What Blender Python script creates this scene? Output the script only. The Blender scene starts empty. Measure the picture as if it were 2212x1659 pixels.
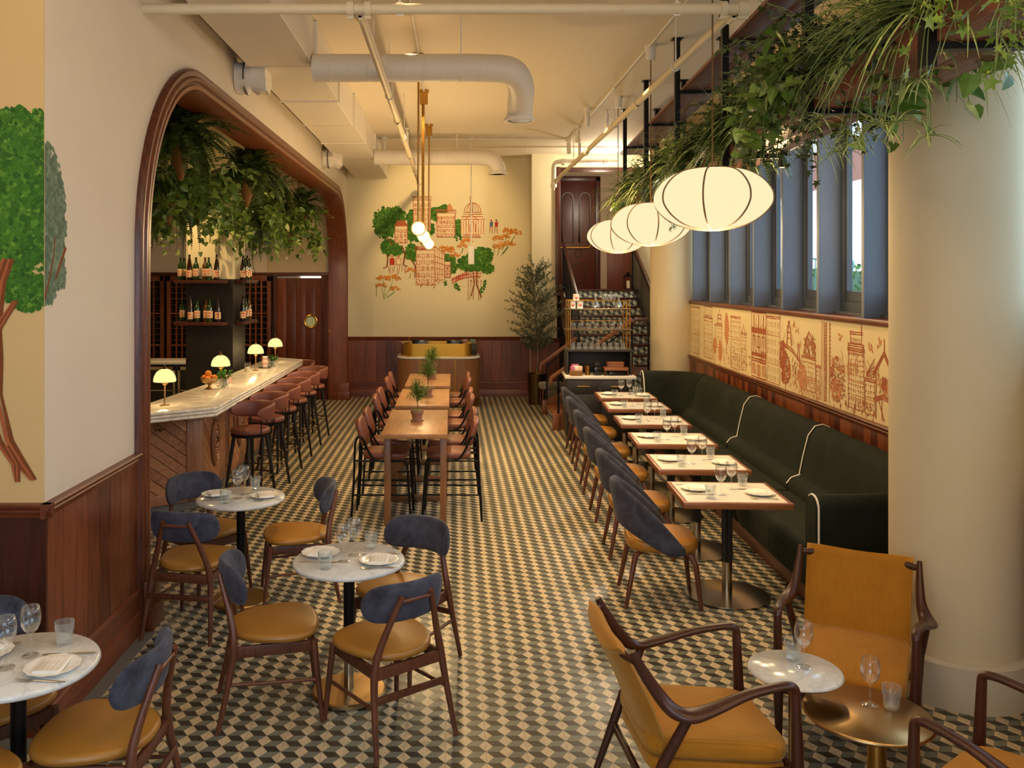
import bpy, bmesh, math, random
from mathutils import Vector, Matrix, noise
SC = bpy.context.scene
COL = SC.collection
PI = math.pi
random.seed(7)
V = Vector

# ------------------------------------------------------------------ mesh builder
class MB:
    def __init__(self):
        self.v = []; self.f = []; self.m = []
    def add(self, vs, fs, mat=0, M=None):
        b = len(self.v)
        if M is None: self.v += [tuple(p) for p in vs]
        else: self.v += [tuple(M @ V(p)) for p in vs]
        for q in fs:
            self.f.append(tuple(i + b for i in q)); self.m.append(mat)
        return self
    def box(self, c, s, mat=0, rz=0, M=None):
        x, y, z = s[0]/2, s[1]/2, s[2]/2
        vs = [(-x,-y,-z),(x,-y,-z),(x,y,-z),(-x,y,-z),(-x,-y,z),(x,-y,z),(x,y,z),(-x,y,z)]
        R = Matrix.Translation(c) @ Matrix.Rotation(rz, 4, 'Z')
        if M is not None: R = M @ R
        return self.add(vs, [(3,2,1,0),(4,5,6,7),(0,1,5,4),(1,2,6,5),(2,3,7,6),(3,0,4,7)], mat, R)
    def b2(self, lo, hi, mat=0, M=None):
        c = [(a+b)/2 for a, b in zip(lo, hi)]; s = [abs(b-a) for a, b in zip(lo, hi)]
        return self.box(c, s, mat, 0, M)
    def bar(self, a, b, w, h, mat=0, up=(0,0,1)):
        a = V(a); b = V(b); d = (b-a); L = d.length; d.normalize()
        u = V(up); s = d.cross(u)
        if s.length < 1e-5: s = d.cross(V((1,0,0)))
        s.normalize(); u = s.cross(d)
        vs = []
        for p in (a, b):
            for i, j in ((-1,-1),(1,-1),(1,1),(-1,1)):
                vs.append(p + s*(i*w/2) + u*(j*h/2))
        return self.add(vs, [(0,1,2,3),(7,6,5,4),(0,4,5,1),(1,5,6,2),(2,6,7,3),(3,7,4,0)], mat)
    def tube(self, pts, r, n=8, mat=0, closed=False, up=(0,0,1)):
        P = [V(p) for p in pts]; N = len(P)
        R = r if isinstance(r, (list, tuple)) and len(r) == N else [r]*N
        vs = []; fs = []; prev = None
        for i in range(N):
            if closed: t = P[(i+1) % N] - P[i-1]
            else: t = P[min(i+1, N-1)] - P[max(i-1, 0)]
            if t.length < 1e-9: t = V((0,0,1))
            t.normalize()
            if prev is None:
                s = t.cross(V(up))
                if s.length < 1e-3: s = t.cross(V((1,0,0)))
            else:
                s = prev - t*prev.dot(t)
                if s.length < 1e-6: s = t.cross(V(up))
            s.normalize(); u = s.cross(t); prev = s
            rr = R[i]; ra, rb = rr if isinstance(rr, (tuple, list)) else (rr, rr)
            for k in range(n):
                a = 2*PI*k/n
                vs.append(P[i] + s*(math.cos(a)*ra) + u*(math.sin(a)*rb))
        for i in range(N if closed else N-1):
            j = (i+1) % N
            for k in range(n):
                k2 = (k+1) % n
                fs.append((i*n+k, i*n+k2, j*n+k2, j*n+k))
        if not closed:
            fs.append(tuple(range(n))[::-1]); fs.append(tuple((N-1)*n+k for k in range(n)))
        return self.add(vs, fs, mat)
    def lathe(self, prof, n=24, mat=0, c=(0,0,0), sx=1, sy=1, rib=None, M=None):
        vs = []; fs = []; N = len(prof)
        for (r, z) in prof:
            for k in range(n):
                a = 2*PI*k/n; q = r
                if rib: q = r*rib(k, z)
                vs.append((c[0]+math.cos(a)*q*sx, c[1]+math.sin(a)*q*sy, c[2]+z))
        for i in range(N-1):
            for k in range(n):
                k2 = (k+1) % n
                fs.append((i*n+k, i*n+k2, (i+1)*n+k2, (i+1)*n+k))
        if prof[0][0] > 1e-4: fs.append(tuple(range(n))[::-1])
        if prof[-1][0] > 1e-4: fs.append(tuple((N-1)*n+k for k in range(n)))
        return self.add(vs, fs, mat, M)
    def shell(self, prof, n=24, mat=0, c=(0,0,0), M=None):
        # open lathe: no caps
        vs = []; fs = []; N = len(prof)
        for (r, z) in prof:
            for k in range(n):
                a = 2*PI*k/n
                vs.append((c[0]+math.cos(a)*r, c[1]+math.sin(a)*r, c[2]+z))
        for i in range(N-1):
            for k in range(n):
                k2 = (k+1) % n
                fs.append((i*n+k, i*n+k2, (i+1)*n+k2, (i+1)*n+k))
        return self.add(vs, fs, mat, M)
    def prism(self, poly, z0, z1, mat=0, M=None):
        n = len(poly)
        vs = [(p[0], p[1], z0) for p in poly] + [(p[0], p[1], z1) for p in poly]
        fs = [tuple(range(n))[::-1], tuple(range(n, 2*n))]
        for i in range(n):
            j = (i+1) % n
            fs.append((i, j, n+j, n+i))
        return self.add(vs, fs, mat, M)
    def rings(self, R, mat=0, cap=True):
        n = len(R[0]); vs = [p for r in R for p in r]; fs = []
        for i in range(len(R)-1):
            for k in range(n):
                k2 = (k+1) % n
                fs.append((i*n+k, i*n+k2, (i+1)*n+k2, (i+1)*n+k))
        if cap:
            fs.append(tuple(range(n))[::-1]); fs.append(tuple((len(R)-1)*n+k for k in range(n)))
        return self.add(vs, fs, mat)
    def cushion(self, out, z0, z1, e=0.03, dome=0.0, mat=0, M=None, k=4):
        # puffy slab with outline function out(scale)->list of (x,y); rounded rim of size e
        R = []
        h = z1 - z0; rr = min(e, h/2)
        size = max(max(abs(p[0]), abs(p[1])) for p in out)
        def ring(ins, z):
            s = 1 - ins/size
            return [(p[0]*s, p[1]*s, z) for p in out]
        for i in range(k+1):
            a = PI/2*i/k
            R.append(ring(rr*(1-math.sin(a)), z0 + rr*(1-math.cos(a))))
        for i in range(k+1):
            a = PI/2*i/k
            R.append(ring(rr*(1-math.cos(a)), z1 - rr + rr*math.sin(a)))
        if dome:
            for q in (0.75, 0.5, 0.25, 0.03):
                R.append([(p[0]*q*(1-rr/size), p[1]*q*(1-rr/size), z1 + dome*(1-q*q)) for p in out])
        if M is not None: R = [[M @ V(p) for p in r] for r in R]
        return self.rings(R, mat)
    def mesh(self, name, mats, bevel=0, seg=2, smooth=35, tri=False):
        me = bpy.data.meshes.new(name)
        me.from_pydata(self.v, [], self.f)
        for m in (mats if isinstance(mats, (list, tuple)) else [mats]): me.materials.append(m)
        for p, mi in zip(me.polygons, self.m): p.material_index = mi
        if bevel or tri:
            bm = bmesh.new(); bm.from_mesh(me)
            if tri:
                bmesh.ops.triangulate(bm, faces=[f for f in bm.faces if len(f.verts) > 4])
            if bevel:
                ed = [e for e in bm.edges if len(e.link_faces) == 2 and e.calc_face_angle(0) > 0.6]
                bmesh.ops.bevel(bm, geom=ed, offset=bevel, segments=seg, profile=0.5, affect='EDGES', clamp_overlap=True)
            bm.to_mesh(me); bm.free()
        if smooth:
            me.polygons.foreach_set('use_smooth', [True]*len(me.polygons))
            me.set_sharp_from_angle(angle=math.radians(smooth))
        me.update()
        return me
    def obj(self, name, mats, parent=None, label=None, **kw):
        o = bpy.data.objects.new(name, self.mesh(name, mats, **kw)); COL.objects.link(o)
        if parent is not None: o.parent = parent
        if label: o['label'] = label
        return o

def sup(a, b, n=32, p=3.0, taper=0.0):
    # superellipse outline; taper>0 makes the +x end wider
    out = []
    for k in range(n):
        t = 2*PI*k/n; c, s = math.cos(t), math.sin(t)
        x = a*math.copysign(abs(c)**(2/p), c); y = b*math.copysign(abs(s)**(2/p), s)
        out.append((x, y*(1 + taper*x/a)))
    return out

def rrect(w, h, r, n=5):
    out = []
    for cx, cy, a0 in ((w/2-r, h/2-r, 0), (-w/2+r, h/2-r, PI/2), (-w/2+r, -h/2+r, PI), (w/2-r, -h/2+r, 1.5*PI)):
        for k in range(n+1):
            a = a0 + PI/2*k/n
            out.append((cx+r*math.cos(a), cy+r*math.sin(a)))
    return out

def tag(o, label, cat, group=None, kind=None):
    o['label'] = label; o['category'] = cat
    if group: o['group'] = group
    if kind: o['kind'] = kind
    return o
def thing(name, label, cat, loc=(0,0,0), rz=0, group=None):
    o = bpy.data.objects.new(name, None); COL.objects.link(o)
    o.empty_display_size = 0.05
    o.location = loc; o.rotation_euler = (0, 0, rz)
    return tag(o, label, cat, group)
def struct(name, mb, mats, label, **kw):
    o = mb.obj(name, mats, **kw); o['kind'] = 'structure'; o['label'] = label; o['category'] = name.split('_')[0]
    return o
def dup(root, loc, rz=0, label=None, group=None):
    r = root.copy(); COL.objects.link(r); r.location = loc; r.rotation_euler = (0, 0, rz)
    if label: r['label'] = label
    if group: r['group'] = group
    for ch in list(root.children):
        c = ch.copy(); COL.objects.link(c); c.parent = r
        for g in list(ch.children):
            d = g.copy(); COL.objects.link(d); d.parent = c
    return r
class Proto:
    """first use moves the model itself, later uses copy it"""
    def __init__(self, make): self.make = make; self.o = None
    def put(self, loc, rz=0, label=None, group=None):
        if self.o is None:
            self.o = self.make(); o = self.o
            o.location = loc; o.rotation_euler = (0, 0, rz)
            if label: o['label'] = label
            if group: o['group'] = group
            return o
        return dup(self.o, loc, rz, label, group)
def rad(d): return math.radians(d)
def smoothpath(pts, k=4):
    # Catmull-Rom through points
    P = [V(p) for p in pts]; out = []
    for i in range(len(P)-1):
        p0 = P[max(i-1,0)]; p1 = P[i]; p2 = P[i+1]; p3 = P[min(i+2,len(P)-1)]
        for j in range(k):
            t = j/k
            out.append(0.5*((2*p1)+(p2-p0)*t+(2*p0-5*p1+4*p2-p3)*t*t+(3*p1-p0-3*p2+p3)*t**3))
    out.append(P[-1]); return out
def lerpr(rs, k=4):
    out = []
    for i in range(len(rs)-1):
        for j in range(k):
            t = j/k
            a, b = rs[i], rs[i+1]
            if isinstance(a, (tuple, list)): out.append(tuple(x+(y-x)*t for x, y in zip(a, b)))
            else: out.append(a+(b-a)*t)
    out.append(rs[-1]); return out
# ------------------------------------------------------------------ materials
MATS = {}
def srgb(h):
    h = h.lstrip('#'); c = [int(h[i:i+2], 16)/255 for i in (0, 2, 4)]
    return tuple(x/12.92 if x <= 0.04045 else ((x+0.055)/1.055)**2.4 for x in c) + (1,)
class NT:
    def __init__(self, name):
        self.m = bpy.data.materials.new(name); self.m.use_nodes = True
        self.t = self.m.node_tree; self.n = self.t.nodes; self.n.clear()
        self.out = self.n.new('ShaderNodeOutputMaterial')
    def node(self, typ, **kw):
        nd = self.n.new(typ)
        for k, v in kw.items():
            if k.startswith('i_'): nd.inputs[k[2:].replace('_', ' ')].default_value = v
            elif k.startswith('n_'): nd.inputs[int(k[2:])].default_value = v
            else: setattr(nd, k, v)
        return nd
    def link(self, a, b): self.t.links.new(a, b)
    def math(self, op, a, b=None, c=None):
        nd = self.n.new('ShaderNodeMath'); nd.operation = op
        for i, x in enumerate((a, b, c)):
            if x is None: continue
            if isinstance(x, (int, float)): nd.inputs[i].default_value = x
            else: self.link(x, nd.inputs[i])
        return nd.outputs[0]
    def mix(self, f, a, b, mode='MIX'):
        nd = self.n.new('ShaderNodeMix'); nd.data_type = 'RGBA'; nd.blend_type = mode
        for i, x in ((0, f), (6, a), (7, b)):
            if isinstance(x, (int, float)): nd.inputs[i].default_value = x
            elif isinstance(x, tuple): nd.inputs[i].default_value = x
            else: self.link(x, nd.inputs[i])
        return nd.outputs[2]
    def ramp(self, fac, stops):
        nd = self.n.new('ShaderNodeValToRGB'); e = nd.color_ramp.elements
        while len(e) < len(stops): e.new(0.5)
        for el, (p, c) in zip(e, stops): el.position = p; el.color = c
        self.link(fac, nd.inputs[0]); return nd.outputs[0]
    def coord(self, kind='Object', scale=(1,1,1), rot=(0,0,0)):
        tc = self.n.new('ShaderNodeTexCoord'); mp = self.n.new('ShaderNodeMapping')
        mp.inputs['Scale'].default_value = scale; mp.inputs['Rotation'].default_value = rot
        self.link(tc.outputs[kind], mp.inputs[0]); return mp.outputs[0]
    def noise(self, vec, scale=5, detail=3, rough=0.5, dist=0):
        nd = self.node('ShaderNodeTexNoise'); nd.inputs['Scale'].default_value = scale; nd.inputs['Detail'].default_value = detail
        nd.inputs['Roughness'].default_value = rough; nd.inputs['Distortion'].default_value = dist
        self.link(vec, nd.inputs['Vector']); return nd.outputs[0]
    def bsdf(self, col=None, rough=0.5, metal=0, bump=None, bstr=0.2, bdist=0.01, spec=0.5, **kw):
        b = self.n.new('ShaderNodeBsdfPrincipled')
        if isinstance(col, tuple): b.inputs['Base Color'].default_value = col
        elif col is not None: self.link(col, b.inputs['Base Color'])
        if isinstance(rough, (int, float)): b.inputs['Roughness'].default_value = rough
        else: self.link(rough, b.inputs['Roughness'])
        b.inputs['Metallic'].default_value = metal
        b.inputs['Specular IOR Level'].default_value = spec
        for k, v in kw.items(): b.inputs[k.replace('_', ' ')].default_value = v
        if bump is not None:
            bp = self.n.new('ShaderNodeBump'); bp.inputs['Strength'].default_value = bstr; bp.inputs['Distance'].default_value = bdist
            self.link(bump, bp.inputs['Height']); self.link(bp.outputs[0], b.inputs['Normal'])
        self.link(b.outputs[0], self.out.inputs[0]); self.b = b; return b
def M_(name):
    return MATS[name]
def reg(name, nt): MATS[name] = nt.m; return nt.m

def plain(name, hexc, rough=0.5, metal=0, var=0.12, nscale=8, bstr=0.05, **kw):
    t = NT(name); c = srgb(hexc); v = t.coord()
    n = t.noise(v, nscale, 4)
    dark = tuple(x*(1-var) for x in c[:3])+(1,); lite = tuple(min(1, x*(1+var)) for x in c[:3])+(1,)
    t.bsdf(t.mix(n, dark, lite), rough, metal, n, bstr, 0.01, **kw); return reg(name, t)
def wood(name, h1, h2, axis='Z', scale=1.0, rough=0.35, island=0.25, bstr=0.08):
    t = NT(name)
    s = {'X': (1.2, 14, 14), 'Y': (14, 1.2, 14), 'Z': (14, 14, 1.2)}[axis]
    v = t.coord('Object', tuple(x*scale for x in s))
    n1 = t.noise(v, 2.2, 6, 0.62, 0.6)
    n2 = t.noise(v, 9, 4, 0.6)
    g = t.node('ShaderNodeNewGeometry')
    f = t.math('ADD', t.math('MULTIPLY', n1, 0.75), t.math('MULTIPLY', n2, 0.25))
    r = t.math('MULTIPLY', t.math('SUBTRACT', g.outputs['Random Per Island'], 0.5), island)
    f = t.math('ADD', f, r)
    c = t.ramp(f, [(0.3, srgb(h1)), (0.7, srgb(h2))])
    t.bsdf(c, rough, 0, n2, bstr, 0.004); return reg(name, t)
def marble(name, base, vein, scale=3, rough=0.18, amount=0.55):
    t = NT(name); v = t.coord()
    n = t.noise(v, scale, 8, 0.62, 1.4)
    a = t.math('ABSOLUTE', t.math('SUBTRACT', n, 0.5))
    k = t.math('SUBTRACT', 1, t.math('MINIMUM', t.math('MULTIPLY', a, 14), 1))
    n2 = t.noise(v, scale*1.7, 5)
    k = t.math('MULTIPLY', k, t.math('MULTIPLY', n2, amount*1.6))
    cl = t.noise(v, scale*2.5, 6)
    c = t.mix(t.math('MULTIPLY', cl, 0.22), srgb(base), srgb(vein))
    t.bsdf(t.mix(k, c, srgb(vein)), rough); return reg(name, t)
def leafmat(name, h1, h2, h3=None, rough=0.45):
    t = NT(name); g = t.node('ShaderNodeNewGeometry'); v = t.coord()
    n = t.noise(v, 30, 2)
    f = t.math('ADD', t.math('MULTIPLY', g.outputs['Random Per Island'], 0.75), t.math('MULTIPLY', n, 0.3))
    st = [(0.1, srgb(h1)), (0.75, srgb(h2))]
    if h3: st.append((0.98, srgb(h3)))
    b = t.bsdf(t.ramp(f, st), rough, 0); b.inputs['Subsurface Weight'].default_value = 0
    tr = t.node('ShaderNodeBsdfTranslucent'); t.link(t.ramp(f, st), tr.inputs[0])
    mx = t.node('ShaderNodeMixShader'); mx.inputs[0].default_value = 0.22
    t.link(b.outputs[0], mx.inputs[1]); t.link(tr.outputs[0], mx.inputs[2]); t.link(mx.outputs[0], t.out.inputs[0])
    return reg(name, t)
def glow(name, hexc, strength, hexb=None, weave=False):
    t = NT(name); e = t.node('ShaderNodeEmission'); e.inputs[1].default_value = strength
    if weave:
        v = t.coord('Object', (1, 1, 1)); n1 = t.noise(t.coord('Object', (3, 3, 60)), 6, 2); n2 = t.noise(t.coord('Object', (40, 40, 3)), 6, 2)
        f = t.math('MULTIPLY', t.math('ADD', n1, n2), 0.5)
        t.link(t.mix(f, srgb(hexb), srgb(hexc)), e.inputs[0])
    else: e.inputs[0].default_value = srgb(hexc)
    t.link(e.outputs[0], t.out.inputs[0]); return reg(name, t)
def glowglass(name, hexc, s):
    t = NT(name); e = t.node('ShaderNodeEmission'); e.inputs[1].default_value = s; e.inputs[0].default_value = srgb(hexc); tr = t.node('ShaderNodeBsdfTransparent'); ad = t.node('ShaderNodeMixShader'); ad.inputs[0].default_value = 0.16
    t.link(e.outputs[0], ad.inputs[1]); t.link(tr.outputs[0], ad.inputs[2]); t.link(ad.outputs[0], t.out.inputs[0]); return reg(name, t)
def thinglass(name, tint='#f4f8f6', ior=1.45, rough=0.02, gain=1.0, rim_glint=0.0):
    t = NT(name); lw = t.node('ShaderNodeLayerWeight'); lw.inputs[0].default_value = 0.35
    tr = t.node('ShaderNodeBsdfTransparent'); tr.inputs[0].default_value = srgb(tint)
    gl = t.node('ShaderNodeBsdfGlossy'); gl.inputs['Roughness'].default_value = rough; gl.inputs[0].default_value = (1,1,1,1)
    mx = t.node('ShaderNodeMixShader'); f = t.math('MINIMUM', t.math('ADD', t.math('MULTIPLY', lw.outputs['Facing'], 0.55*gain), 0.03), 0.9)
    f = t.math('MULTIPLY', f, f); f = t.math('ADD', t.math('MULTIPLY', f, 1.6), 0.04)
    t.link(f, mx.inputs[0]); t.link(tr.outputs[0], mx.inputs[1]); t.link(gl.outputs[0], mx.inputs[2])
    df = t.node('ShaderNodeBsdfDiffuse'); df.inputs[0].default_value = (.9, .93, .93, 1); m2 = t.node('ShaderNodeMixShader')  # white diffuse mixed in as painted highlights, stronger towards the edges
    t.link(t.math('MULTIPLY', t.math('ADD', lw.outputs['Facing'], 0.4), rim_glint), m2.inputs[0]); t.link(mx.outputs[0], m2.inputs[1]); t.link(df.outputs[0], m2.inputs[2]); t.link(m2.outputs[0], t.out.inputs[0])
    return reg(name, t)
def cord(name, h1, h2, freq=95):
    # corduroy: ribs across local y
    t = NT(name); tc = t.node('ShaderNodeTexCoord'); sp = t.node('ShaderNodeSeparateXYZ'); t.link(tc.outputs['Object'], sp.inputs[0])
    w = t.math('SINE', t.math('MULTIPLY', sp.outputs[1], freq*2*PI))
    f = t.math('ADD', t.math('MULTIPLY', w, 0.5), 0.5)
    n = t.noise(t.coord(), 12, 4); lw = t.node('ShaderNodeLayerWeight'); lw.inputs[0].default_value = 0.4
    c = t.mix(t.math('ADD', t.math('MULTIPLY', f, 0.38), t.math('MULTIPLY', n, 0.55)), srgb(h1), srgb(h2))
    b = t.bsdf(c, 0.8, 0, f, 0.35, 0.003, spec=0.2); b.inputs['Sheen Weight'].default_value = 0.5; b.inputs['Sheen Tint'].default_value = srgb('#ffd890')
    return reg(name, t)
def velvet(name, h1, h2, sheen='#8090b0', w=0.5, nscale=9):
    t = NT(name); n = t.noise(t.coord(), nscale, 5, 0.6, 0.8)
    b = t.bsdf(t.ramp(n, [(0.3, srgb(h1)), (0.72, srgb(h2))]), 0.85, 0, n, 0.15, 0.01, spec=0.2)
    b.inputs['Sheen Weight'].default_value = w; b.inputs['Sheen Tint'].default_value = srgb(sheen); return reg(name, t)
def tiles(name, ax=(0, 1), off=(0, 0), cell=0.1, rough=0.22, cols=('#cdb997', '#5f6256', '#2c2926')):
    t = NT(name); tc = t.node('ShaderNodeTexCoord'); sp = t.node('ShaderNodeSeparateXYZ'); t.link(tc.outputs['Object'], sp.inputs[0])
    u = t.math('DIVIDE', t.math('SUBTRACT', sp.outputs[ax[0]], off[0]), cell)
    w = t.math('DIVIDE', t.math('SUBTRACT', sp.outputs[ax[1]], off[1]), cell)
    k = t.math('FLOOR', u); fx = t.math('SUBTRACT', u, k)
    vv = t.math('SUBTRACT', w, t.math('MULTIPLY', k, 0.5))
    row = t.math('FLOOR', t.math('ADD', vv, 0.5))
    fy = t.math('SUBTRACT', vv, row)
    ay = t.math('ABSOLUTE', fy)
    d0 = t.math('ADD', t.math('DIVIDE', fx, 0.35), t.math('DIVIDE', ay, 0.5))
    d1 = t.math('ADD', t.math('DIVIDE', t.math('SUBTRACT', 1, fx), 0.35), t.math('DIVIDE', t.math('SUBTRACT', 0.5, ay), 0.5))
    white = t.math('LESS_THAN', t.math('MINIMUM', d0, d1), 1)
    up = t.math('GREATER_THAN', fy, 0)
    # per-piece tone variation
    cb = t.node('ShaderNodeCombineXYZ'); t.link(t.math('ADD', k, t.math('MULTIPLY', white, 0.37)), cb.inputs[0]); t.link(t.math('ADD', row, t.math('MULTIPLY', up, 0.5)), cb.inputs[1])
    wn = t.node('ShaderNodeTexWhiteNoise'); t.link(cb.outputs[0], wn.inputs[0])
    base = t.mix(white, t.mix(up, srgb(cols[1]), srgb(cols[2])), srgb(cols[0]))
    n = t.noise(t.coord(), 7, 4)
    tone = t.math('ADD', 0.8, t.math('ADD', t.math('MULTIPLY', wn.outputs[0], 0.2), t.math('MULTIPLY', n, 0.2)))
    tn = t.node('ShaderNodeCombineColor')
    for i in range(3): t.link(tone, tn.inputs[i])
    base = t.mix(1.0, base, tn.outputs[0], 'MULTIPLY')
    # grout: every second cell
    def line(x, wd):
        q = t.math('ABSOLUTE', t.math('SUBTRACT', t.math('FRACT', t.math('ADD', t.math('MULTIPLY', x, 0.5), 0.5)), 0.5))
        return t.math('LESS_THAN', q, wd)
    g = t.math('MAXIMUM', line(u, 0.005), t.math('MULTIPLY', line(w, 0.004), 0.6))
    c = t.mix(t.math('MULTIPLY', g, 0.75), base, srgb('#3a3026'))
    rg = t.math('ADD', rough, t.math('MULTIPLY', n, 0.22))
    t.bsdf(c, rg, 0, t.math('SUBTRACT', 1, g), 0.15, 0.002); return reg(name, t)

def plaster(name, h, var=0.06, bstr=0.12, rough=0.75):
    t = NT(name); c = srgb(h); v = t.coord()
    n = t.noise(v, 1.6, 5, 0.6); f = t.noise(v, 28, 4)
    a = tuple(x*(1-var) for x in c[:3])+(1,); b = tuple(min(1, x*(1+var)) for x in c[:3])+(1,)
    t.bsdf(t.mix(n, a, b), rough, 0, t.math('ADD', t.math('MULTIPLY', f, 0.4), n), bstr, 0.01, spec=0.3); return reg(name, t)

tiles('floor_tile', (0, 1), (-0.035, 4.308), cols=('#c6b596', '#70746a', '#36332e'))
tiles('riser_tile', (0, 2), (0.0, 0.0), 0.1, 0.3, ('#e2e6dc', '#7d9092', '#3a454a'))
plaster('wall_plaster', '#dccfbc'); plaster('wall_cream', '#ddd2ac', 0.04); plaster('wall_lamplit', '#d6b47c', 0.05)
plaster('ceiling_paint', '#e6d8c0', 0.03, 0.05); plaster('duct_paint', '#e2d8c8', 0.03, 0.04, 0.5); plaster('column_plaster', '#d6c6a2', 0.06, 0.3)
plaster('mural_ground', '#ead6a4', 0.03, 0.03); plaster('base_white', '#cbc1aa', 0.03, 0.04)
plain('grey_tile', '#6f6f6c', 0.4)
wood('mahogany', '#431c0e', '#854626', 'Z'); wood('mahogany_h', '#451d0f', '#834426', 'Y'); wood('mahogany_x', '#43190d', '#7d3c22', 'X')
wood('mahogany_dark', '#2a100a', '#4e2114', 'Z')
wood('wainscot_warm', '#4a1c0d', '#8d4a25', 'Z', island=0.5)
wood('bar_wood', '#85553a', '#b98561', 'X'); wood('bar_wood_z', '#7d5038', '#b07f5c', 'Z')
wood('walnut', '#3c2016', '#6b3d28', 'Z', 1.5); wood('dark_walnut', '#2a130d', '#4b2518', 'Z', 1.5)
wood('oak', '#7c5535', '#a87a4e', 'Y', 0.9, island=0.12); wood('oak_z', '#6b472c', '#946641', 'Z', 0.9)
wood('shelf_wood', '#5a2f24', '#8a5240', 'Y', island=0.15); wood('rail_wood', '#6b3a20', '#96603a', 'X')
wood('olive_bark', '#4d4436', '#7a6d58', 'Z'); wood('door_wood', '#3a170d', '#6d3219', 'Z', island=0.3)
wood('door_dark', '#2c1009', '#552316', 'Z')
marble('marble_white', '#e2e0da', '#a2a5a8', 5, 0.15, 0.4); marble('marble_bar', '#f6f0e4', '#b09a7c', 3.2, 0.2, 0.5)
marble('stone_white', '#e9e4d8', '#d5cec0', 5, 0.2, 0.2)
plain('leather_ochre', '#a06e28', 0.38, 0, 0.06, 40, 0.06); plain('leather_brown', '#774333', 0.35, 0, 0.08, 40, 0.06)
plain('leather_tan', '#7e4838', 0.42, 0, 0.08, 40, 0.05)
velvet('blue_velvet', '#2b2b34', '#4e505e', '#a8a8b4', 0.3); velvet('green_velvet', '#11150f', '#1e2319', '#5a6046', 0.2, 4)
velvet('grey_fabric', '#6d675f', '#8a847a', '#bbbbbb', 0.3)
cord('corduroy', '#9a5f0c', '#bd8022')
plain('white_piping', '#e8e2d2', 0.6)
plain('black_metal', '#141416', 0.4, 0.6, 0.1); plain('black_paint', '#17120f', 0.5, 0, 0.15); plain('charcoal', '#2a241f', 0.5, 0, 0.1)
plain('steel', '#b5a996', 0.22, 1.0, 0.04); plain('brass', '#b98c45', 0.28, 1.0, 0.06); plain('brass_bright', '#d6a343', 0.32, 1.0, 0.06); plain('bronze', '#6d5a3c', 0.35, 1.0)
plain('brass_brushed', '#b9986a', 0.3, 1.0, 0.05)
plain('window_frame', '#4c5158', 0.5, 0.1); plain('fin_paint', '#636b78', 0.45, 0, 0.05)
plain('pipe_paint', '#d9c8a6', 0.5, 0, 0.06, 20); plain('white_paint', '#e8e0d2', 0.5)
plain('porcelain', '#eeebe2', 0.18, 0, 0.02); plain('linen', '#eee6da', 0.85, 0, 0.03, 60, 0.2); plain('linen_line', '#cdbfae', 0.85)
plain('cutlery', '#c9c2b4', 0.2, 1.0, 0.03)
thinglass('glass', '#fcfdfd', gain=1.4, rim_glint=.03); thinglass('pane_glass', '#f4f9fa'); thinglass('ribbed_glass', '#f8fbfb', gain=1.5, rim_glint=.10)
def bottle(name, h):
    t = NT(name); t.bsdf(srgb(h), 0.08, 0, spec=0.8); return reg(name, t)
bottle('bottle_green', '#1e3a12'); bottle('bottle_brown', '#2a130a'); bottle('bottle_amber', '#5a3a10'); bottle('bottle_dark', '#0d0c0a')
plain('label_paper', '#f0c9a0', 0.7); plain('label_red', '#d9583a', 0.7)
plain('orange_skin', '#e8861a', 0.45, 0, 0.08, 60, 0.2)
plain('terracotta', '#8a6450', 0.8, 0, 0.25, 14, 0.2); plain('soil', '#2a2017', 0.95); plain('moss', '#5d6b2a', 0.95, 0, 0.3, 40, 0.5)
def wicker_(name, h1, h2):
    t = NT(name); v = t.coord('Object', (40, 40, 60)); w = t.node('ShaderNodeTexWave'); w.wave_type = 'BANDS'; w.bands_direction = 'Z'; w.inputs['Scale'].default_value = 1.1; w.inputs['Distortion'].default_value = 3
    t.link(v, w.inputs[0]); n = t.noise(v, 1, 2)
    t.bsdf(t.mix(t.math('MULTIPLY', w.outputs[1], n), srgb(h1), srgb(h2)), 0.8, 0, w.outputs[1], 0.6, 0.01); return reg(name, t)
wicker_('wicker', '#6e4519', '#d29a4a')
leafmat('leaf_fern', '#1f3010', '#4a6028', '#708a40'); leafmat('leaf_pothos', '#35581b', '#7f9c40', '#cdd28c', 0.35); leafmat('leaf_ivy', '#1c2a12', '#46562a', '#7b8552', 0.4)
leafmat('leaf_ivy_bright', '#34521a', '#7c9838', '#b4bf62', 0.4)
leafmat('leaf_spider', '#3f5f22', '#7d9a48', '#9db564', 0.4); leafmat('leaf_stripe', '#c4c68c', '#dedca8'); leafmat('leaf_olive', '#3c4636', '#6e7a62', '#8f9a82')
leafmat('leaf_topiary', '#2f5216', '#62822a', '#a0b04a'); leafmat('leaf_herb', '#1f4a14', '#4c8a2a', '#7bb04a')
plain('stem_green', '#5d6b35', 0.6); plain('rope', '#7a5a36', 0.9)
leafmat('paint_green', '#2c5c12', '#4a8420', '#82ae40', 0.8); leafmat('paint_green_grey', '#56705a', '#7d937a', '#9aa890', 0.8)
plain('paint_sienna', '#ab5c34', 0.85, 0, 0.3, 30); plain('paint_sienna_pale', '#cf8a58', 0.85, 0, 0.25, 30); plain('paint_brown', '#7a3f14', 0.85, 0, 0.3, 20); plain('paint_blush', '#e6d0aa', 0.85, 0, 0.06)
leafmat('paint_orange', '#c96a17', '#e39a3a', '#f0bb62', 0.8); plain('paint_blue', '#5a6a8a', 0.85); plain('paint_red', '#b5301c', 0.85)
plain('red_print', '#cf2a1a', 0.6); plain('tin_paper', '#efe9dc', 0.5); plain('pink_print', '#c9698f', 0.6); plain('mint_glaze', '#8fb5a8', 0.25); plain('pink_glaze', '#d6a498', 0.3)
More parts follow.
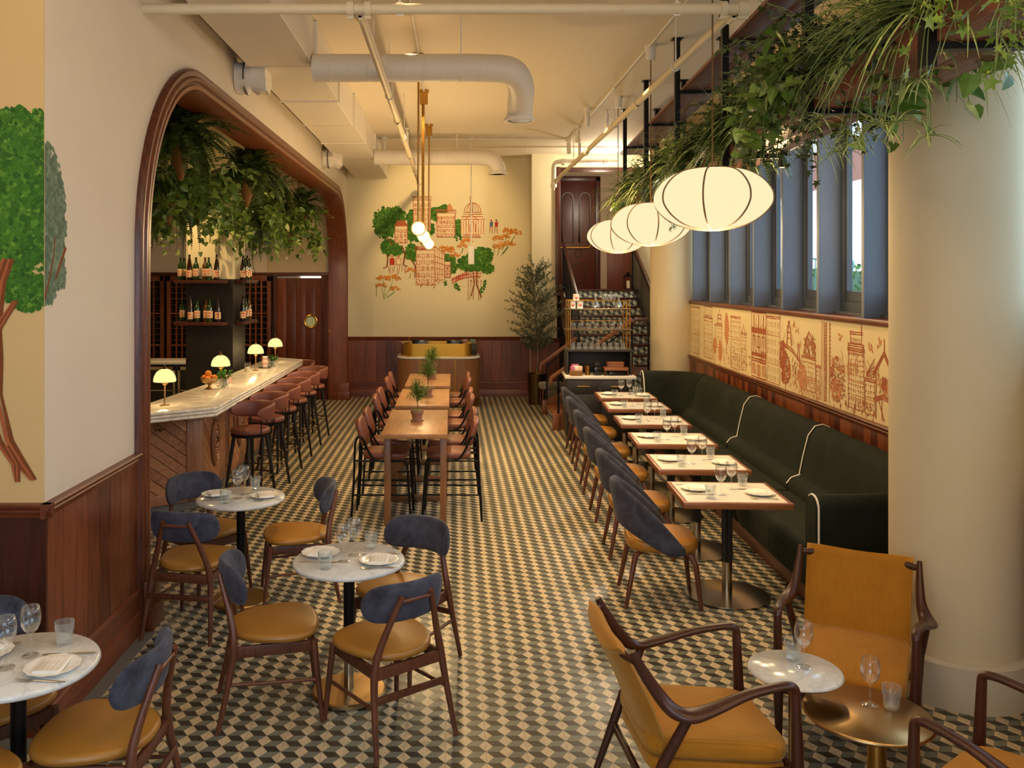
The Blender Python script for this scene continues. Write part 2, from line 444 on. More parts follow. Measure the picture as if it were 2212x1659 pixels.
plain('screen_black', '#0a0a0c', 0.2); plain('teal_paint', '#7fb8ae', 0.5); plain('pavement_grey', '#9a968e', 0.9); plain('brick_far', '#8a5442', 0.9, 0, 0.2); plain('facade_pale', '#e6dfd2', 0.9)
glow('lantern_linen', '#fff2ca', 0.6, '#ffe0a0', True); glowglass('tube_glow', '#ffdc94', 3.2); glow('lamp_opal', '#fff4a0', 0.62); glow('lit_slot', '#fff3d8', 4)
plain('lantern_rib', '#8a6a48', 0.7); plain('candle_wax', '#e6d9b0', 0.5)
# ------------------------------------------------------------------ room shell
XL = -2.06; YC = 4.42; YB = 17.18; ZC = 4.69
mb = MB(); mb.b2((-6.4, -1.4, -0.1), (4.6, 19.6, 0)); struct('floor', mb, M_('floor_tile'), 'floor of grey, black and cream cube patterned tiles', smooth=0)
mb = MB(); mb.b2((XL+0.0, -1.4, ZC), (4.6, 19.6, ZC+0.15)); mb.b2((-6.4, -1.4, ZC), (XL, YC, ZC+0.15)); struct('ceiling', mb, M_('ceiling_paint'), 'high cream painted ceiling of the dining room', smooth=0)
mb = MB(); mb.b2((-6.4, YC+0.1, 4.1), (XL-0.26, 16.85, 4.2)); struct('ceiling_bar', mb, M_('wall_cream'), 'lower cream ceiling over the bar', smooth=0)

def arch_path(y0, y1, top, rv, rh, n=14):
    P = [(y0, 0.0), (y0, 0.8), (y0, 1.6)]
    for k in range(n+1):
        a = PI/2*k/n
        P.append((y0 + rh*(1-math.cos(a)), top - rv*(1-math.sin(a))))
    for k in range(n+1):
        a = PI/2*(1-k/n)
        P.append((y1 - rh*(1-math.cos(a)), top - rv*(1-math.sin(a))))
    P += [(y1, 1.6), (y1, 0.8), (y1, 0.0)]
    return P
hole = arch_path(5.67+0.06, 16.86-0.06, 3.97-0.06, 1.40, 1.36)
poly = [(YC, 0)] + hole + [(YB, 0), (YB, ZC), (YC, ZC)]
mb = MB(); MX = Matrix(((0,0,1,0),(1,0,0,0),(0,1,0,0),(0,0,0,1)))   # (y,z,x) -> world
mb.prism(poly, XL-0.26, XL, 0, MX)
struct('wall_left', mb, M_('wall_plaster'), 'pale plaster wall with the wide arched opening to the bar', smooth=0, tri=True)
# moulded arch trim
def sweep_yz(path, sec, x0):
    mb = MB(); R = []
    P = [V((0, p[0], p[1])) for p in path]
    for i, p in enumerate(P):
        t = (P[min(i+1, len(P)-1)] - P[max(i-1, 0)]).normalized()
        nrm = V((0, -t.z, t.y))          # away from the opening
        R.append([V((x0 + s[1], p.y, p.z)) + nrm*s[0] for s in sec])
    mb.rings(R); return mb
inner = arch_path(5.67+0.17, 16.86-0.17, 3.97-0.17, 1.30, 1.26, 18)
sec = [(0.0,-0.30),(0.0,0.035),(0.012,0.05),(0.04,0.05),(0.05,0.036),(0.06,0.036),(0.075,0.058),(0.10,0.058),(0.115,0.042),(0.135,0.05),(0.155,0.05),(0.17,0.03),(0.17,-0.02),(0.02,-0.02),(0.02,-0.30)]
struct('trim_1', sweep_yz(inner, sec, XL), M_('mahogany'), 'moulded mahogany trim around the arched bar opening', smooth=40)
mb = MB()
for y in (5.71, 16.66): mb.b2((XL-0.30, y, 0), (XL+0.09, y+0.21, 0.32)); mb.b2((XL-0.30, y-0.01, 0), (XL+0.11, y+0.22, 0.16))
struct('trim_2', mb, M_('mahogany'), 'mahogany plinth blocks at the feet of the arch', bevel=0.008)

def wainscot(n, axis, a0, a1, face, z1, step, mat, label, ins=0.018):
    # boards of one wall between a0 and a1; axis 'x' or 'y'; face = coordinate of the wall, out = direction into the room
    mb = MB(); k = int(round((a1-a0)/step)); st = (a1-a0)/k
    f, d = face
    for i in range(k):
        p, q = a0+i*st+0.002, a0+(i+1)*st-0.002
        if axis == 'y': mb.b2((min(f, f+d*ins), p, 0.2), (max(f, f+d*ins), q, z1))
        else: mb.b2((p, min(f, f+d*ins), 0.2), (q, max(f, f+d*ins), z1))
    return struct('wall_panelling_%s' % n, mb, mat, label, bevel=0.003, seg=1)
def mould(name, axis, a0, a1, face, z, prof, mat, label):
    mb = MB(); f, d = face; R = []
    for a in (a0, a1):
        R.append([((f+d*px, a, z+pz) if axis == 'y' else (a, f+d*px, z+pz)) for px, pz in prof])
    mb.rings(R); return struct(name, mb, mat, label, smooth=30)
RAIL = [(0,-0.05),(0.022,-0.05),(0.028,-0.03),(0.034,-0.02),(0.03,-0.012),(0.045,0.0),(0.05,0.012),(0.045,0.022),(0,0.022)]
BASE = [(0,0),(0.045,0),(0.045,0.13),(0.038,0.145),(0.032,0.15),(0.032,0.255),(0.04,0.262),(0.038,0.28),(0.026,0.295),(0,0.295)]
wainscot('left', 'y', YC, 5.71, (XL, 1), 1.13, 0.16, M_('mahogany'), 'reddish mahogany board panelling below the plaster beside the arch')
mould('trim_3', 'y', YC-0.05, 5.70, (XL, 1), 1.15, RAIL, M_('mahogany_h'), 'mahogany chair rail on the wall beside the arch')
mould('baseboard_left', 'y', YC-0.045, 5.71, (XL, 1), 0, BASE, M_('mahogany_h'), 'tall moulded mahogany baseboard beside the arch')
mb = MB(); mb.b2((-6.4, YC-0.006, 0), (XL, YC-0.001, ZC)); mb.b2((-6.4, YC, 0), (XL-0.262, YC+0.2, ZC)); struct('wall_front_left', mb, M_('wall_lamplit'), 'plaster wall return with the painted tree, lamp warmth put into its colour', smooth=0)  # ochre plaster colour carries the warmth of lamplight
wainscot('front_left', 'x', -3.6, XL+0.018, (YC, -1), 1.13, 0.24, M_('mahogany_dark'), 'dark mahogany board panelling on the wall return')
mould('trim_4', 'x', -3.6, XL+0.05, (YC, -1), 1.15, RAIL, M_('mahogany_x'), 'mahogany chair rail on the wall return')
mould('baseboard_front_left', 'x', -3.6, XL+0.045, (YC, -1), 0, BASE, M_('mahogany_x'), 'tall mahogany baseboard on the wall return')
mb = MB(); mb.b2((XL, YC-0.05, 0), (XL+0.13, 5.7, 0.004)); mb.b2((-3.6, YC-0.17, 0), (XL+0.13, YC, 0.004)); struct('floor_border', mb, M_('grey_tile'), 'plain grey border strip of floor along the panelling', smooth=0)

# back wall with its panelling
mb = MB(); mb.b2((XL-0.3, YB, 0), (1.62, YB+0.2, ZC)); struct('wall_back', mb, M_('wall_cream'), 'cream far wall carrying the painted city picture', smooth=0)
mb = MB(); mb.b2((1.52, 16.72, 0), (2.0, YB+0.2, ZC)); struct('wall_pier', mb, M_('wall_cream'), 'pale wall pier beside the stair opening', smooth=0)
wainscot('back', 'x', XL+0.0, 1.54, (YB, -1), 1.13, 0.19, M_('mahogany'), 'mahogany board panelling along the far wall')
mould('trim_5', 'x', XL+0.0, 1.52, (YB, -1), 1.15, RAIL, M_('mahogany_x'), 'mahogany chair rail along the far wall')
mould('baseboard_back', 'x', XL+0.0, 1.52, (YB, -1), 0, BASE, M_('mahogany_x'), 'tall mahogany baseboard along the far wall')
wainscot('pier', 'x', 1.5, 2.05, (16.72, -1), 1.13, 0.18, M_('mahogany'), 'mahogany panelling at the foot of the stair pier')
mould('trim_6', 'x', 1.48, 2.05, (16.72, -1), 1.15, RAIL, M_('mahogany_x'), 'short mahogany chair rail on the stair pier')
mb = MB(); mb.b2((2.0, 16.9, 4.40), (4.4, YB+0.2, ZC)); struct('wall_header', mb, M_('wall_cream'), 'pale wall strip over the stair opening', smooth=0)
# stair opening: casing and alcove
mb = MB()
mb.b2((1.97, 16.66, 2.02), (2.06, 16.9, 4.44)); mb.b2((1.97, 16.84, 4.36), (4.3, 16.9, 4.45)); mb.b2((1.93, 16.64, 1.98), (2.1, 16.9, 2.04))
struct('trim_7', mb, M_('mahogany_dark'), 'dark mahogany casing round the stair opening', bevel=0.006)
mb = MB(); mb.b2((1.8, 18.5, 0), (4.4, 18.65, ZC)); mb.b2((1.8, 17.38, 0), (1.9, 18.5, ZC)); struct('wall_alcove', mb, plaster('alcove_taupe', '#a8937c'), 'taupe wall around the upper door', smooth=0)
mb = MB(); mb.b2((3.27, 18.47, 2.1), (4.4, 18.5, 3.2)); struct('wall_panelling_alcove', mb, M_('door_wood'), 'mahogany panelling beside the upper door', bevel=0.004)

# right wall, turned a little like the building
RWX, RWA = 3.09, 0.0365
def rw(name, mb, mats, label, **kw):
    o = struct(name, mb, mats, label, **kw); o.location = (RWX, 0, 0); o.rotation_euler = (0, 0, -RWA); return o
mb = MB(); mb.b2((-6.4, -1.4, 0), (4.6, -1.2, 1.4)); mb.b2((-6.4, -1.4, 3.6), (4.6, -1.2, ZC)); mb.b2((-6.4, -1.4, 1.4), (-2.6, -1.2, 3.6)); mb.b2((0.6, -1.4, 1.4), (4.6, -1.2, 3.6)); mb.b2((-6.6, -1.4, 0), (-6.4, YC, ZC)); struct('wall_front', mb, M_('wall_plaster'), 'unseen near end walls of the room, their opening sized for daylight', smooth=0)  # unseen walls close the near end; opening shaped to limit daylight
mb = MB(); mb.b2((0, -1.3, 0), (0.4, 18.6, 1.94)); rw('wall_right', mb, M_('wall_cream'), 'low wall below the window band on the banquette side', smooth=0)
mb = MB(); mb.b2((0.02, -1.3, 4.25), (0.4, 18.6, ZC)); mb.b2((0.02, 13.25, 1.94), (0.4, 18.6, 4.25)); rw('wall_right_upper', mb, M_('wall_cream'), 'wall above and beyond the window band', smooth=0)
mb = MB(); k = 0
y = 0.6
while y < 13.2:
    mb.b2((-0.02, y+0.002, 0.2), (0, y+0.118, 1.13)); y += 0.12
rw('wall_panelling_right', mb, M_('wainscot_warm'), 'glowing reddish board panelling behind the green banquette', bevel=0.003, seg=1)
mb = MB(); R = [[(-px, a, 1.15+pz) for px, pz in RAIL] for a in (0.6, 13.3)]; mb.rings(R); rw('trim_8', mb, M_('mahogany_h'), 'mahogany rail between the panelling and the city drawing', smooth=30)
mb = MB(); mb.b2((-0.035, 0.4, 1.935), (0.36, 13.3, 1.985)); rw('trim_9', mb, M_('mahogany_h'), 'mahogany window sill above the city drawing', bevel=0.008)
FINS = [7.10 + 0.965*k for k in range(-6, 7)]
for i, y in enumerate(FINS):
    mb = MB(); mb.b2((0.0, y, 1.985), (0.185, y+0.04, 4.3)); mb.b2((-0.012, y-0.004, 1.985), (0.006, y+0.046, 4.3))
    f = rw('trim_%d' % (20+i), mb, M_('fin_paint'), 'blue grey upright fin between two windows', bevel=0.002, seg=1)
    f['group'] = 'upright fins of the window band'
for i in range(len(FINS)):
    y0 = FINS[i]+0.04; y1 = (FINS[i+1] if i+1 < len(FINS) else FINS[i]+0.965)
    mb = MB()
    mb.b2((0.19, y0, 1.985), (0.27, y1, 2.10)); mb.b2((0.205, y0, 2.10), (0.26, y1, 2.19)); mb.b2((0.12, y0, 1.985), (0.2, y1, 2.01))
    mb.b2((0.19, y0, 4.16), (0.27, y1, 4.3)); mb.b2((0.19, y0, 2.1), (0.27, y0+0.07, 4.2)); mb.b2((0.19, y1-0.07, 2.1), (0.27, y1, 4.2))
    mb.b2((0.205, y0+0.07, 2.19), (0.255, y0+0.10, 4.16)); mb.b2((0.205, y1-0.10, 2.19), (0.255, y1-0.07, 4.16))
    w = rw('window_%d' % (i+1), mb, M_('window_frame'), 'tall narrow window between two blue grey fins', bevel=0.003, seg=1)
    w['group'] = 'tall windows of the window band'
    p = MB(); p.b2((0.222, y0+0.09, 2.18), (0.23, y1-0.09, 4.17)); p.obj('pane', M_('pane_glass'), w, smooth=0)
# round columns
def column(name, x, y, r, label):
    mb = MB(); mb.lathe([(r, 0.24), (r, ZC)], 48, 0, (x, y, 0))
    o = struct(name, mb, [M_('column_plaster')], label, smooth=60)
    b = MB(); b.lathe([(r+0.035, 0), (r+0.035, 0.235), (r+0.02, 0.252), (r-0.01, 0.258)], 48, 0, (x, y, 0)); b.obj('column_base', M_('base_white'), o)
column('column_1', 2.856, 4.97, 0.34, 'thick round plaster column beside the yellow armchair')
column('column_2', 3.37, 13.37, 0.34, 'round plaster column at the far end of the banquette')
# bar room walls
mb = MB(); mb.b2((-6.4, 16.8, 2.38), (XL-0.26, 17.0, 4.2)); mb.b2((-6.4, 16.83, 0), (XL-0.2, 17.0, 2.4)); struct('wall_bar_back', mb, M_('wall_plaster'), 'pale wall above the wine cabinets', smooth=0)
mb = MB(); mb.b2((-6.4, YC+0.2, 0), (-6.2, 17.0, 4.2)); struct('wall_bar_side', mb, M_('wall_plaster'), 'side wall of the bar room', smooth=0)
# raised sheet coloured darker for the shade of an arched wall recess
mb = MB(); pts = [(-3.55, 2.42), (-2.42, 2.42)] + [(-3.55+1.13*math.cos(PI/2*k/12), 2.42+0.98*math.sin(PI/2*k/12)) for k in range(13)]
mb.prism(pts, 16.785, 16.80, 0, Matrix(((1,0,0,0),(0,0,1,0),(0,1,0,0),(0,0,0,1)))); struct('wall_recess_shade', mb, plaster('recess_shade', '#c5b28f'), 'flat sheet in the shade colour of a rounded recess above the porthole door', smooth=0, tri=True)
mb = MB(); mb.b2((-6.2, 16.72, 2.36), (XL-0.27, 16.8, 2.43)); mb.b2((-3.42, 16.70, 0), (-3.36, 16.8, 2.38)); mb.b2((-2.5, 16.70, 0), (-2.28, 16.8, 2.38)); struct('trim_10', mb, M_('door_dark'), 'dark mahogany head rail over the wine cabinets and door', bevel=0.006)
# porthole door of the bar
mb = MB()
for i in range(5): mb.b2((-3.36+i*0.185+0.002, 16.74, 0.02), (-3.36+(i+1)*0.185-0.002, 16.79, 2.32))
d1 = struct('door_1', mb, M_('door_wood'), 'vertical board mahogany door with a round brass porthole', bevel=0.003)
mb = MB(); mb.tube([(-2.71+0.118*math.cos(2*PI*k/24), 16.735, 1.49+0.118*math.sin(2*PI*k/24)) for k in range(24)], 0.022, 8, closed=True, up=(0,1,0)); mb.obj('porthole_frame', M_('brass'), d1, 'round brass porthole frame')
mb = MB(); mb.add([(-2.71+0.11*math.cos(2*PI*k/24), 16.736, 1.49+0.11*math.sin(2*PI*k/24)) for k in range(24)], [tuple(range(24))]); mb.obj('porthole_glass', plain('frosted_pane', '#b9c9a4', 0.25), d1, 'pale frosted porthole glass', smooth=0)
mb = MB(); mb.lathe([(0.0,0),(0.03,0),(0.03,0.02),(0.012,0.035),(0,0.035)], 16, 0, (0,0,0), M=Matrix.Translation((-2.34,16.72,1.31)) @ Matrix.Rotation(PI/2,4,'X')); mb.obj('door_lock', M_('brass_bright'), d1, 'small round brass lock')
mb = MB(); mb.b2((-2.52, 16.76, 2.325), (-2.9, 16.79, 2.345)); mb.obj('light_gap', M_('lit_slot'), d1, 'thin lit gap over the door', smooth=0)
# upper street door
mb = MB(); X0, X1, Y0, Z0 = 2.2, 3.02, 18.44, 2.1
mb.b2((X0, Y0, Z0), (X1, Y0+0.05, Z0+2.27))
d2 = struct('door_2', mb, M_('door_dark'), 'dark panelled wooden street door at the top of the stairs', bevel=0.004)
def xzring(pts, r, y, n=6):
    m = MB(); m.tube([(p[0], y, p[1]) for p in pts], r, n, closed=True, up=(0,1,0)); return m
def arched(cx, w, z0, z1, n=8):
    P = [(cx-w/2, z0), (cx+w/2, z0)]
    for k in range(n+1):
        a = PI*k/n; P.append((cx+w/2*math.cos(a), z1-w/2+w/2*math.sin(a)))
    return P
for cx in (2.43, 2.79):
    xzring(arched(cx, 0.23, Z0+0.98, Z0+2.02), 0.016, Y0-0.004).obj('panel_moulding', M_('mahogany_dark'), d2)
xzring([(2.66+0.075*math.cos(2*PI*k/20), Z0+0.74+0.075*math.sin(2*PI*k/20)) for k in range(20)], 0.014, Y0-0.004).obj('panel_moulding', M_('mahogany_dark'), d2)
xzring([(2.53, Z0+0.12), (2.82, Z0+0.12), (2.82, Z0+0.52), (2.53, Z0+0.52)], 0.014, Y0-0.004).obj('panel_moulding', M_('mahogany_dark'), d2)
mb = MB(); mb.tube([(2.2, Y0-0.05, Z0+0.86), (2.86, Y0-0.05, Z0+0.86), (2.9, Y0-0.05, Z0+0.89), (2.9, Y0-0.05, Z0+0.98)], 0.013, 8); mb.bar((2.3,Y0,Z0+0.86),(2.3,Y0-0.05,Z0+0.86),0.02,0.02); mb.obj('push_bar', M_('brass_bright'), d2, 'bent brass push bar')
mb = MB(); mb.b2((2.1, 18.42, 2.1), (2.2, 18.5, 4.45)); mb.b2((3.02, 18.42, 2.1), (3.12, 18.5, 4.45)); mb.b2((2.1, 18.42, 4.37), (3.12, 18.5, 4.47)); struct('trim_11', mb, M_('door_dark'), 'dark wooden frame of the street door', bevel=0.006)
# ------------------------------------------------------------------ furniture models
def Rm(axis, d): return Matrix.Rotation(rad(d), 4, axis)
def make_bistro():
    t = thing('bistro_chair', '', 'chair', group='bistro chairs at the round marble tables')
    m = MB(); m.cushion([(x+0.005, y) for x, y in sup(0.238, 0.238, 44, 2.45, 0.19)], 0.428, 0.474, 0.023, 0.018); m.obj('seat', M_('leather_ochre'), t, smooth=60)
    # curved velvet pad
    m = MB(); R = []
    N = 40
    for i in range(N+1):
        u = -1 + 2*i/N; y = 0.235*u
        e = max(0.3, max(0.0, 1-abs(u)**7)**0.42)
        x0 = -0.25 + 0.10*u*u
        hh = 0.098*e; th = 0.026*max(e, 0.5); ring = []
        for k in range(14):
            a = 2*PI*k/14; c, s = math.cos(a), math.sin(a)
            px = math.copysign(abs(c)**0.7, c)*th; pz = math.copysign(abs(s)**0.55, s)*hh
            ring.append((x0 + px - 0.16*pz, y, 0.715 + pz + 0.012*(1-u*u)))
        R.append(ring)
    m.rings(R); m.obj('back_pad', M_('blue_velvet'), t, smooth=60)
    for s in (-1, 1):
        m = MB(); P = smoothpath([(-0.285, 0.235*s, 0), (-0.232, 0.215*s, 0.24), (-0.205, 0.195*s, 0.42), (-0.222, 0.155*s, 0.56), (-0.278, 0.085*s, 0.765)], 4)
        m.tube(P, lerpr([0.0125, 0.017, 0.021, 0.018, 0.014], 4), 10); m.obj('leg', M_('walnut'), t, smooth=60)
        m = MB(); m.tube([(0.245, 0.225*s, 0), (0.20, 0.195*s, 0.42)], [0.0125, 0.019], 10); m.obj('leg', M_('walnut'), t, smooth=60)
        m = MB(); m.tube([(-0.235, 0.216*s, 0.235), (0.222, 0.208*s, 0.215)], 0.0095, 8); m.obj('stretcher', M_('walnut'), t, smooth=60)
    m = MB()
    for s in (-1, 1): m.bar((-0.205, 0.19*s, 0.388), (0.20, 0.188*s, 0.388), 0.02, 0.058)
    m.bar((0.20, -0.19, 0.388), (0.20, 0.19, 0.388), 0.02, 0.058); m.bar((-0.205, -0.19, 0.388), (-0.205, 0.19, 0.388), 0.02, 0.058)
    m.obj('seat_frame', M_('walnut'), t, bevel=0.004)
    m = MB(); m.tube([(-0.272, -0.088, 0.738), (-0.272, 0.088, 0.738)], (0.011, 0.014), 8); m.obj('back_rail', M_('walnut'), t, smooth=60)
    m = MB(); m.bar((-0.237, -0.216, 0.275), (-0.237, 0.216, 0.275), 0.016, 0.035); m.obj('stretcher', M_('walnut'), t, bevel=0.004)
    return t
BIS = Proto(make_bistro)
def chair(p, x, y, deg, label, group=None): return p.put((x, y, 0), rad(deg), label, group)
chair(BIS, -0.965, 4.71, 14, 'bistro chair with blue velvet pad, side-on, at the middle round table')
chair(BIS, -0.34, 4.50, 127, 'blue backed bistro chair with its back to us nearest the open aisle')
chair(BIS, -0.30, 5.23, -122, 'bistro chair facing us behind the middle round table')
chair(BIS, -1.70, 5.80, 80, 'bistro chair seen from behind in front of the far round table')
chair(BIS, -1.83, 6.50, -40, 'bistro chair by the wood bar panels behind the far round table')
chair(BIS, -1.13, 6.38, 194, 'bistro chair on the aisle side of the far round table')
chair(BIS, -1.44, 3.58, 178, 'large foreground bistro chair at the round table in the corner')
chair(BIS, -2.03, 3.84, -42, 'bistro chair half hidden behind the corner round table')
chair(BIS, -1.88, 3.22, 62, 'bistro chair of which only the seat edge shows at the picture corner')

def make_round_table():
    t = thing('round_table', '', 'table', group='round marble bistro tables')
    m = MB(); m.lathe([(0, 0.718), (0.296, 0.718), (0.308, 0.724), (0.312, 0.733), (0.308, 0.743), (0.300, 0.75), (0, 0.75)], 56); m.obj('tabletop', M_('marble_white'), t, smooth=50)
    m = MB(); m.lathe([(0.031, 0.24), (0.031, 0.70), (0.08, 0.704), (0.08, 0.718), (0, 0.718)], 20); m.obj('column', M_('black_metal'), t, smooth=40)
    m = MB(); m.lathe([(0.028, 0.02), (0.028, 0.26), (0, 0.26)], 20); m.obj('column_sleeve', M_('steel'), t, smooth=40)
    m = MB(); m.lathe([(0.19, 0), (0.205, 0.006), (0.205, 0.022), (0.197, 0.03), (0.0, 0.034)], 48); m.obj('base_disc', M_('brass_brushed'), t, smooth=40)
    return t
RT = Proto(make_round_table)
RTABLES = [(-0.573, 4.858, 'middle'), (-1.509, 6.246, 'far'), (-1.756, 3.542, 'corner')]
for x, y, nm in RTABLES:
    RT.put((x, y, 0), 0.3, {'middle': 'middle round marble table between three blue backed chairs', 'far': 'farthest round marble table beside the bar panels', 'corner': 'round marble table in the near corner by the panelled wall'}[nm])

# ---- banquette tables
def make_btable():
    t = thing('banquette_table', '', 'table', group='square tables along the green banquette')
    m = MB(); w, d = 0.375, 0.32
    for a, b in (((-w, -d), (w, -d+0.03)), ((-w, d-0.03), (w, d)), ((-w, -d+0.03), (-w+0.03, d-0.03)), ((w-0.03, -d+0.03), (w, d-0.03))):
        m.b2((a[0], a[1], 0.705), (b[0], b[1], 0.75))
    m.b2((-w+0.03, -d+0.03, 0.705), (w-0.03, d-0.03, 0.72))
    m.obj('table_frame', M_('rail_wood'), t, bevel=0.005)
    m = MB(); m.b2((-w+0.03, -d+0.03, 0.72), (w-0.03, d-0.03, 0.7495)); m.obj('tabletop', M_('stone_white'), t, smooth=0)
    m = MB()
    def rib(k, z): return 1.0 if k % 2 else 0.88
    m.lathe([(0.038, 0.24), (0.038, 0.69)], 32, 0, (0, 0, 0), rib=rib); m.b2((-0.14, -0.14, 0.69), (0.14, 0.14, 0.705)); m.obj('column', M_('black_paint'), t, smooth=20)
    m = MB(); m.lathe([(0.036, 0.02), (0.036, 0.25), (0, 0.25)], 24); m.obj('column_sleeve', M_('steel'), t, smooth=40)
    m = MB(); m.lathe([(0.285, 0), (0.30, 0.004), (0.30, 0.012), (0.06, 0.028), (0.0, 0.028)], 56); m.obj('base_disc', M_('steel'), t, smooth=40)
    return t
BT = Proto(make_btable); BA = -0.055
BTABLES = [(2.0, 6.37), (2.07, 7.42), (2.13, 8.52), (2.19, 9.63), (2.25, 10.74), (2.31, 11.70)]
ORD = ['nearest', 'second', 'third', 'fourth', 'fifth', 'farthest']
for i, (x, y) in enumerate(BTABLES):
    BT.put((x, y, 0), BA, ('%s table along the green banquette, wood edged with a pale top' % ORD[i]) if i in (0, 5) else ('wood edged table along the green banquette, %s counted from the near end' % ORD[i]))

def make_bchair():
    t = thing('dining_chair', '', 'chair', group='wrap back chairs facing the banquette')
    m = MB(); m.cushion(sup(0.25, 0.245, 40, 3.4, 0.04), 0.385, 0.475, 0.035, 0.014); m.obj('seat', M_('leather_ochre'), t, smooth=60)
    m = MB(); R = []; N = 36
    for i in range(N+1):
        a = -118 + 236*i/N; th = rad(180+a); f = abs(a)/118
        up = 0.86 - 0.03*f - 0.40*max(0, (f-0.22)/0.78)**1.25 if f > 0.22 else 0.86 - 0.03*f
        lo = 0.545 - 0.17*min(1, f*1.25)**1.6
        c, s = math.cos(th), math.sin(th)
        ring = []
        for k in range(12):
            b = 2*PI*k/12; cz, sx = math.sin(b), math.cos(b)
            z = (up+lo)/2 + (up-lo)/2*math.copysign(abs(cz)**0.5, cz)
            off = 0.019*math.copysign(abs(sx)**0.7, sx)
            lean = max(0, z-0.45)*0.20*max(0, -c)
            r1 = 0.272 + off + lean; r2 = 0.262 + off + lean*0.4
            ring.append((c*r1, s*r2, z))
        R.append(ring)
    m.rings(R); m.obj('backrest', M_('blue_velvet'), t, smooth=60)
    for s in (-1, 1):
        m = MB(); m.tube([(0.25, 0.215*s, 0), (0.215, 0.20*s, 0.30), (0.17, 0.17*s, 0.385), (0.08, 0.10*s, 0.386)], [(0.012, 0.014), (0.018, 0.021), (0.018, 0.022), 0.012], 10); m.obj('leg', M_('walnut'), t, smooth=60)
        m = MB(); m.tube([(-0.27, 0.225*s, 0), (-0.20, 0.19*s, 0.36), (-0.12, 0.12*s, 0.386)], [(0.012, 0.014), (0.019, 0.022), 0.014], 10); m.obj('leg', M_('walnut'), t, smooth=60)
    return t
BC = Proto(make_bchair)
for i, (x, y) in enumerate(BTABLES):
    BC.put((x-0.50, y-0.05, 0), BA+0.02*((i % 3)-1), 'blue wrap back dining chair with ochre seat at the %s banquette table' % ORD[i])

# ---- high tables and counter chairs
def make_htable():
    t = thing('high_table', '', 'table', group='row of high oak tables')
    m = MB(); m.b2((-0.30, -0.735, 0.855), (0.30, 0.735, 0.90)); m.obj('tabletop', M_('oak'), t, bevel=0.004)
    for sy in (-1, 1):
        for sx in (-1, 1):
            m = MB(); m.b2((sx*0.26-0.03, sy*0.45-0.03, 0), (sx*0.26+0.03, sy*0.45+0.03, 0.855)); m.obj('leg', M_('oak_z'), t, bevel=0.004)
        m = MB(); m.b2((-0.23, sy*0.45-0.03, 0), (0.23, sy*0.45+0.03, 0.06)); m.obj('stretcher', M_('oak_z'), t, bevel=0.004)
        m = MB(); m.b2((-0.29, sy*0.45-0.03, 0.83), (0.29, sy*0.45+0.03, 0.856)); m.obj('top_rail', M_('oak_z'), t, bevel=0.003)
    return t
HT = Proto(make_htable)
HT.put((-0.345, 8.635, 0), 0, 'nearest of the three high oak tables in a row'); HT.put((-0.335, 10.41, 0), 0, 'middle one of three high oak tables in a row'); HT.put((-0.325, 12.21, 0), 0, 'high oak table in front of the brass topped host stand')
def make_hchair():
    t = thing('counter_chair', '', 'chair', group='counter chairs at the high oak tables')
    m = MB(); m.cushion([(x+0.03, y) for x, y in sup(0.215, 0.195, 32, 5)], 0.585, 0.65, 0.025, 0.01); m.obj('seat', M_('leather_brown'), t, smooth=50)
    m = MB(); T = Matrix.Translation((-0.205, 0, 0.83)) @ Rm('Y', -16) @ Rm('Y', 90) @ Rm('Z', 0)
    m.cushion(sup(0.135, 0.19, 36, 4.5), -0.026, 0.026, 0.02, 0.0, 0, T); m.obj('backrest', M_('leather_brown'), t, smooth=50)
    for s in (-1, 1):
        y = 0.19*s
        m = MB(); P = smoothpath([(-0.29, y*1.08, 0), (-0.265, y*1.03, 0.4), (-0.255, y, 0.70), (-0.235, y, 0.785), (-0.20, y, 0.80), (-0.172, y, 0.77), (-0.13, y, 0.67), (-0.06, y, 0.585), (0.05, y, 0.572), (0.20, y, 0.572)], 4)
        m.tube(P, 0.011, 8); m.obj('leg', M_('black_metal'), t, smooth=60)
        m = MB(); m.tube(smoothpath([(0.275, y*1.05, 0), (0.245, y, 0.50), (0.235, y, 0.555), (0.20, y, 0.572), (0.0, y, 0.572)], 3), 0.011, 8); m.obj('leg', M_('black_metal'), t, smooth=60)
        m = MB(); m.tube([(-0.268, y*1.03, 0.25), (0.262, y*1.02, 0.25)], 0.009, 8); m.obj('side_bar', M_('black_metal'), t, smooth=60)
        m = MB(); m.tube([(-0.258, y, 0.572), (0.05, y, 0.572)], 0.009, 8); m.obj('seat_bar', M_('black_metal'), t, smooth=60)
    m = MB(); m.tube([(0.262, -0.195, 0.20), (0.262, 0.195, 0.20)], 0.009, 8); m.obj('footrest', M_('black_metal'), t, smooth=60); m = MB(); m.tube([(-0.272, -0.195, 0.34), (-0.272, 0.195, 0.34)], 0.009, 8); m.obj('rear_bar', M_('black_metal'), t, smooth=60)
    m = MB(); m.tube([(-0.175, -0.19, 0.772), (-0.222, -0.17, 0.80), (-0.222, 0.17, 0.80), (-0.175, 0.19, 0.772)], 0.009, 8); m.obj('back_bracket', M_('black_metal'), t, smooth=60)
    return t
HC = Proto(make_hchair)
HY = [8.50, 9.12, 10.18, 10.80, 12.0, 12.62]
for i, y in enumerate(HY):
    tb = ['nearest', 'nearest', 'middle', 'middle', 'farthest', 'farthest'][i]; nf = ['near', 'far'][i % 2]
    HC.put((-0.335-0.33, y, 0), rad(1.5*((i*7) % 3-1)), 'brown counter chair on the bar side, %s place of the %s high table' % (nf, tb))
    HC.put((-0.335+0.33, y+0.01, 0), PI+rad(1.5*((i*5) % 3-1)), 'brown counter chair on the banquette side, %s place of the %s high table' % (nf, tb))

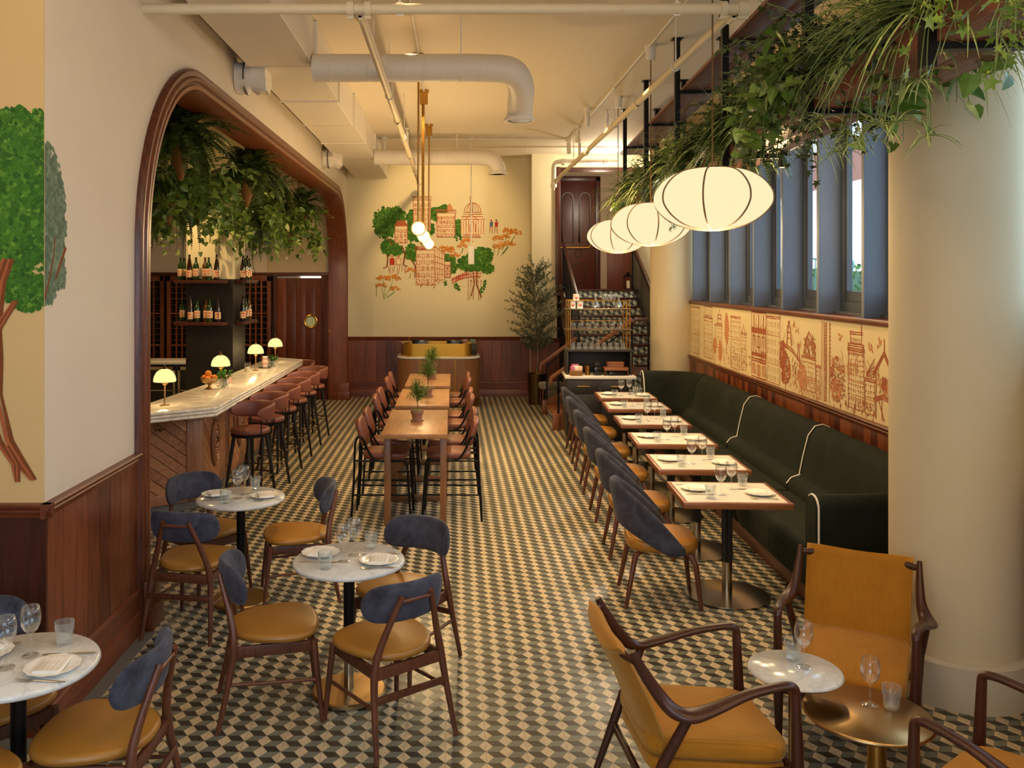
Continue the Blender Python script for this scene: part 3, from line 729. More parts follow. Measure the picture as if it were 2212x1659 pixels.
# ---- bar stools
def make_stool():
    t = thing('bar_stool', '', 'stool', group='bar stools along the marble bar')
    m = MB(); m.cushion(sup(0.205, 0.205, 36, 2), 0.70, 0.762, 0.03, 0.012); m.obj('seat', M_('leather_tan'), t, smooth=60)
    m = MB(); m.lathe([(0.19, 0.675), (0.20, 0.68), (0.20, 0.70), (0.0, 0.70)], 32); m.obj('seat_plate', M_('black_metal'), t, smooth=40)
    m = MB(); R = []; N = 30
    for i in range(N+1):
        a = rad(180 - 112 + 224*i/N); f = abs(2*i/N-1)
        hh = 0.088*(1-0.35*f**3); e = math.sqrt(max(0.06, 1-f**10)); ring = []
        for k in range(12):
            b = 2*PI*k/12; cz, sx = math.sin(b), math.cos(b)
            z = 0.925 + hh*e*math.copysign(abs(cz)**0.5, cz); r = 0.235 + 0.016*math.copysign(abs(sx)**0.6, sx) + 0.08*(z-0.925)
            ring.append((math.cos(a)*r, math.sin(a)*r, z))
        R.append(ring)
    m.rings(R); m.obj('backrest', M_('leather_tan'), t, smooth=60)
    for d in (80, 130, 180, 230, 280):
        m = MB(); a = rad(d); m.tube([(0.20*math.cos(a), 0.20*math.sin(a), 0.69), (0.222*math.cos(a), 0.222*math.sin(a), 0.70), (0.225*math.cos(a), 0.225*math.sin(a), 0.86)], 0.006, 6); m.obj('spindle', M_('black_metal'), t, smooth=60)
    for d in (45, 135, 225, 315):
        a = rad(d); m = MB(); m.tube([(0.265*math.cos(a), 0.265*math.sin(a), 0), (0.165*math.cos(a), 0.165*math.sin(a), 0.68)], [0.013, 0.022], 10); m.obj('leg', M_('black_paint'), t, smooth=60)
    m = MB(); m.tube([(0.222*math.cos(2*PI*k/28), 0.222*math.sin(2*PI*k/28), 0.27) for k in range(28)], 0.008, 8, closed=True); m.obj('foot_ring', M_('bronze'), t, smooth=60)
    return t
ST = Proto(make_stool)
for i in range(6):
    ST.put((-2.10+0.005*i, 9.10+0.745*i, 0), rad(228+(4, -3, 3, -4, 2, 0)[i]), 'tan leather bar stool, %s from the angled corner of the bar' % ['first', 'second', 'third', 'fourth', 'fifth', 'sixth'][i])
ST.put((-2.42, 13.80, 0), -PI/2-0.2, 'bar stool round the far end of the bar near the porthole door')

# ---- lounge chairs
def make_lounge():
    t = thing('lounge_chair', '', 'armchair', group='mustard corduroy armchairs')
    # seat cushion
    m = MB(); T = Matrix.Translation((0.03, 0, 0.33)) @ Rm('Y', 5)
    m.cushion(sup(0.305, 0.262, 44, 7), 0.0, 0.085, 0.03, 0.018, 0, T); m.obj('seat', M_('corduroy'), t, smooth=60)
    m = MB(); T2 = Matrix.Translation((0.03, 0, 0.265)) @ Rm('Y', 5); m.cushion(sup(0.295, 0.258, 44, 8), 0.0, 0.06, 0.02, 0, 0, T2); m.obj('seat_base', M_('corduroy'), t, smooth=60)
    m = MB(); R = []; N = 14
    prof = smoothpath([(-0.16, 0.31), (-0.215, 0.45), (-0.275, 0.60), (-0.345, 0.74), (-0.375, 0.80)] and [(-0.16, 0, 0.31), (-0.215, 0, 0.45), (-0.275, 0, 0.60), (-0.345, 0, 0.74), (-0.366, 0, 0.785), (-0.392, 0, 0.812)], 4)
    for i, p in enumerate(prof):
        tt = (prof[min(i+1, len(prof)-1)] - prof[max(i-1, 0)]).normalized(); nn = V((-tt.z, 0, tt.x))
        if nn.x > 0: nn = -nn
        f = i/(len(prof)-1); hw = 0.255 + 0.012*f; ring = []
        th = 0.036 - 0.004*f
        if i in (0, len(prof)-1): th *= 0.55
        for k in range(N):
            u = -1 + 2*k/(N-1); ring.append(p + V((0, u*hw, 0)) - nn*(th*(1-abs(u)**6)) + nn*(0.03*(1-u*u)))
        for k in range(N):
            u = 1 - 2*k/(N-1); ring.append(p + V((0, u*hw, 0)) + nn*(th*(1-abs(u)**6)) + nn*(0.03*(1-u*u)))
        R.append(ring)
    m.rings(R); m.obj('backrest', M_('corduroy'), t, smooth=60)
    for s in (-1, 1):
        m = MB(); P = [(0.325, 0.305*s, 0.61), (0.315, 0.305*s, 0.648), (0.26, 0.308*s, 0.655), (0.12, 0.318*s, 0.632), (-0.02, 0.335*s, 0.590), (-0.12, 0.342*s, 0.568), (-0.185, 0.325*s, 0.580), (-0.235, 0.305*s, 0.630), (-0.30, 0.297*s, 0.725), (-0.345, 0.295*s, 0.81)]
        rs = [(0.019, 0.019), (0.022, 0.018), (0.024, 0.016), (0.026, 0.016), (0.036, 0.017), (0.044, 0.022), (0.034, 0.028), (0.024, 0.028), (0.018, 0.024), (0.012, 0.014)]
        m.tube(smoothpath(P, 4), lerpr(rs, 4), 12, up=(0, 0, 1)); m.obj('arm', M_('dark_walnut'), t, smooth=70)
        m = MB(); m.tube([(0.345, 0.295*s, 0), (0.335, 0.30*s, 0.30), (0.323, 0.305*s, 0.635)], [0.015, 0.026, 0.019], 12); m.obj('leg', M_('dark_walnut'), t, smooth=70)
        m = MB(); m.tube([(-0.36, 0.285*s, 0), (-0.22, 0.30*s, 0.36), (-0.125, 0.335*s, 0.565)], [0.014, 0.023, 0.02], 12); m.obj('leg', M_('dark_walnut'), t, smooth=70)
        m = MB(); m.bar((0.33, 0.278*s, 0.29), (-0.22, 0.278*s, 0.25), 0.022, 0.05); m.obj('side_rail', M_('dark_walnut'), t, bevel=0.004)
    for s in (-1, 1): m = MB(); m.tube([(-0.338, 0.30*s, 0.772), (-0.366, 0.23*s, 0.775)], (0.015, 0.02), 10); m.obj('back_dowel', M_('dark_walnut'), t, smooth=60)
    m = MB(); m.bar((0.33, -0.29, 0.28), (0.33, 0.29, 0.28), 0.022, 0.05); m.obj('front_rail', M_('dark_walnut'), t, bevel=0.004); m = MB(); m.bar((-0.27, -0.285, 0.22), (-0.27, 0.285, 0.22), 0.022, 0.035); m.obj('rear_rail', M_('dark_walnut'), t, bevel=0.004)
    return t
LC = Proto(make_lounge)
LC.put((1.045, 3.82, 0), rad(4), 'mustard corduroy armchair seen from its side, nearest the aisle')
LC.put((2.04, 4.47, 0), rad(-120), 'mustard corduroy armchair facing us beside the round column')
LC.put((2.17, 3.21, 0), rad(128), 'mustard corduroy armchair cut off by the lower picture edge')
def side_table(name, label, x, y, z, r, topmat, legmat, leg_r, base_r, lx=0, ly=0):
    t = thing(name, label, 'table', (x, y, 0))
    m = MB(); m.lathe([(0, z-0.022), (r-0.012, z-0.022), (r, z-0.013), (r, z-0.008), (r-0.008, z), (0, z)], 56); m.obj('tabletop', M_(topmat), t, smooth=50)
    m = MB(); m.lathe([(leg_r, 0.012), (leg_r, z-0.022)], 24, 0, (lx, ly, 0)); m.obj('column', M_(legmat), t, smooth=50)
    m = MB(); m.lathe([(base_r, 0), (base_r, 0.01), (base_r-0.01, 0.016), (0, 0.016)], 40, 0, (lx, ly, 0)); m.obj('base_disc', M_(legmat), t, smooth=50)
side_table('side_table', 'small white marble side table on a thin brass leg between armchairs', 1.54, 3.935, 0.55, 0.205, 'marble_white', 'brass_brushed', 0.011, 0.13, -0.01, 0.02)
side_table('side_table', 'low round brushed brass side table overlapped by the white marble one', 1.775, 3.74, 0.45, 0.262, 'brass_brushed', 'brass', 0.038, 0.16, 0.03, -0.02)

# ---- green banquette (local frame follows the right wall; y along, x outward)
def wallx(y): return RWX + 0.0365*y
t = thing('banquette', 'long dark green velvet banquette with white piping along the panelled wall', 'banquette', (0, 0, 0))
BY0, BY1 = 5.80, 12.25
def bx(y): return wallx(y) - 0.03
def seat_front(y): return bx(y) - 0.86 - 0.03*(y-6)/6
mb = MB(); R = []
for y in (BY0+0.12, 8.0, 10.0, BY1-0.12): R.append([(seat_front(y)+0.09, y, 0.0), (bx(y), y, 0.0), (bx(y), y, 0.17), (seat_front(y)+0.07, y, 0.17)])
mb.rings(R); mb.obj('plinth', M_('mahogany_h'), t, bevel=0.004)
def segbar(name, y0, y1, fn, mat, n=8, endr=0.5, sm=60):
    mb = MB(); R = []; ys = [y0 + (y1-y0)*i/n for i in range(n+1)]
    for i, y in enumerate(ys):
        f = 1.0
        R.append([V((px, y, pz)) for px, pz in fn(y)])
    # rounded ends
    def shrink(r, k, dy):
        c = sum(r, V((0,0,0)))/len(r); return [c + (p-c)*k + V((0, dy, 0)) for p in r]
    R = [shrink(R[0], 0.9, 0)] + [shrink(R[0], 0.975, 0.012)] + [[p + V((0, 0.04, 0)) for p in R[0]]] + R[1:-1] + [[p - V((0, 0.04, 0)) for p in R[-1]]] + [shrink(R[-1], 0.975, -0.012)] + [shrink(R[-1], 0.9, 0)]
    mb.rings(R); return mb.obj(name, mat, t, smooth=sm)
cuts = [BY0+0.14, 7.66, 9.55, BY1-0.55]
def seatsec(y):
    f = seat_front(y); b = bx(y) - 0.2
    return [(f+0.03, 0.17), (b, 0.17), (b, 0.45), (f+0.12, 0.46), (f+0.05, 0.45), (f+0.012, 0.42), (f, 0.37), (f+0.005, 0.25)]
def backsec(y):
    b = bx(y); f = b - 0.30
    return [(f+0.03, 0.40), (b, 0.40), (b, 0.95), (b-0.03, 1.0), (b-0.09, 1.025), (b-0.16, 1.01), (b-0.22, 0.93), (f+0.035, 0.75), (f+0.0, 0.58), (f-0.02, 0.55)]
def lumbsec(y):
    b = bx(y); f = b - 0.40
    return [(f, 0.45), (b-0.2, 0.45), (b-0.2, 0.60), (f+0.10, 0.585), (f+0.03, 0.56), (f-0.01, 0.51)]
PIPE = {}
for a, b in zip(cuts[:-1], cuts[1:]):
    segbar('seat_cushion', a, b, seatsec, M_('green_velvet')); PIPE[a] = (segbar('back_cushion', a, b, backsec, M_('green_velvet')), segbar('lumbar_roll', a, b, lumbsec, M_('green_velvet')))
# piping at the joints
for y in cuts[1:-1]:
    for fn in (backsec, lumbsec):
        pts = [(px-0.004, y, pz+0.003) for px, pz in fn(y)]
        pts = pts[3:] if fn is backsec else pts[2:]
        mb = MB(); mb.tube(pts, 0.006, 6); mb.obj('piping', M_('white_piping'), PIPE[y][0 if fn is backsec else 1], 'white piping', smooth=60)
# near arm: rounded upright panel
def armbox(y0, y1, zt):
    mb = MB(); R = []; ym = (y0+y1)/2; x0 = seat_front(ym)+0.0; x1 = bx(ym)
    for i in range(9):
        f = i/8; x = x0 + (x1-x0)*f
        zz = zt + 0.03*max(0, (f-0.3)/0.7)
        pts = []
        w = (y1-y0)/2
        for k in range(11):
            a = PI*k/10; pts.append(V((x, ym + w*math.cos(a), zz - w*0.9 + w*0.9*math.sin(a))))
        pts += [V((x, y0, 0.0)), V((x, y1, 0.0))]
        R.append(pts)
    c = sum(R[0], V((0,0,0)))/len(R[0]); R.insert(0, [c + (p-c)*0.93 + V((-0.02, 0, 0)) for p in R[0]])
    mb.rings(R); return mb, R[1]
mb, ring = armbox(BY0-0.04, BY0+0.14, 0.86); arm_ = mb.obj('arm_panel', M_('green_velvet'), t, smooth=60)
mb = MB(); mb.tube([p + V((-0.002, 0, 0)) for p in ([ring[-1]] + ring[0:11] + [ring[-2]])] , 0.007, 6); mb.obj('piping', M_('white_piping'), arm_, 'white piping outlining the arm', smooth=60)
# far rounded corner and end
mb = MB(); R = []; yc = BY1-0.55; R0 = 0.60
for i in range(13):
    a = PI/2*i/12; xc = bx(yc) - R0; ring = []
    for dx, z in ((-0.30, 0.40), (0, 0.40), (0, 0.95), (-0.03, 1.0), (-0.09, 1.025), (-0.16, 1.01), (-0.22, 0.93), (-0.265, 0.75), (-0.30, 0.58), (-0.32, 0.55)):
        r = R0 + dx; ring.append(V((xc + r*math.cos(a), yc + r*math.sin(a), z)))
    R.append(ring)
xe = seat_front(yc)+0.05
R.append([V((xe, p.y, p.z)) for p in R[-1]])
mb.rings(R); mb.obj('corner_back', M_('green_velvet'), t, smooth=60)
mb = MB(); mb.b2((xe, yc-0.04, 0.17), (bx(yc)-0.2, yc+0.42, 0.455)); mb.obj('corner_seat', M_('green_velvet'), t, bevel=0.04, seg=4)
mb = MB(); pts = [R[-1][k] + V((-0.004, 0, 0)) for k in range(2, 10)]; mb.tube(pts + [V((xe-0.004, pts[-1].y, 0.2))], 0.007, 6); mb.obj('piping', M_('white_piping'), t, 'white piping on the far end', smooth=60)
# ------------------------------------------------------------------ tableware
def make_wine():
    m = MB(); m.lathe([(0, 0), (0.034, 0.0), (0.0345, 0.002), (0.012, 0.006), (0.0045, 0.014), (0.0035, 0.05), (0.004, 0.085), (0.010, 0.093), (0.026, 0.108), (0.038, 0.132), (0.0415, 0.155), (0.039, 0.18), (0.0335, 0.205), (0.0325, 0.2055), (0.038, 0.18), (0.0405, 0.155), (0.037, 0.132), (0.024, 0.1085), (0, 0.099)], 28)
    return tag(m.obj('wine_glass', M_('glass'), smooth=70), '', 'wine glass', 'stemmed wine glasses on the tables')
def make_tumbler():
    def rib(k, z): return 1.0 - (0.035 if (k % 2 and 0.008 < z < 0.088) else 0)
    m = MB(); m.lathe([(0, 0.0), (0.028, 0.0), (0.031, 0.006), (0.0325, 0.03), (0.0335, 0.052), (0.0375, 0.056), (0.039, 0.07), (0.040, 0.095), (0.0385, 0.095), (0.0372, 0.07), (0.0315, 0.05), (0.029, 0.012), (0, 0.010)], 48, rib=rib)
    return tag(m.obj('tumbler', M_('ribbed_glass'), smooth=25), '', 'tumbler', 'ribbed water tumblers on the tables')
def make_plate():
    t = MB()
    def rib(k, z): return 1.0 + (0.022*math.cos(12*2*PI*k/72) if z > 0.008 else 0)
    t.lathe([(0, 0.0), (0.055, 0.0), (0.06, 0.004), (0.075, 0.009), (0.104, 0.016), (0.106, 0.018), (0.102, 0.0185), (0.072, 0.012), (0.056, 0.007), (0, 0.0065)], 72, rib=rib)
    return tag(t.obj('plate', M_('porcelain'), smooth=60), '', 'plate', 'scalloped white plates on the tables')
def make_napkin():
    t = thing('napkin', '', 'napkin', group='folded napkins on the plates')
    m = MB(); R = []
    for i in range(7):
        x = -0.072 + 0.144*i/6; k = 0.004*math.sin(i*1.1)
        R.append([(x, -0.048, 0.002), (x, 0.048, 0.002), (x, 0.053, 0.009+k), (x, 0.048, 0.018+k), (x, 0.0, 0.0195+k), (x, -0.048, 0.017+k), (x, -0.053, 0.009)])
    m.rings(R); cl = m.obj('napkin_cloth', M_('linen'), t, smooth=50)
    m = MB()
    for q in range(5):
        y = -0.040 + 0.02*q; m.add([(-0.072, y, 0.0185), (-0.072, y+0.0016, 0.0185), (0.0, y+0.0016, 0.0225), (0.0, y, 0.0225), (0.072, y+0.0016, 0.0185), (0.072, y, 0.0185)], [(0, 1, 2, 3), (3, 2, 4, 5)])
    m.obj('napkin_stripe', M_('linen_line'), cl, smooth=0)
    return t
def make_knife():
    m = MB(); m.tube([(-0.105, 0, 0.003), (-0.06, 0, 0.004), (-0.005, 0, 0.003)], [(0.004, 0.002), (0.0055, 0.003), (0.004, 0.002)], 8)
    m.tube([(-0.005, 0, 0.002), (0.05, 0.001, 0.002), (0.09, 0.002, 0.002), (0.112, 0.004, 0.002)], [(0.004, 0.001), (0.009, 0.001), (0.009, 0.001), (0.001, 0.001)], 8)
    return tag(m.obj('knife', M_('cutlery'), smooth=50), '', 'knife', 'table knives beside the plates')
def make_fork():
    m = MB(); m.tube(smoothpath([(-0.10, 0, 0.002), (-0.05, 0, 0.004), (0.02, 0, 0.006), (0.045, 0, 0.003)], 3), lerpr([(0.006, 0.0015), (0.005, 0.002), (0.0025, 0.0015), (0.011, 0.0012)], 3), 8)
    for k in range(4): m.tube([(0.044, -0.009+0.006*k, 0.003), (0.075, -0.009+0.006*k, 0.004), (0.098, -0.0085+0.0057*k, 0.009)], [(0.0022, 0.001), (0.0018, 0.001), (0.0008, 0.0008)], 5)
    return tag(m.obj('fork', M_('cutlery'), smooth=50), '', 'fork', 'table forks beside the plates')
WG, TU, PL, NP, KN, FO = (Proto(f) for f in (make_wine, make_tumbler, make_plate, make_napkin, make_knife, make_fork))
def setting(tx, ty, tz, ta, where, lay):
    # lay: list of (proto, word, x, y, turn); positions in the frame of the seat, which looks along +x of ta
    c, s = math.cos(ta), math.sin(ta)
    for p, word, x, y, a, dz in lay:
        p.put((tx + c*x - s*y, ty + s*x + c*y, tz+dz), ta + a, '%s %s' % (word, where))
rj = random.Random(3)
def lay_of(k, px, py, kn, fk, wx, wy, ux, uy):
    j = lambda q: rj.uniform(-q, q)
    a = j(0.25)
    return [(PL, 'scalloped plate', px, py, a, 0.0005), (NP, 'striped folded napkin on the plate', px, py, a+PI/2+j(0.15), 0.007), (KN, 'table knife', px+j(0.015), kn, j(0.08), 0.001),
            (FO, 'table fork', px+j(0.015), fk, j(0.12), 0.001), (WG, 'stemmed wine glass', wx, wy, 0, 0.0), (TU, 'ribbed tumbler', ux, uy, 0, 0.0)]
for i, (x, y) in enumerate(BTABLES):
    for side, a in (('chair', 0), ('banquette', PI)):
        setting(x, y, 0.7505, BA+a, 'at the %s side of the %s banquette table' % (side, ORD[i]), lay_of(i, -0.215, 0.06, -0.09, 0.20, -0.06+rj.uniform(-.01,.01), -0.085, -0.165, -0.20))
for x, y, nm in RTABLES:
    for side, a in (('wall', 0.05), ('aisle', PI+0.05)):
        if nm == 'far': a += 0.25
        setting(x, y, 0.7505, a, 'at the %s side of the %s round table' % (side, nm), lay_of(0, -0.165, 0.075, -0.065, 0.185, -0.025, -0.055, -0.115, -0.175))
WG.put((1.585, 3.945, 0.5505), 0, 'wine glass on the small white marble side table'); TU.put((1.565, 4.02, 0.5505), 0, 'ribbed tumbler behind the glass on the white marble side table')
WG.put((1.815, 3.80, 0.4505), 0, 'wine glass on the low brass side table'); TU.put((1.895, 3.775, 0.4505), 0, 'ribbed tumbler on the low brass side table')
# topiaries on the high tables
def twigs(m, rnd, base, R, n, h, leaf, lm, sm, squash=1.0):
    for i in range(n):
        a = rnd.uniform(0, 2*PI); e = rnd.uniform(-0.35, 1.45); r = R*rnd.uniform(0.55, 1.05)
        d = V((math.cos(a)*math.cos(e), math.sin(a)*math.cos(e), math.sin(e)*squash))
        tip = base + V((0, 0, h)) + d*r; st = base + V((0, 0, h*rnd.uniform(0.0, 0.8)))
        mid = (st+tip)/2 + V((0, 0, 0.01))
        m.tube([st, mid, tip], 0.0012, 3, sm)
        for k in range(9):
            f = 0.3+0.7*k/8; p = st.lerp(tip, f)
            leafquad(m, p, (d + V((rnd.uniform(-1,1), rnd.uniform(-1,1), rnd.uniform(-.6,1)))).normalized(), leaf*rnd.uniform(.7,1.2), leaf*0.32, lm, rnd)
def leafquad(m, p, d, L, W, mat, rnd):
    s = d.cross(V((rnd.uniform(-1,1), rnd.uniform(-1,1), rnd.uniform(-1,1))))
    if s.length < 1e-3: s = d.orthogonal()
    s.normalize(); n = d.cross(s)
    m.add([p, p + d*L*0.5 + s*W + n*L*0.06, p + d*L, p + d*L*0.5 - s*W + n*L*0.06], [(0, 1, 2, 3)], mat)
def topiary(x, y, h, R, label, seed):
    rnd = random.Random(seed)
    t = thing('potted_topiary', label, 'plant', (x, y, 0.9005), 0, 'little topiary trees on the high tables')
    m = MB(); m.lathe([(0, 0), (0.062, 0), (0.066, 0.012), (0.06, 0.014), (0.0, 0.014)], 28); m.obj('saucer', M_('terracotta'), t, smooth=40)
    m = MB(); m.lathe([(0, 0.014), (0.044, 0.014), (0.056, 0.075), (0.063, 0.077), (0.066, 0.108), (0.058, 0.108), (0.055, 0.095), (0, 0.095)], 28); m.obj('pot', M_('terracotta'), t, smooth=40)
    m = MB(); m.lathe([(0.056, 0.096), (0.04, 0.112), (0, 0.116)], 20); m.obj('moss', M_('moss'), t, smooth=40)
    m = MB(); m.tube(smoothpath([(0, 0, 0.1), (0.006, 0.003, 0.16), (-0.003, 0, h)], 3), 0.0045, 6); m.obj('stem', M_('olive_bark'), t, smooth=60)
    m = MB(); twigs(m, rnd, V((0, 0, h-0.06)), R, 110, 0.10, 0.016, 0, 1, 1.15); m.obj('foliage', [M_('leaf_topiary'), M_('stem_green')], t, smooth=0)
topiary(-0.347, 8.63, 0.24, 0.115, 'terracotta potted topiary on the nearest high table', 1); topiary(-0.294, 10.44, 0.27, 0.135, 'bushier potted topiary on the middle high table', 2); topiary(-0.285, 12.25, 0.28, 0.125, 'potted topiary on the farthest high table', 3)
# ------------------------------------------------------------------ bar
groove = plain('bar_groove', '#2a1810', 0.7)
t = thing('bar_counter', 'wooden bar with diagonal boards and a thick layered marble top', 'bar', (0, 0, 0))
D = V((0.766, 0.643, 0)); K = V((-2.56, 8.78, 0)); A0 = K - D*1.35
TOP = [(-2.263, 8.453), (-2.29, 13.44), (-2.87, 13.86), (-2.885, 10.3), (-3.02, 8.66), (-3.62, 8.16), (-3.30, 7.585)]
def inset(poly, q):
    c = (sum(p[0] for p in poly)/len(poly), sum(p[1] for p in poly)/len(poly)); out = []
    for i, p in enumerate(poly):
        a = V((poly[i-1][0], poly[i-1][1])); b = V(p); c2 = V((poly[(i+1) % len(poly)][0], poly[(i+1) % len(poly)][1]))
        d1 = (b-a).normalized(); d2 = (c2-b).normalized(); n1 = V((-d1.y, d1.x)); n2 = V((-d2.y, d2.x))
        n = (n1+n2).normalized(); k = 1/max(0.3, n.dot(n1)); out.append(tuple(b + n*q*k))
    return out
mb = MB()
for i, z in enumerate((0.972, 1.005, 1.038)):
    P = inset(TOP, 0.008*(2-i)*0.8)
    prof = [(0.010, 0.0), (0.003, 0.004), (0.0, 0.013), (0.0, 0.02), (0.003, 0.028), (0.010, 0.032)]
    R = [[(p[0], p[1], z+dz) for p in inset(P, q)] for q, dz in prof]
    mb.rings(R)
mb.obj('countertop', M_('marble_bar'), t, smooth=50, tri=True)
base = [tuple(K[:2]), (-2.56, 13.2), (-2.80, 13.2), (-2.80, 10.0), (-2.95, 8.95), tuple((A0 + V((-0.2, 0.25, 0)))[:2]), tuple(A0[:2])]
mb = MB(); mb.prism(base, 0.09, 0.972); mb.obj('carcass', groove, t, smooth=0, tri=True)
mb = MB(); mb.prism(inset(base, 0.01), 0, 0.09); mb.obj('plinth', M_('grey_tile'), t, smooth=0, tri=True)
def panel(org, d, L, z0, z1, slope, parent, chevron=False):
    # framed panel of diagonal boards on a vertical face; d along face, n outward
    n = V((d.y, -d.x, 0)); 
    def P(u, z, o): return org + d*u + V((0, 0, z)) + n*o
    fr = MB()
    for u0, u1, a, b in ((0, L, z0, z0+0.10), (0, L, z1-0.03, z1), (0, 0.07, z0, z1), (L-0.07, L, z0, z1)):
        fr.add([P(u0,a,0), P(u1,a,0), P(u1,b,0), P(u0,b,0), P(u0,a,0.03), P(u1,a,0.03), P(u1,b,0.03), P(u0,b,0.03)], [(3,2,1,0),(4,5,6,7),(0,1,5,4),(1,2,6,5),(2,3,7,6),(3,0,4,7)])
    fr.obj('panel_frame', M_('bar_wood_z'), parent, bevel=0.006)
    bd = MB(); a0, a1, b0, b1 = 0.07, L-0.07, z0+0.10, z1-0.03
    def clipband(c0, c1, sgn, ua, ub):
        # band of points with c0 <= z + sgn*u < c1 within the rectangle
        poly = [(ua, b0), (ub, b0), (ub, b1), (ua, b1)]
        for lim, keep in ((c0, 1), (c1, -1)):
            out = []
            for i in range(len(poly)):
                p, q = poly[i], poly[(i+1) % len(poly)]
                fp = (p[1]+sgn*p[0]-lim)*keep; fq = (q[1]+sgn*q[0]-lim)*keep
                if fp >= 0: out.append(p)
                if (fp > 0) != (fq > 0) and abs(fp-fq) > 1e-9:
                    k = fp/(fp-fq); out.append((p[0]+(q[0]-p[0])*k, p[1]+(q[1]-p[1])*k))
            poly = out
            if len(poly) < 3: return
        m = len(poly)
        bd.add([P(u, z, 0.0) for u, z in poly] + [P(u, z, 0.016) for u, z in poly], [tuple(range(m))[::-1], tuple(range(m, 2*m))] + [(i, (i+1) % m, m+(i+1) % m, m+i) for i in range(m)])
    halves = [(a0, (a0+a1)/2, slope), ((a0+a1)/2, a1, -slope)] if chevron else [(a0, a1, slope)]
    for ua, ub, sg in halves:
        c = -3.0
        while c < 4: clipband(c+0.004, c+0.112, sg, ua, ub); c += 0.116
    bd.obj('diagonal_boards', M_('bar_wood'), parent, smooth=0)
panel(A0, D, 1.30, 0.09, 0.97, 0.8, t)
for i in range(4): panel(V((-2.56, 8.84+1.1*i, 0)), V((0, 1, 0)), 1.06, 0.09, 0.97, 0.8, t, True)
mb = MB(); mb.box((-2.565, 8.79, 0.53), (0.10, 0.10, 0.88), rz=0.35); mb.box((-2.565, 8.79, 0.53), (0.125, 0.05, 0.88), rz=0.35); mb.obj('corner_post', M_('bar_wood_z'), t, bevel=0.008)
# carved oval medallions on the long side
for i in range(2):
    m = MB(); yc = 9.37+1.1*i
    for q, o in ((1.0, 0.02), (0.84, 0.028), (0.68, 0.022)):
        m.tube([(-2.56+o+0.012, yc+0.15*q*math.cos(2*PI*k/32), 0.56+0.24*q*math.sin(2*PI*k/32)) for k in range(32)], 0.014, 6, closed=True, up=(1, 0, 0))
    for k in range(26):
        rr = random.Random(k+i*50); a = rr.uniform(0, 2*PI); q = rr.uniform(0, 0.6)
        m.lathe([(0.022, 0), (0.012, 0.014), (0, 0.018)], 8, 0, M=Matrix.Translation((-2.535, yc+0.15*q*math.cos(a), 0.56+0.24*q*math.sin(a))) @ Rm('Y', 90))
    m.obj('carved_medallion', M_('bar_wood_z'), t, 'carved oval medallion', smooth=50)
# coat hook under the top
n = V((D.y, -D.x, 0)); hp = A0 + D*0.95 + V((0, 0, 0.84)) + n*0.016
m = MB(); m.tube([hp, hp + n*0.03 + V((0, 0, -0.015)), hp + n*0.05 + V((0, 0, -0.02)), hp + n*0.055 + V((0, 0, 0.005))], 0.005, 6)
for s in (-1, 1): m.tube([hp, hp + D*0.035*s + n*0.02 + V((0, 0, -0.008)), hp + D*0.05*s + n*0.02 + V((0, 0, 0.012))], 0.005, 6)
m.obj('coat_hook', M_('bronze'), t, smooth=60)

# lamps
def make_lamp():
    t = thing('table_lamp', '', 'lamp', group='mushroom lamps along the bar')
    m = MB(); m.lathe([(0, 0), (0.048, 0), (0.05, 0.004), (0.012, 0.012), (0.0085, 0.02), (0.0085, 0.19), (0.012, 0.195), (0.032, 0.215), (0.036, 0.235), (0.034, 0.245), (0, 0.245)], 24); m.obj('stand', M_('brass_brushed'), t, smooth=40)
    m = MB(); pr = [(0.105, 0.232), (0.108, 0.245), (0.100, 0.285), (0.078, 0.325), (0.045, 0.348), (0.018, 0.356)]; m.lathe([(0.036, 0.234)] + pr + [(0, 0.357)], 32); sh = m.obj('lamp_shade', M_('lamp_opal'), t, smooth=60)
    m = MB(); m.lathe([(0.022, 0.352), (0.02, 0.368), (0.008, 0.374), (0.006, 0.385), (0.011, 0.392), (0, 0.398)], 16); m.obj('finial', M_('bronze'), sh, smooth=60)
    return t
LP = Proto(make_lamp)
LAMPS = [(-2.80, 8.52, 'first mushroom lamp on the marble bar, beside the arch post'), (-2.66, 10.05, 'mushroom lamp behind the bowl of oranges'), (-2.64, 11.75, 'third mushroom lamp along the bar'), (-2.62, 12.95, 'last mushroom lamp at the far end of the bar')]
for x, y, l in LAMPS: LP.put((x, y, 1.071), 0, l)
t = thing('fruit_bowl', 'fluted gilt footed bowl holding oranges on the bar', 'bowl', (-2.72, 9.80, 1.071))
def rib(k, z): return 1 + (0.03*math.cos(14*2*PI*k/56) if z > 0.05 else 0)
m = MB(); m.lathe([(0, 0), (0.05, 0), (0.052, 0.006), (0.02, 0.02), (0.014, 0.04), (0.03, 0.055), (0.075, 0.075), (0.092, 0.105), (0.096, 0.125), (0.09, 0.125), (0.085, 0.105), (0.06, 0.08), (0, 0.07)], 56, rib=rib); m.obj('bowl_body', M_('brass_brushed'), t, smooth=50)
def make_orange():
    m = MB(); m.lathe([(0, -0.034)] + [(0.036*math.cos(a), 0.035*math.sin(a)) for a in [rad(-75+15*k) for k in range(11)]] + [(0, 0.034)], 20); return tag(m.obj('orange', M_('orange_skin'), smooth=60), '', 'orange', 'oranges heaped in the gilt bowl')
OR = Proto(make_orange)
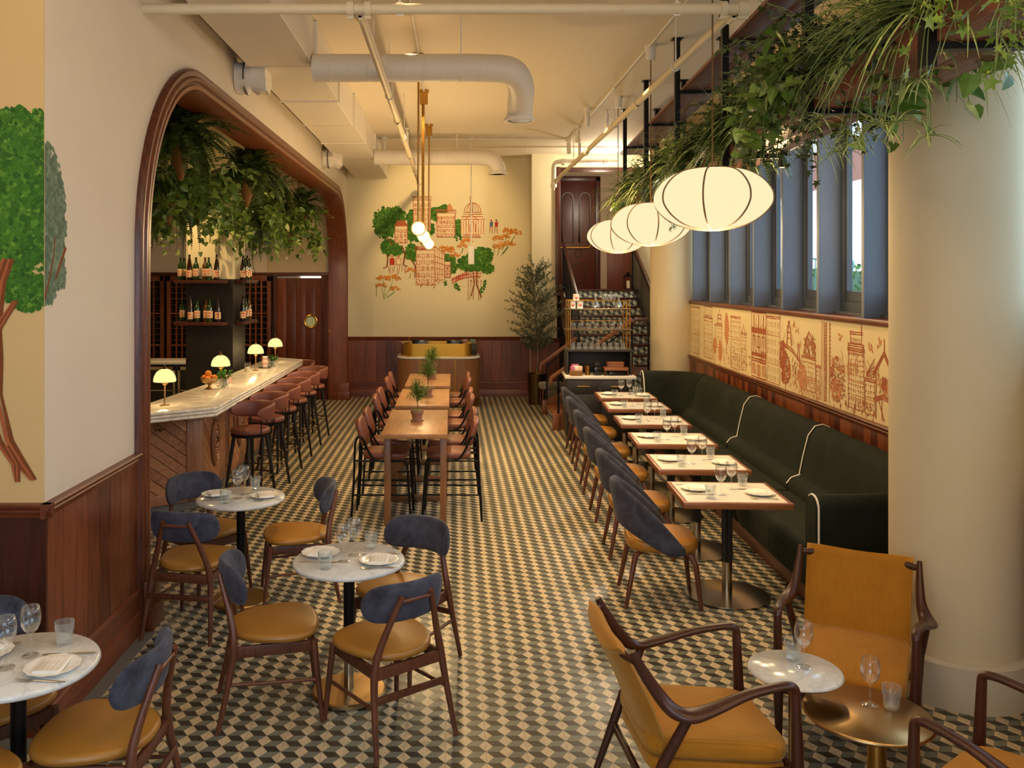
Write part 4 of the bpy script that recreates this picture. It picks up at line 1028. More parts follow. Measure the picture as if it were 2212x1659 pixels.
for dx, dy, dz, l in ((-0.05, -0.02, 0.125, 'orange at the back wall side of the gilt bowl'), (0.0, -0.055, 0.118, 'low orange at the front rim of the gilt bowl'), (0.055, 0.0, 0.125, 'orange at the stool side of the gilt bowl'), (-0.015, 0.045, 0.13, 'orange deepest in the gilt bowl'), (-0.01, -0.015, 0.175, 'topmost orange of the heap in the gilt bowl')):
    OR.put((-2.72+dx, 9.80+dy, 1.071+dz), 0.3, l)
def herbjar(x, y, label, seed, s=1.0):
    rnd = random.Random(seed); t = thing('herb_jar', label, 'jar', (x, y, 1.071))
    m = MB(); m.lathe([(0, 0), (0.05*s, 0), (0.056*s, 0.01), (0.056*s, 0.09*s), (0.047*s, 0.10*s), (0.047*s, 0.108*s), (0.043*s, 0.108*s), (0.052*s, 0.088*s), (0.05*s, 0.008), (0, 0.006)], 28); m.obj('glass_jar', M_('ribbed_glass'), t, smooth=50)
    m = MB()
    for i in range(26):
        a = rnd.uniform(0, 2*PI); q = rnd.uniform(0.3, 1); tip = V((math.cos(a)*0.085*q*s, math.sin(a)*0.085*q*s, (0.13+rnd.uniform(0, 0.07))*s)); st = V((math.cos(a+2)*0.03*s, math.sin(a+2)*0.03*s, 0.012))
        m.tube([st, (st+tip)/2 + V((0, 0, 0.02)), tip], 0.0016, 4, 1)
        for k in range(6):
            d = V((rnd.uniform(-1, 1), rnd.uniform(-1, 1), rnd.uniform(-.3, 1))).normalized(); leafquad(m, st.lerp(tip, 0.72+0.06*k), d, 0.032*s, 0.011*s, 0, rnd)
    m.obj('foliage', [M_('leaf_herb'), M_('stem_green')], t, smooth=0)
herbjar(-2.58, 9.92, 'glass jar of leafy herbs beside the bowl of oranges', 5); herbjar(-2.52, 12.30, 'small jar of herbs by the straw holder at the far bar end', 6, 0.8)
def striped_cup(x, y, z, label, w=0.034, h=0.10):
    t = thing('straw_cup', label, 'cup', (x, y, z))
    m = MB(); m.lathe([(0, 0), (w, 0), (w*1.04, h), (w*0.95, h), (w*0.9, 0.008), (0, 0.006)], 24); m.obj('cup_body', M_('tin_paper'), t, smooth=50)
    m = MB(); N = 24
    for q in range(6):
        zz = h*(0.06+0.15*q)
        for k in range(N):
            a, b = 2*PI*k/N, 2*PI*(k+1)/N; dz = [0.012*abs(((j*3/N) % 1)-0.5)*2 for j in (k, k+1)]; r = w*1.05+0.0005
            m.add([(r*math.cos(a), r*math.sin(a), zz+dz[0]), (r*math.cos(b), r*math.sin(b), zz+dz[1]), (r*math.cos(b), r*math.sin(b), zz+dz[1]+0.007), (r*math.cos(a), r*math.sin(a), zz+dz[0]+0.007)], [(0, 1, 2, 3)])
    m.obj('red_stripe', M_('red_print'), t, smooth=0)
striped_cup(-2.63, 10.28, 1.071, 'red and white striped cup behind the second lamp'); striped_cup(-2.60, 12.15, 1.078, 'red and white striped cup in the glass caddy', 0.036, 0.15)
t = thing('bar_caddy', 'small black framed glass caddy near the far end of the bar', 'caddy', (-2.60, 12.15, 1.071))
m = MB(); m.b2((-0.075, -0.075, 0), (0.075, 0.075, 0.006)); m.obj('tray', M_('black_metal'), t)
m = MB()
for sx in (-1, 1):
    for sy in (-1, 1): m.bar((0.072*sx, 0.072*sy, 0), (0.072*sx, 0.072*sy, 0.13), 0.005, 0.005)
for z in (0.06, 0.13): m.tube([(-.072, -.072, z), (.072, -.072, z), (.072, .072, z), (-.072, .072, z)], 0.003, 5, closed=True)
m.obj('wire_frame', M_('black_metal'), t)
t = thing('candle_glass', 'glass candle holder with a pale candle at the third lamp', 'candle', (-2.72, 11.62, 1.071))
m = MB(); m.lathe([(0, 0), (0.04, 0), (0.04, 0.12), (0.038, 0.12), (0.038, 0.004), (0, 0.004)], 24); m.obj('glass_cylinder', M_('glass'), t, smooth=50)
m = MB(); m.lathe([(0, 0.005), (0.035, 0.005), (0.035, 0.055), (0, 0.052)], 20); m.obj('candle', M_('candle_wax'), t, smooth=50)
# ---- black column behind the bar with bottle shelves
CX0, CX1, CY0, CY1 = -3.655, -3.01, 12.0, 12.72
mb = MB(); mb.b2((CX0, CY0, 0), (CX1, CY1, 2.30), 0); mb.b2((CX0+0.005, CY0+0.005, 2.30), (CX1-0.005, CY1-0.005, 4.1), 1)
o = struct('column_3', mb, [M_('black_paint'), M_('wall_cream')], 'square bar column, black below and cream above', smooth=0)
def shelf(lo, hi, z, label, ropes):
    t = thing('bottle_shelf', label, 'shelf', (0, 0, 0), group='hanging bottle shelves on the bar column')
    m = MB(); m.b2((lo[0], lo[1], z-0.045), (hi[0], hi[1], z)); m.obj('board', M_('mahogany_dark'), t, bevel=0.004)
    for i, (a, b) in enumerate(ropes):
        m = MB(); m.tube([a, b], 0.004, 5); m.obj('cable', M_('black_metal'), t, smooth=0)
SH = {}
for z, nm, up in ((2.285, 'upper', 3.3), (1.715, 'lower', 2.24)):
    shelf((-3.70, CY0-0.17), (-3.06, CY0-0.005), *(z, '%s bottle shelf on the camera facing side of the bar column' % nm, [((-3.66, CY0-0.15, z), (-3.66, CY0-0.15 if up < 3 else CY0-0.02, up)), ((-3.17, CY0-0.15, z), (-3.17, CY0-0.15 if up < 3 else CY0-0.02, up))]))
    shelf((CX1+0.005, CY0+0.12), (CX1+0.17, CY0+0.80), *(z, '%s bottle shelf on the aisle side of the bar column' % nm, [((CX1+0.15, CY0+0.15, z), (CX1+0.15 if up < 3 else CX1+0.01, CY0+0.35, up)), ((CX1+0.15, CY0+0.75, z), (CX1+0.15 if up < 3 else CX1+0.01, CY0+0.55, up))]))
    shelf((CX0-0.17, CY0-0.0), (CX0-0.005, CY0+0.70), *(z, '%s bottle shelf on the far side of the bar column' % nm, [((CX0-0.15, CY0+0.05, z), (CX0-0.15 if up < 3 else CX0-0.01, CY0+0.25, up)), ((CX0-0.15, CY0+0.65, z), (CX0-0.15 if up < 3 else CX0-0.01, CY0+0.45, up))]))
def make_bottle(name, glassm, tall):
    def mk():
        t = thing(name, '', 'bottle', group='bottles on the column shelves')
        if tall: pr = [(0, 0), (0.036, 0), (0.039, 0.006), (0.039, 0.15), (0.030, 0.22), (0.016, 0.29), (0.0135, 0.335), (0.016, 0.338), (0.016, 0.35), (0, 0.35)]
        else: pr = [(0, 0), (0.037, 0), (0.040, 0.006), (0.040, 0.185), (0.034, 0.215), (0.016, 0.245), (0.0135, 0.295), (0.016, 0.298), (0.016, 0.31), (0, 0.31)]
        m = MB(); m.lathe(pr, 20); m.obj('bottle_body', M_(glassm), t, smooth=50)
        z0 = 0.04 if tall else 0.055; h = 0.095 if tall else 0.10
        m = MB(); m.shell([(0.0402 if not tall else 0.0395, z0), (0.0408 if not tall else 0.04, z0+0.001), (0.0408 if not tall else 0.04, z0+h)], 24); lb = m.obj('label', M_('label_paper'), t, smooth=50)
        m = MB()
        for dx, dz, rr in ((-0.012, 0.068, 0.013), (0.010, 0.066, 0.012), (0.0, 0.03, 0.009)):
            pts = []
            for k in range(12):
                a = 2*PI*k/12; u = dx + rr*math.cos(a)*1.2; ang = -PI/2 + u/0.041; r = 0.0415
                pts.append((r*math.cos(ang), r*math.sin(ang), z0+dz+rr*math.sin(a)))
            m.add(pts, [tuple(range(12))])
        m.obj('label_print', M_('label_red'), lb, smooth=0)
        return t
    return Proto(mk)
BG, BB, BA_, BD = make_bottle('wine_bottle', 'bottle_green', False), make_bottle('wine_bottle', 'bottle_brown', True), make_bottle('wine_bottle', 'bottle_amber', False), make_bottle('wine_bottle', 'bottle_dark', True)
seq = [(-3.58, BB, 'tall brown'), (-3.49, BG, 'green'), (-3.375, BA_, 'amber'), (-3.31, BG, 'second green'), (-3.21, BB, 'second tall brown')]
for z, nm in ((2.286, 'upper'), (1.716, 'lower')):
    for i, (x, p, w) in enumerate(seq):
        p.put((x + (0.015 if nm == 'lower' else 0), CY0-0.08-(0.03 if i == 3 else 0)+(0.03 if i == 2 else 0), z), 0.1*i-0.2, '%s bottle on the %s shelf facing us, %s along' % (w, nm, ['first', 'next', 'middle', 'fourth', 'last'][i]))
    ys = [(0.20, BB, 'tall brown'), (0.33, BG, 'green'), (0.45, BB, 'second tall brown'), (0.58, BG, 'second green')] if nm == 'upper' else [(0.2, BD, 'tall dark'), (0.36, BG, 'green'), (0.56, BA_, 'amber')]
    for dy, p, w in ys: p.put((CX1+0.09, CY0+dy, z), 0.6, '%s bottle on the %s aisle side shelf of the column' % (w, nm))
    ys = [(0.06, BG, 'front green'), (0.22, BG, 'middle green'), (0.38, BG, 'rear green')] if nm == 'upper' else [(0.15, BG, 'single dark green')]
    for dy, p, w in ys: p.put((CX0-0.09, CY0+dy, z), -0.5, '%s bottle on the %s far side shelf of the column' % (w, nm))
# ---- back bar counter and glass cooler
t = thing('back_bar', 'low dark back bar counter with a pale stone top and glass front', 'counter', (0, 0, 0))
mb = MB(); mb.b2((-6.0, 14.4, 0.0), (-3.8, 15.0, 0.90)); mb.obj('cabinet_body', M_('black_paint'), t, bevel=0.005)
mb = MB(); mb.b2((-6.05, 14.36, 0.90), (-3.75, 15.05, 0.94)); mb.obj('countertop', M_('stone_white'), t, bevel=0.004)
for i in range(3):
    mb = MB(); x0 = -5.95+0.72*i
    for a, b in (((x0, .14), (x0+.68, .18)), ((x0, .80), (x0+.68, .86)), ((x0, .14), (x0+.04, .86)), ((x0+.64, .14), (x0+.68, .86)), ((x0, .46), (x0+.68, .48))): mb.b2((a[0], 14.375, a[1]), (b[0], 14.40, b[1]))
    mb.obj('cooler_door', M_('steel'), t, bevel=0.003)
# ---- lattice wine cabinets
def wine_cabinet(x0, x1, label, word):
    t = thing('wine_cabinet', label, 'cabinet', (0, 0, 0), group='lattice wine cabinets behind the bar')
    mb = MB(); mb.b2((x0, 16.74, 0.0), (x1, 16.8, 2.36)); mb.obj('cabinet_back', M_('black_paint'), t, smooth=0)
    mb = MB()
    for a, b in (((x0, 0), (x0+.07, 2.36)), ((x1-.07, 0), (x1, 2.36)), ((x0, 2.26), (x1, 2.36)), ((x0, 0), (x1, 0.12))): mb.b2((a[0], 16.6, a[1]), (b[0], 16.74, b[1]))
    mb.obj('frame', M_('mahogany'), t, bevel=0.005)
    mb = MB(); k = max(2, int(round((x1-x0-0.14)/0.115))); st = (x1-x0-0.14)/k
    for i in range(1, k): mb.b2((x0+.07+i*st-.012, 16.62, 0.12), (x0+.07+i*st+.012, 16.66, 2.26))
    for j in range(1, 19):
        z = 0.12+0.113*j; mb.b2((x0+.07, 16.63, z-.005), (x1-.07, 16.70, z+.005))
    for z in (1.05, 1.65): mb.b2((x0+.07, 16.615, z-.012), (x1-.07, 16.66, z+.012))
    mb.obj('lattice', M_('wainscot_warm'), t, smooth=0)
    rr = random.Random(int(abs(x0)*100))
    for i in range(k):
        for j in range(7, 18):
            if rr.random() < 0.22: continue
            WB.put((x0+.07+(i+.5)*st, 16.738, 0.12+0.113*j+0.045), 0, 'dark wine bottle lying end on in the lattice of the %s wine cabinet' % word, 'bottles lying in the %s wine cabinet' % word)
def make_lying():
    m = MB(); m.lathe([(0.036, 0), (0.036, 0.02), (0.014, 0.05), (0.013, 0.09), (0, 0.09)], 12, M=Rm('X', 90)); return tag(m.obj('lying_bottle', M_('bottle_dark'), smooth=40), '', 'bottle')
WB = Proto(make_lying)
wine_cabinet(-6.0, -5.48, 'wine cabinet nearest the arch post, behind the first lamp', 'arch post'); wine_cabinet(-5.42, -4.75, 'wine cabinet just before the black bar column', 'middle'); wine_cabinet(-4.02, -3.45, 'wine cabinet between the bar column and the porthole door', 'porthole side')
# ------------------------------------------------------------------ host stand
t = thing('host_stand', 'rounded wooden host stand with a brass screen and white marble band', 'desk', (-0.25, 16.05, 0))
def uout(w, d, r, n=8):
    # U shaped front outline (open at the back), counter clockwise
    P = [(w/2, d/2)]
    for cx, a0 in ((w/2-r, 0.0), (-w/2+r, -PI/2)):
        for k in range(n+1):
            a = a0 - PI/2*k/n; P.append((cx + r*math.cos(a), -d/2+r + r*math.sin(a)))
    P.append((-w/2, d/2)); return P
W_, D_ = 1.48, 0.80
P = uout(W_, D_, 0.28)
m = MB(); m.prism(P[::-1], 0.16, 0.87); m.obj('body', M_('oak_z'), t, smooth=40)
m = MB(); m.prism(uout(W_+0.004, D_+0.004, 0.28)[::-1], 0.0, 0.16); m.obj('plinth', M_('brass'), t, smooth=40)
m = MB(); m.prism(uout(W_+0.03, D_+0.03, 0.29)[::-1], 0.872, 0.905); m.obj('marble_band', M_('marble_white'), t, smooth=40, bevel=0.006)
m = MB(); Q = uout(W_-0.12, D_-0.12, 0.23); Q2 = uout(W_-0.15, D_-0.15, 0.215)
m.rings([[(p[0], p[1], 0.90) for p in Q], [(p[0], p[1], 1.14) for p in Q], [(p[0], p[1], 1.14) for p in Q2], [(p[0], p[1], 0.90) for p in Q2]], cap=False)
m.f = [f for f in m.f if not (0 in f and len(Q)-1 in f)]; m.m = m.m[:len(m.f)]
m.obj('brass_screen', M_('brass_bright'), t, smooth=40)
m = MB(); m.b2((-W_/2+0.08, -D_/2+0.1, 0.90), (W_/2-0.08, D_/2, 0.93)); m.obj('desk_top', M_('oak'), t)
for x in (-0.33, 0.30):
    m = MB(); m.b2((x-0.012, -D_/2-0.004, 0.16), (x+0.012, -D_/2+0.01, 0.87)); m.obj('brass_strip', M_('brass'), t, smooth=0)
for x, l in ((-0.34, 'black reservation screen at the bar side of the host stand'), (0.30, 'black reservation screen at the stair side of the host stand')):
    s = thing('desk_screen', l, 'screen', (-0.25+x, 16.15, 0.931), group='screens behind the brass host stand')
    m = MB(); m.b2((-0.15, -0.012, 0.04), (0.15, 0.012, 0.245)); m.obj('display', M_('screen_black'), s, bevel=0.005)
    m = MB(); m.b2((-0.02, 0, 0.0), (0.02, 0.03, 0.1)); m.b2((-0.08, -0.05, 0), (0.08, 0.07, 0.012)); m.obj('stand', M_('black_metal'), s)
s = thing('brass_bird_dish', 'small metal swan shaped dish on the host stand rim', 'ornament', (-0.86, 15.80, 0.931))
m = MB(); m.lathe([(0, 0), (0.02, 0), (0.02, 0.19), (0.05, 0.20), (0.09, 0.235), (0.085, 0.235), (0.04, 0.21), (0, 0.205)], 20, sx=1.1); m.obj('dish', M_('cutlery'), s, smooth=50)
m = MB(); m.tube(smoothpath([(0.06, 0, 0.215), (0.09, 0, 0.25), (0.075, 0, 0.29), (0.085, 0, 0.325), (0.105, 0, 0.315)], 3), 0.008, 6); m.obj('swan_neck', M_('brass_bright'), s, smooth=60)
def bowl(x, z, mat, l):
    s = thing('candy_bowl', l, 'bowl', (x, 15.86, z), group='little footed bowls on the host stand')
    m = MB(); m.lathe([(0, 0), (0.03, 0), (0.03, 0.008), (0.012, 0.02), (0.014, 0.03), (0.05, 0.045), (0.062, 0.078), (0.057, 0.078), (0.045, 0.05), (0, 0.04)], 24); m.obj('bowl_body', M_(mat), s, smooth=50)
b = thing('book_stack', 'small closed box carrying the bowls on the host stand', 'box', (0.30, 15.86, 0.931)); m = MB(); m.b2((-0.14, -0.09, 0), (0.14, 0.09, 0.19)); m.obj('box_body', M_('black_paint'), b, bevel=0.004)
bowl(0.23, 1.1215, 'pink_glaze', 'little pale pink footed bowl on the host stand'); bowl(0.37, 1.1215, 'mint_glaze', 'little mint green footed bowl on the host stand')

# ------------------------------------------------------------------ stairs
t = thing('staircase', 'stair with cube patterned tile risers and dark wooden treads', 'stairs', (0, 0, 0))
X0, X1 = 2.12, 3.55
n = 8; zb, zt = 0.85, 2.10; yb, yt = 14.95, 17.1; dz = (zt-zb)/n; dy = (yt-yb)/(n-1)
for i in range(n):
    y = yb+dy*i; z0 = zb+dz*i
    mb = MB(); mb.b2((X0, y, z0-0.0), (X1, y+0.02, z0+dz-0.035)); r = mb.obj('riser', M_('riser_tile'), t, smooth=0)
    mb = MB(); mb.b2((X0-0.02, y-0.025, z0+dz-0.035), (X1, y+dy+0.0 if i < n-1 else y+0.06, z0+dz)); mb.obj('tread', M_('mahogany_dark'), t, bevel=0.006)
mb = MB(); mb.b2((X0, yt+0.05, zt-0.1), (3.66, 18.45, zt)); mb.obj('upper_landing', M_('mahogany_dark'), t, smooth=0)
mb = MB(); mb.b2((2.75, 13.42, 0.0), (3.0, 13.75, 0.85)); mb.b2((2.75, 13.75, 0.0), (X1-0.0, 14.95, 0.85)); mb.obj('lower_landing', M_('mahogany_dark'), t, smooth=0)
mb = MB(); mb.b2((2.75, 13.41, 0.0), (3.0, 13.42, 0.85)); mb.obj('landing_face', M_('riser_tile'), t, smooth=0)
for i in range(5):
    x = 1.62+0.28*i*0.85; z0 = 0.17*i
    mb = MB(); mb.b2((x, 13.42, 0 if i == 0 else z0-0.17), (x+0.02, 14.9, z0+0.135)); mb.obj('riser', M_('riser_tile'), t, smooth=0)
    mb = MB(); mb.b2((x-0.025, 13.4, z0+0.135), (x+0.27, 14.92, z0+0.17)); mb.obj('tread', M_('rail_wood'), t, bevel=0.006)
for y in (13.34, 14.9):
    mb = MB(); mb.prism([(1.56, 0.0), (1.78, 0.0), (2.78, 0.78), (2.78, 0.98), (1.60, 0.22), (1.56, 0.22)], y, y+0.05, 0, Matrix(((1,0,0,0),(0,0,1,0),(0,1,0,0),(0,0,0,1)))); mb.obj('stringer', M_('rail_wood'), t, smooth=0, tri=True)
mb = MB(); mb.b2((1.53, 13.30, 0), (1.63, 13.43, 0.24)); mb.b2((1.53, 14.86, 0), (1.63, 14.98, 0.24)); mb.obj('newel_block', M_('rail_wood'), t, bevel=0.006)
# side stringer of the upper flight
mb = MB(); mb.prism([(14.9, 0.80), (14.95, 1.12), (17.1, 2.24), (17.2, 2.1), (17.2, 1.75)], X0-0.06, X0, 0, MX); mb.obj('stringer', M_('mahogany_dark'), t, smooth=0, tri=True)
def mesh_panel(A, B, h0, h1, step=0.045, w=0.006):
    # woven metal grid between two posts A and B (floor points with z), from h0 to h1 above the line A-B
    m = MB(); A = V(A); B = V(B); L = (B-A).length; k = max(2, int(L/step))
    for i in range(k+1):
        p = A.lerp(B, i/k); m.bar(p + V((0, 0, h0)), p + V((0, 0, h1)), w, w*0.6)
    q = max(2, int((h1-h0)/step))
    for j in range(q+1):
        z = h0 + (h1-h0)*j/q; m.bar(A + V((0, 0, z)), B + V((0, 0, z)), w, w*0.6)
    return m
def railing(name, label, A, B, h, posts, railmat='rail_wood', ext=0.0):
    t = thing(name, label, 'railing', (0, 0, 0), group='mesh filled stair railings')
    A = V(A); B = V(B); d = (B-A).normalized()
    m = MB(); a = A - d*ext + V((0, 0, h)); m.bar(a, B + V((0, 0, h)), 0.05, 0.055); m.bar(a, a - V((0, 0, 0.10)), 0.045, 0.05, up=(0, 1, 0)); m.obj('handrail', M_(railmat), t, bevel=0.006)
    mesh_panel(A, B, 0.12, h-0.10).obj('mesh_panel', M_('black_metal'), t, smooth=0)
    for f in posts:
        p = A.lerp(B, f); m = MB(); m.bar(p, p + V((0, 0, h-0.03)), 0.025, 0.025, up=(0, 1, 0)); m.obj('post', M_('black_metal'), t, smooth=0)
    m = MB(); m.bar(A + V((0, 0, h-0.09)), B + V((0, 0, h-0.09)), 0.02, 0.02); m.bar(A + V((0, 0, 0.11)), B + V((0, 0, 0.11)), 0.02, 0.02); m.obj('frame_bar', M_('black_metal'), t, smooth=0)
railing('stair_railing', 'wooden handrail with black mesh on the near side of the lower steps', (1.60, 13.38, 0.03), (2.75, 13.38, 0.86), 0.82, (0.02, 0.5, 1.0), ext=0.12)
railing('stair_railing', 'wooden handrail with black mesh on the far side of the lower steps', (1.60, 14.92, 0.03), (2.12, 14.92, 0.42), 0.88, (0.02, 1.0), ext=0.12)
railing('stair_railing', 'dark handrail with black mesh climbing to the street door', (2.16, 14.95, 0.98), (2.16, 17.0, 2.08), 0.92, (0.0, 0.5, 1.0), 'dark_walnut')
railing('stair_railing', 'short railing with black mesh on the upper landing', (2.10, 17.12, 2.1), (2.10, 18.3, 2.1), 1.0, (0.0, 1.0), 'dark_walnut')
railing('stair_railing', 'dark handrail running down behind the far plaster column', (3.50, 14.95, 0.98), (3.50, 17.0, 2.08), 0.92, (0.0, 1.0), 'dark_walnut')
railing('stair_railing', 'level railing with black mesh along the lower landing', (2.78, 13.38, 0.86), (3.0, 13.38, 0.86), 0.82, (1.0,), 'dark_walnut')
# lantern on the landing
t = thing('candle_lantern', 'small dark lantern with a candle standing by the street door', 'lantern', (3.60, 17.9, 2.1))
m = MB()
for sx in (-1, 1):
    for sy in (-1, 1): m.bar((.075*sx, .075*sy, 0), (.075*sx, .075*sy, .24), .012, .012)
m.b2((-.09, -.09, 0), (.09, .09, .015)); m.lathe([(0.12, 0.24), (0.03, 0.31), (0.03, 0.34), (0, 0.34)], 4); m.obj('lantern_frame', M_('black_metal'), t, smooth=0)
m = MB(); m.lathe([(0, .016), (.035, .016), (.035, .17), (0, .165)], 16); m.obj('candle', M_('candle_wax'), t, smooth=40)

# ------------------------------------------------------------------ service station
t = thing('service_station', 'black service cabinet with pale counter and brass glass rack', 'cabinet', (2.10, 12.40, 0), BA)
m = MB(); m.b2((-0.48, 0.0, 0.08), (0.48, 0.62, 0.885)); m.obj('cabinet_body', M_('charcoal'), t, bevel=0.004)
m = MB(); m.b2((-0.46, 0.04, 0.0), (0.46, 0.6, 0.08)); m.obj('plinth', M_('black_paint'), t)
for x in (-0.24, 0.235):
    m = MB(); m.b2((x-0.225, -0.018, 0.68), (x+0.225, 0.0, 0.86)); d = m.obj('drawer', M_('charcoal'), t, bevel=0.004)
    m = MB(); m.b2((x-0.09, -0.035, 0.775), (x+0.09, -0.018, 0.787)); m.obj('handle', M_('brass_bright'), d, bevel=0.003)
    m = MB(); m.b2((x-0.225, -0.018, 0.12), (x+0.225, 0.0, 0.665)); m.obj('door', M_('charcoal'), t, bevel=0.004)
m = MB(); m.b2((-0.50, -0.03, 0.885), (0.50, 0.64, 0.925)); m.obj('countertop', M_('stone_white'), t, bevel=0.004)
m = MB()
for a, b in (((-0.47, .16, .925), (-0.44, .62, 1.26)), ((0.44, .16, .925), (0.47, .62, 1.26)), ((-0.47, .60, .925), (0.47, .62, 1.26)), ((-0.48, .15, 1.255), (0.48, .63, 1.285))): m.b2(a, b)
m.obj('hutch', M_('charcoal'), t, bevel=0.003)
for z in (1.555, 1.855):
    m = MB(); m.b2((-0.48, .17, z), (0.48, .60, z+.018)); m.obj('rack_shelf', M_('bronze'), t, bevel=0.003)
for x in (-0.44, -0.41, 0.40, 0.44):
    for y in (.20, .57):
        m = MB(); m.tube([(x, y, 1.285), (x, y, 1.99)], .008, 8); m.obj('rack_post', M_('brass'), t, smooth=50)
for y in (.20, .57):
    m = MB(); m.tube([(-.44, y, 1.99), (.44, y, 1.99)], .006, 6); m.tube([(-.41, y, 1.70), (.40, y, 1.70)], .005, 6); m.obj('rack_rail', M_('brass'), t, smooth=50)
c, s = math.cos(BA), math.sin(BA)
def SS(x, y, z): return (2.10 + c*x - s*y, 12.40 + s*x + c*y, z)
def flip(p):
    # same glass upside down
    def mk():
        src = p.o; m = src.data.copy(); m.transform(Matrix.Rotation(PI, 4, 'X') @ Matrix.Translation((0, 0, -max(v.co.z for v in m.vertices)))); o = bpy.data.objects.new(src.name.split('.')[0], m); COL.objects.link(o)
        return tag(o, '', src['category'])
    return Proto(mk)
WGF, TUF = flip(WG), flip(TU)
for i in range(7): WGF.put(SS(-0.36+0.112*i, 0.30, 1.574), 0, 'upturned wine glass on the middle shelf of the brass rack', 'upturned wine glasses on the brass rack')
for i in range(9): TUF.put(SS(-0.37+0.09*i, 0.26, 1.286), 0, 'upturned tumbler in the lowest row of the brass rack', 'upturned tumblers on the brass rack')
def make_decanter():
    m = MB(); m.lathe([(0, 0), (0.045, 0), (0.06, 0.012), (0.062, 0.03), (0.04, 0.075), (0.018, 0.12), (0.015, 0.17), (0.024, 0.20), (0.021, 0.20), (0.012, 0.17), (0.015, 0.12), (0.036, 0.075), (0.056, 0.03), (0, 0.012)], 24); return tag(m.obj('decanter', M_('glass'), smooth=60), '', 'decanter', 'glass decanters on top of the brass rack')
DE = Proto(make_decanter)
DE.put(SS(-0.03, 0.36, 1.8735), 0, 'glass decanter near the tomato tins on top of the rack'); DE.put(SS(0.30, 0.34, 1.8735), 0, 'glass decanter at the column end on top of the rack')
for i, l in enumerate(('wine glass just past the first decanter on top of the rack', 'wine glass in the middle between the decanters on the rack', 'wine glass just before the second decanter on the rack')): WG.put(SS(0.10+0.065*i, 0.42, 1.8735), 0, l, 'standing wine glasses on top of the brass rack')
def make_tin():
    t = thing('tomato_tin', '', 'tin', group='tomato tins on the brass rack')
    m = MB(); m.lathe([(0, 0), (0.045, 0), (0.046, 0.003), (0.044, 0.006), (0.044, 0.099), (0.046, 0.102), (0.045, 0.105), (0, 0.103)], 24); tb = m.obj('tin_body', M_('tin_paper'), t, smooth=40)
    m = MB()
    for dx, dz, r in ((-0.013, 0.048, 0.014), (0.012, 0.05, 0.015), (0.0, 0.036, 0.012)):
        pts = []
        for k in range(12):
            a = 2*PI*k/12; u = dx + r*math.cos(a); g = -PI/2 + u/0.044; pts.append((0.0448*math.cos(g), 0.0448*math.sin(g), dz + r*math.sin(a)))
        m.add(pts, [tuple(range(12))])
    m.obj('tomato_print', M_('red_print'), tb, smooth=0); return t
TN = Proto(make_tin)
TN.put(SS(-0.37, 0.27, 1.8735), 0, 'tomato tin at the post end of the rack, lower row'); TN.put(SS(-0.265, 0.27, 1.8735), 0, 'tomato tin next to the first decanter, lower row'); TN.put(SS(-0.32, 0.27, 1.979), 0, 'tomato tin stacked on top of two others')
# things on the station counter
t = thing('snack_basket', 'woven basket of pink and white packets on the station counter', 'basket', SS(-0.34, 0.05, 0.9255), 0.1)
m = MB(); m.prism(rrect(.17, .12, .02), 0, .075); m.obj('basket_body', M_('wicker'), t, bevel=.004)
for i, (x, z, a, mt) in enumerate(((-.04, .07, .3, 'pink_print'), (.0, .075, -.2, 'tin_paper'), (.05, .07, .5, 'label_paper'))):
    m = MB(); m.box((x, 0, z+.03), (.08, .05, .07), rz=a); m.obj('packet', M_(mt), t, bevel=.01)
t = thing('card_box', 'small pink printed box behind the woven basket', 'box', SS(-0.34, 0.22, 0.9255)); m = MB(); m.b2((-.055, -.03, 0), (.055, .03, .15)); m.obj('box_body', M_('pink_print'), t, bevel=.004)
t = thing('brass_cup', 'slant cut brass cup on the station counter', 'cup', SS(-0.17, 0.12, 0.9255)); m = MB(); m.lathe([(0, 0), (.038, 0), (.036, .06), (.04, .13), (.036, .13), (.032, .06), (0, .01)], 24); m.obj('cup_body', M_('brass'), t, smooth=50)
t = thing('card_terminal', 'black upright payment printer on the station counter', 'printer', SS(-0.03, 0.13, 0.9255)); m = MB(); m.b2((-.055, -.06, 0), (.055, .07, .12)); m.obj('printer_body', M_('screen_black'), t, bevel=.008); m = MB(); m.b2((-.04, -.01, .12), (.04, .06, .18)); m.obj('paper_cover', M_('black_paint'), t, bevel=.006)
t = thing('wooden_tray', 'dark wooden bill tray on the station counter', 'tray', SS(0.23, 0.14, 0.9255)); m = MB(); m.b2((-.17, -.08, .07), (.17, .09, .115)); m.obj('tray_top', M_('rail_wood'), t, bevel=.004)
m = MB(); m.b2((-.17, -.08, 0), (-.15, .09, .07)); m.b2((.15, -.08, 0), (.17, .09, .07)); m.obj('tray_side', M_('mahogany_dark'), t); m = MB(); m.b2((-.11, -.09, 0), (.12, .06, .05)); m.obj('bill_folder', M_('screen_black'), t, bevel=.004)
def make_board():
    m = MB(); m.b2((-.115, -.06, 0), (.115, .06, .018)); return tag(m.obj('bill_board', M_('rail_wood'), bevel=.003), '', 'board', 'stacked wooden bill boards on the tray')
BO = Proto(make_board)
for i in range(4): BO.put(SS(0.22+0.006*(i % 2), 0.14, 0.9255+0.1155+0.019*i), BA+0.04*i, '%s board of the stack on the wooden tray' % ('lowest', 'second', 'third', 'topmost')[i])
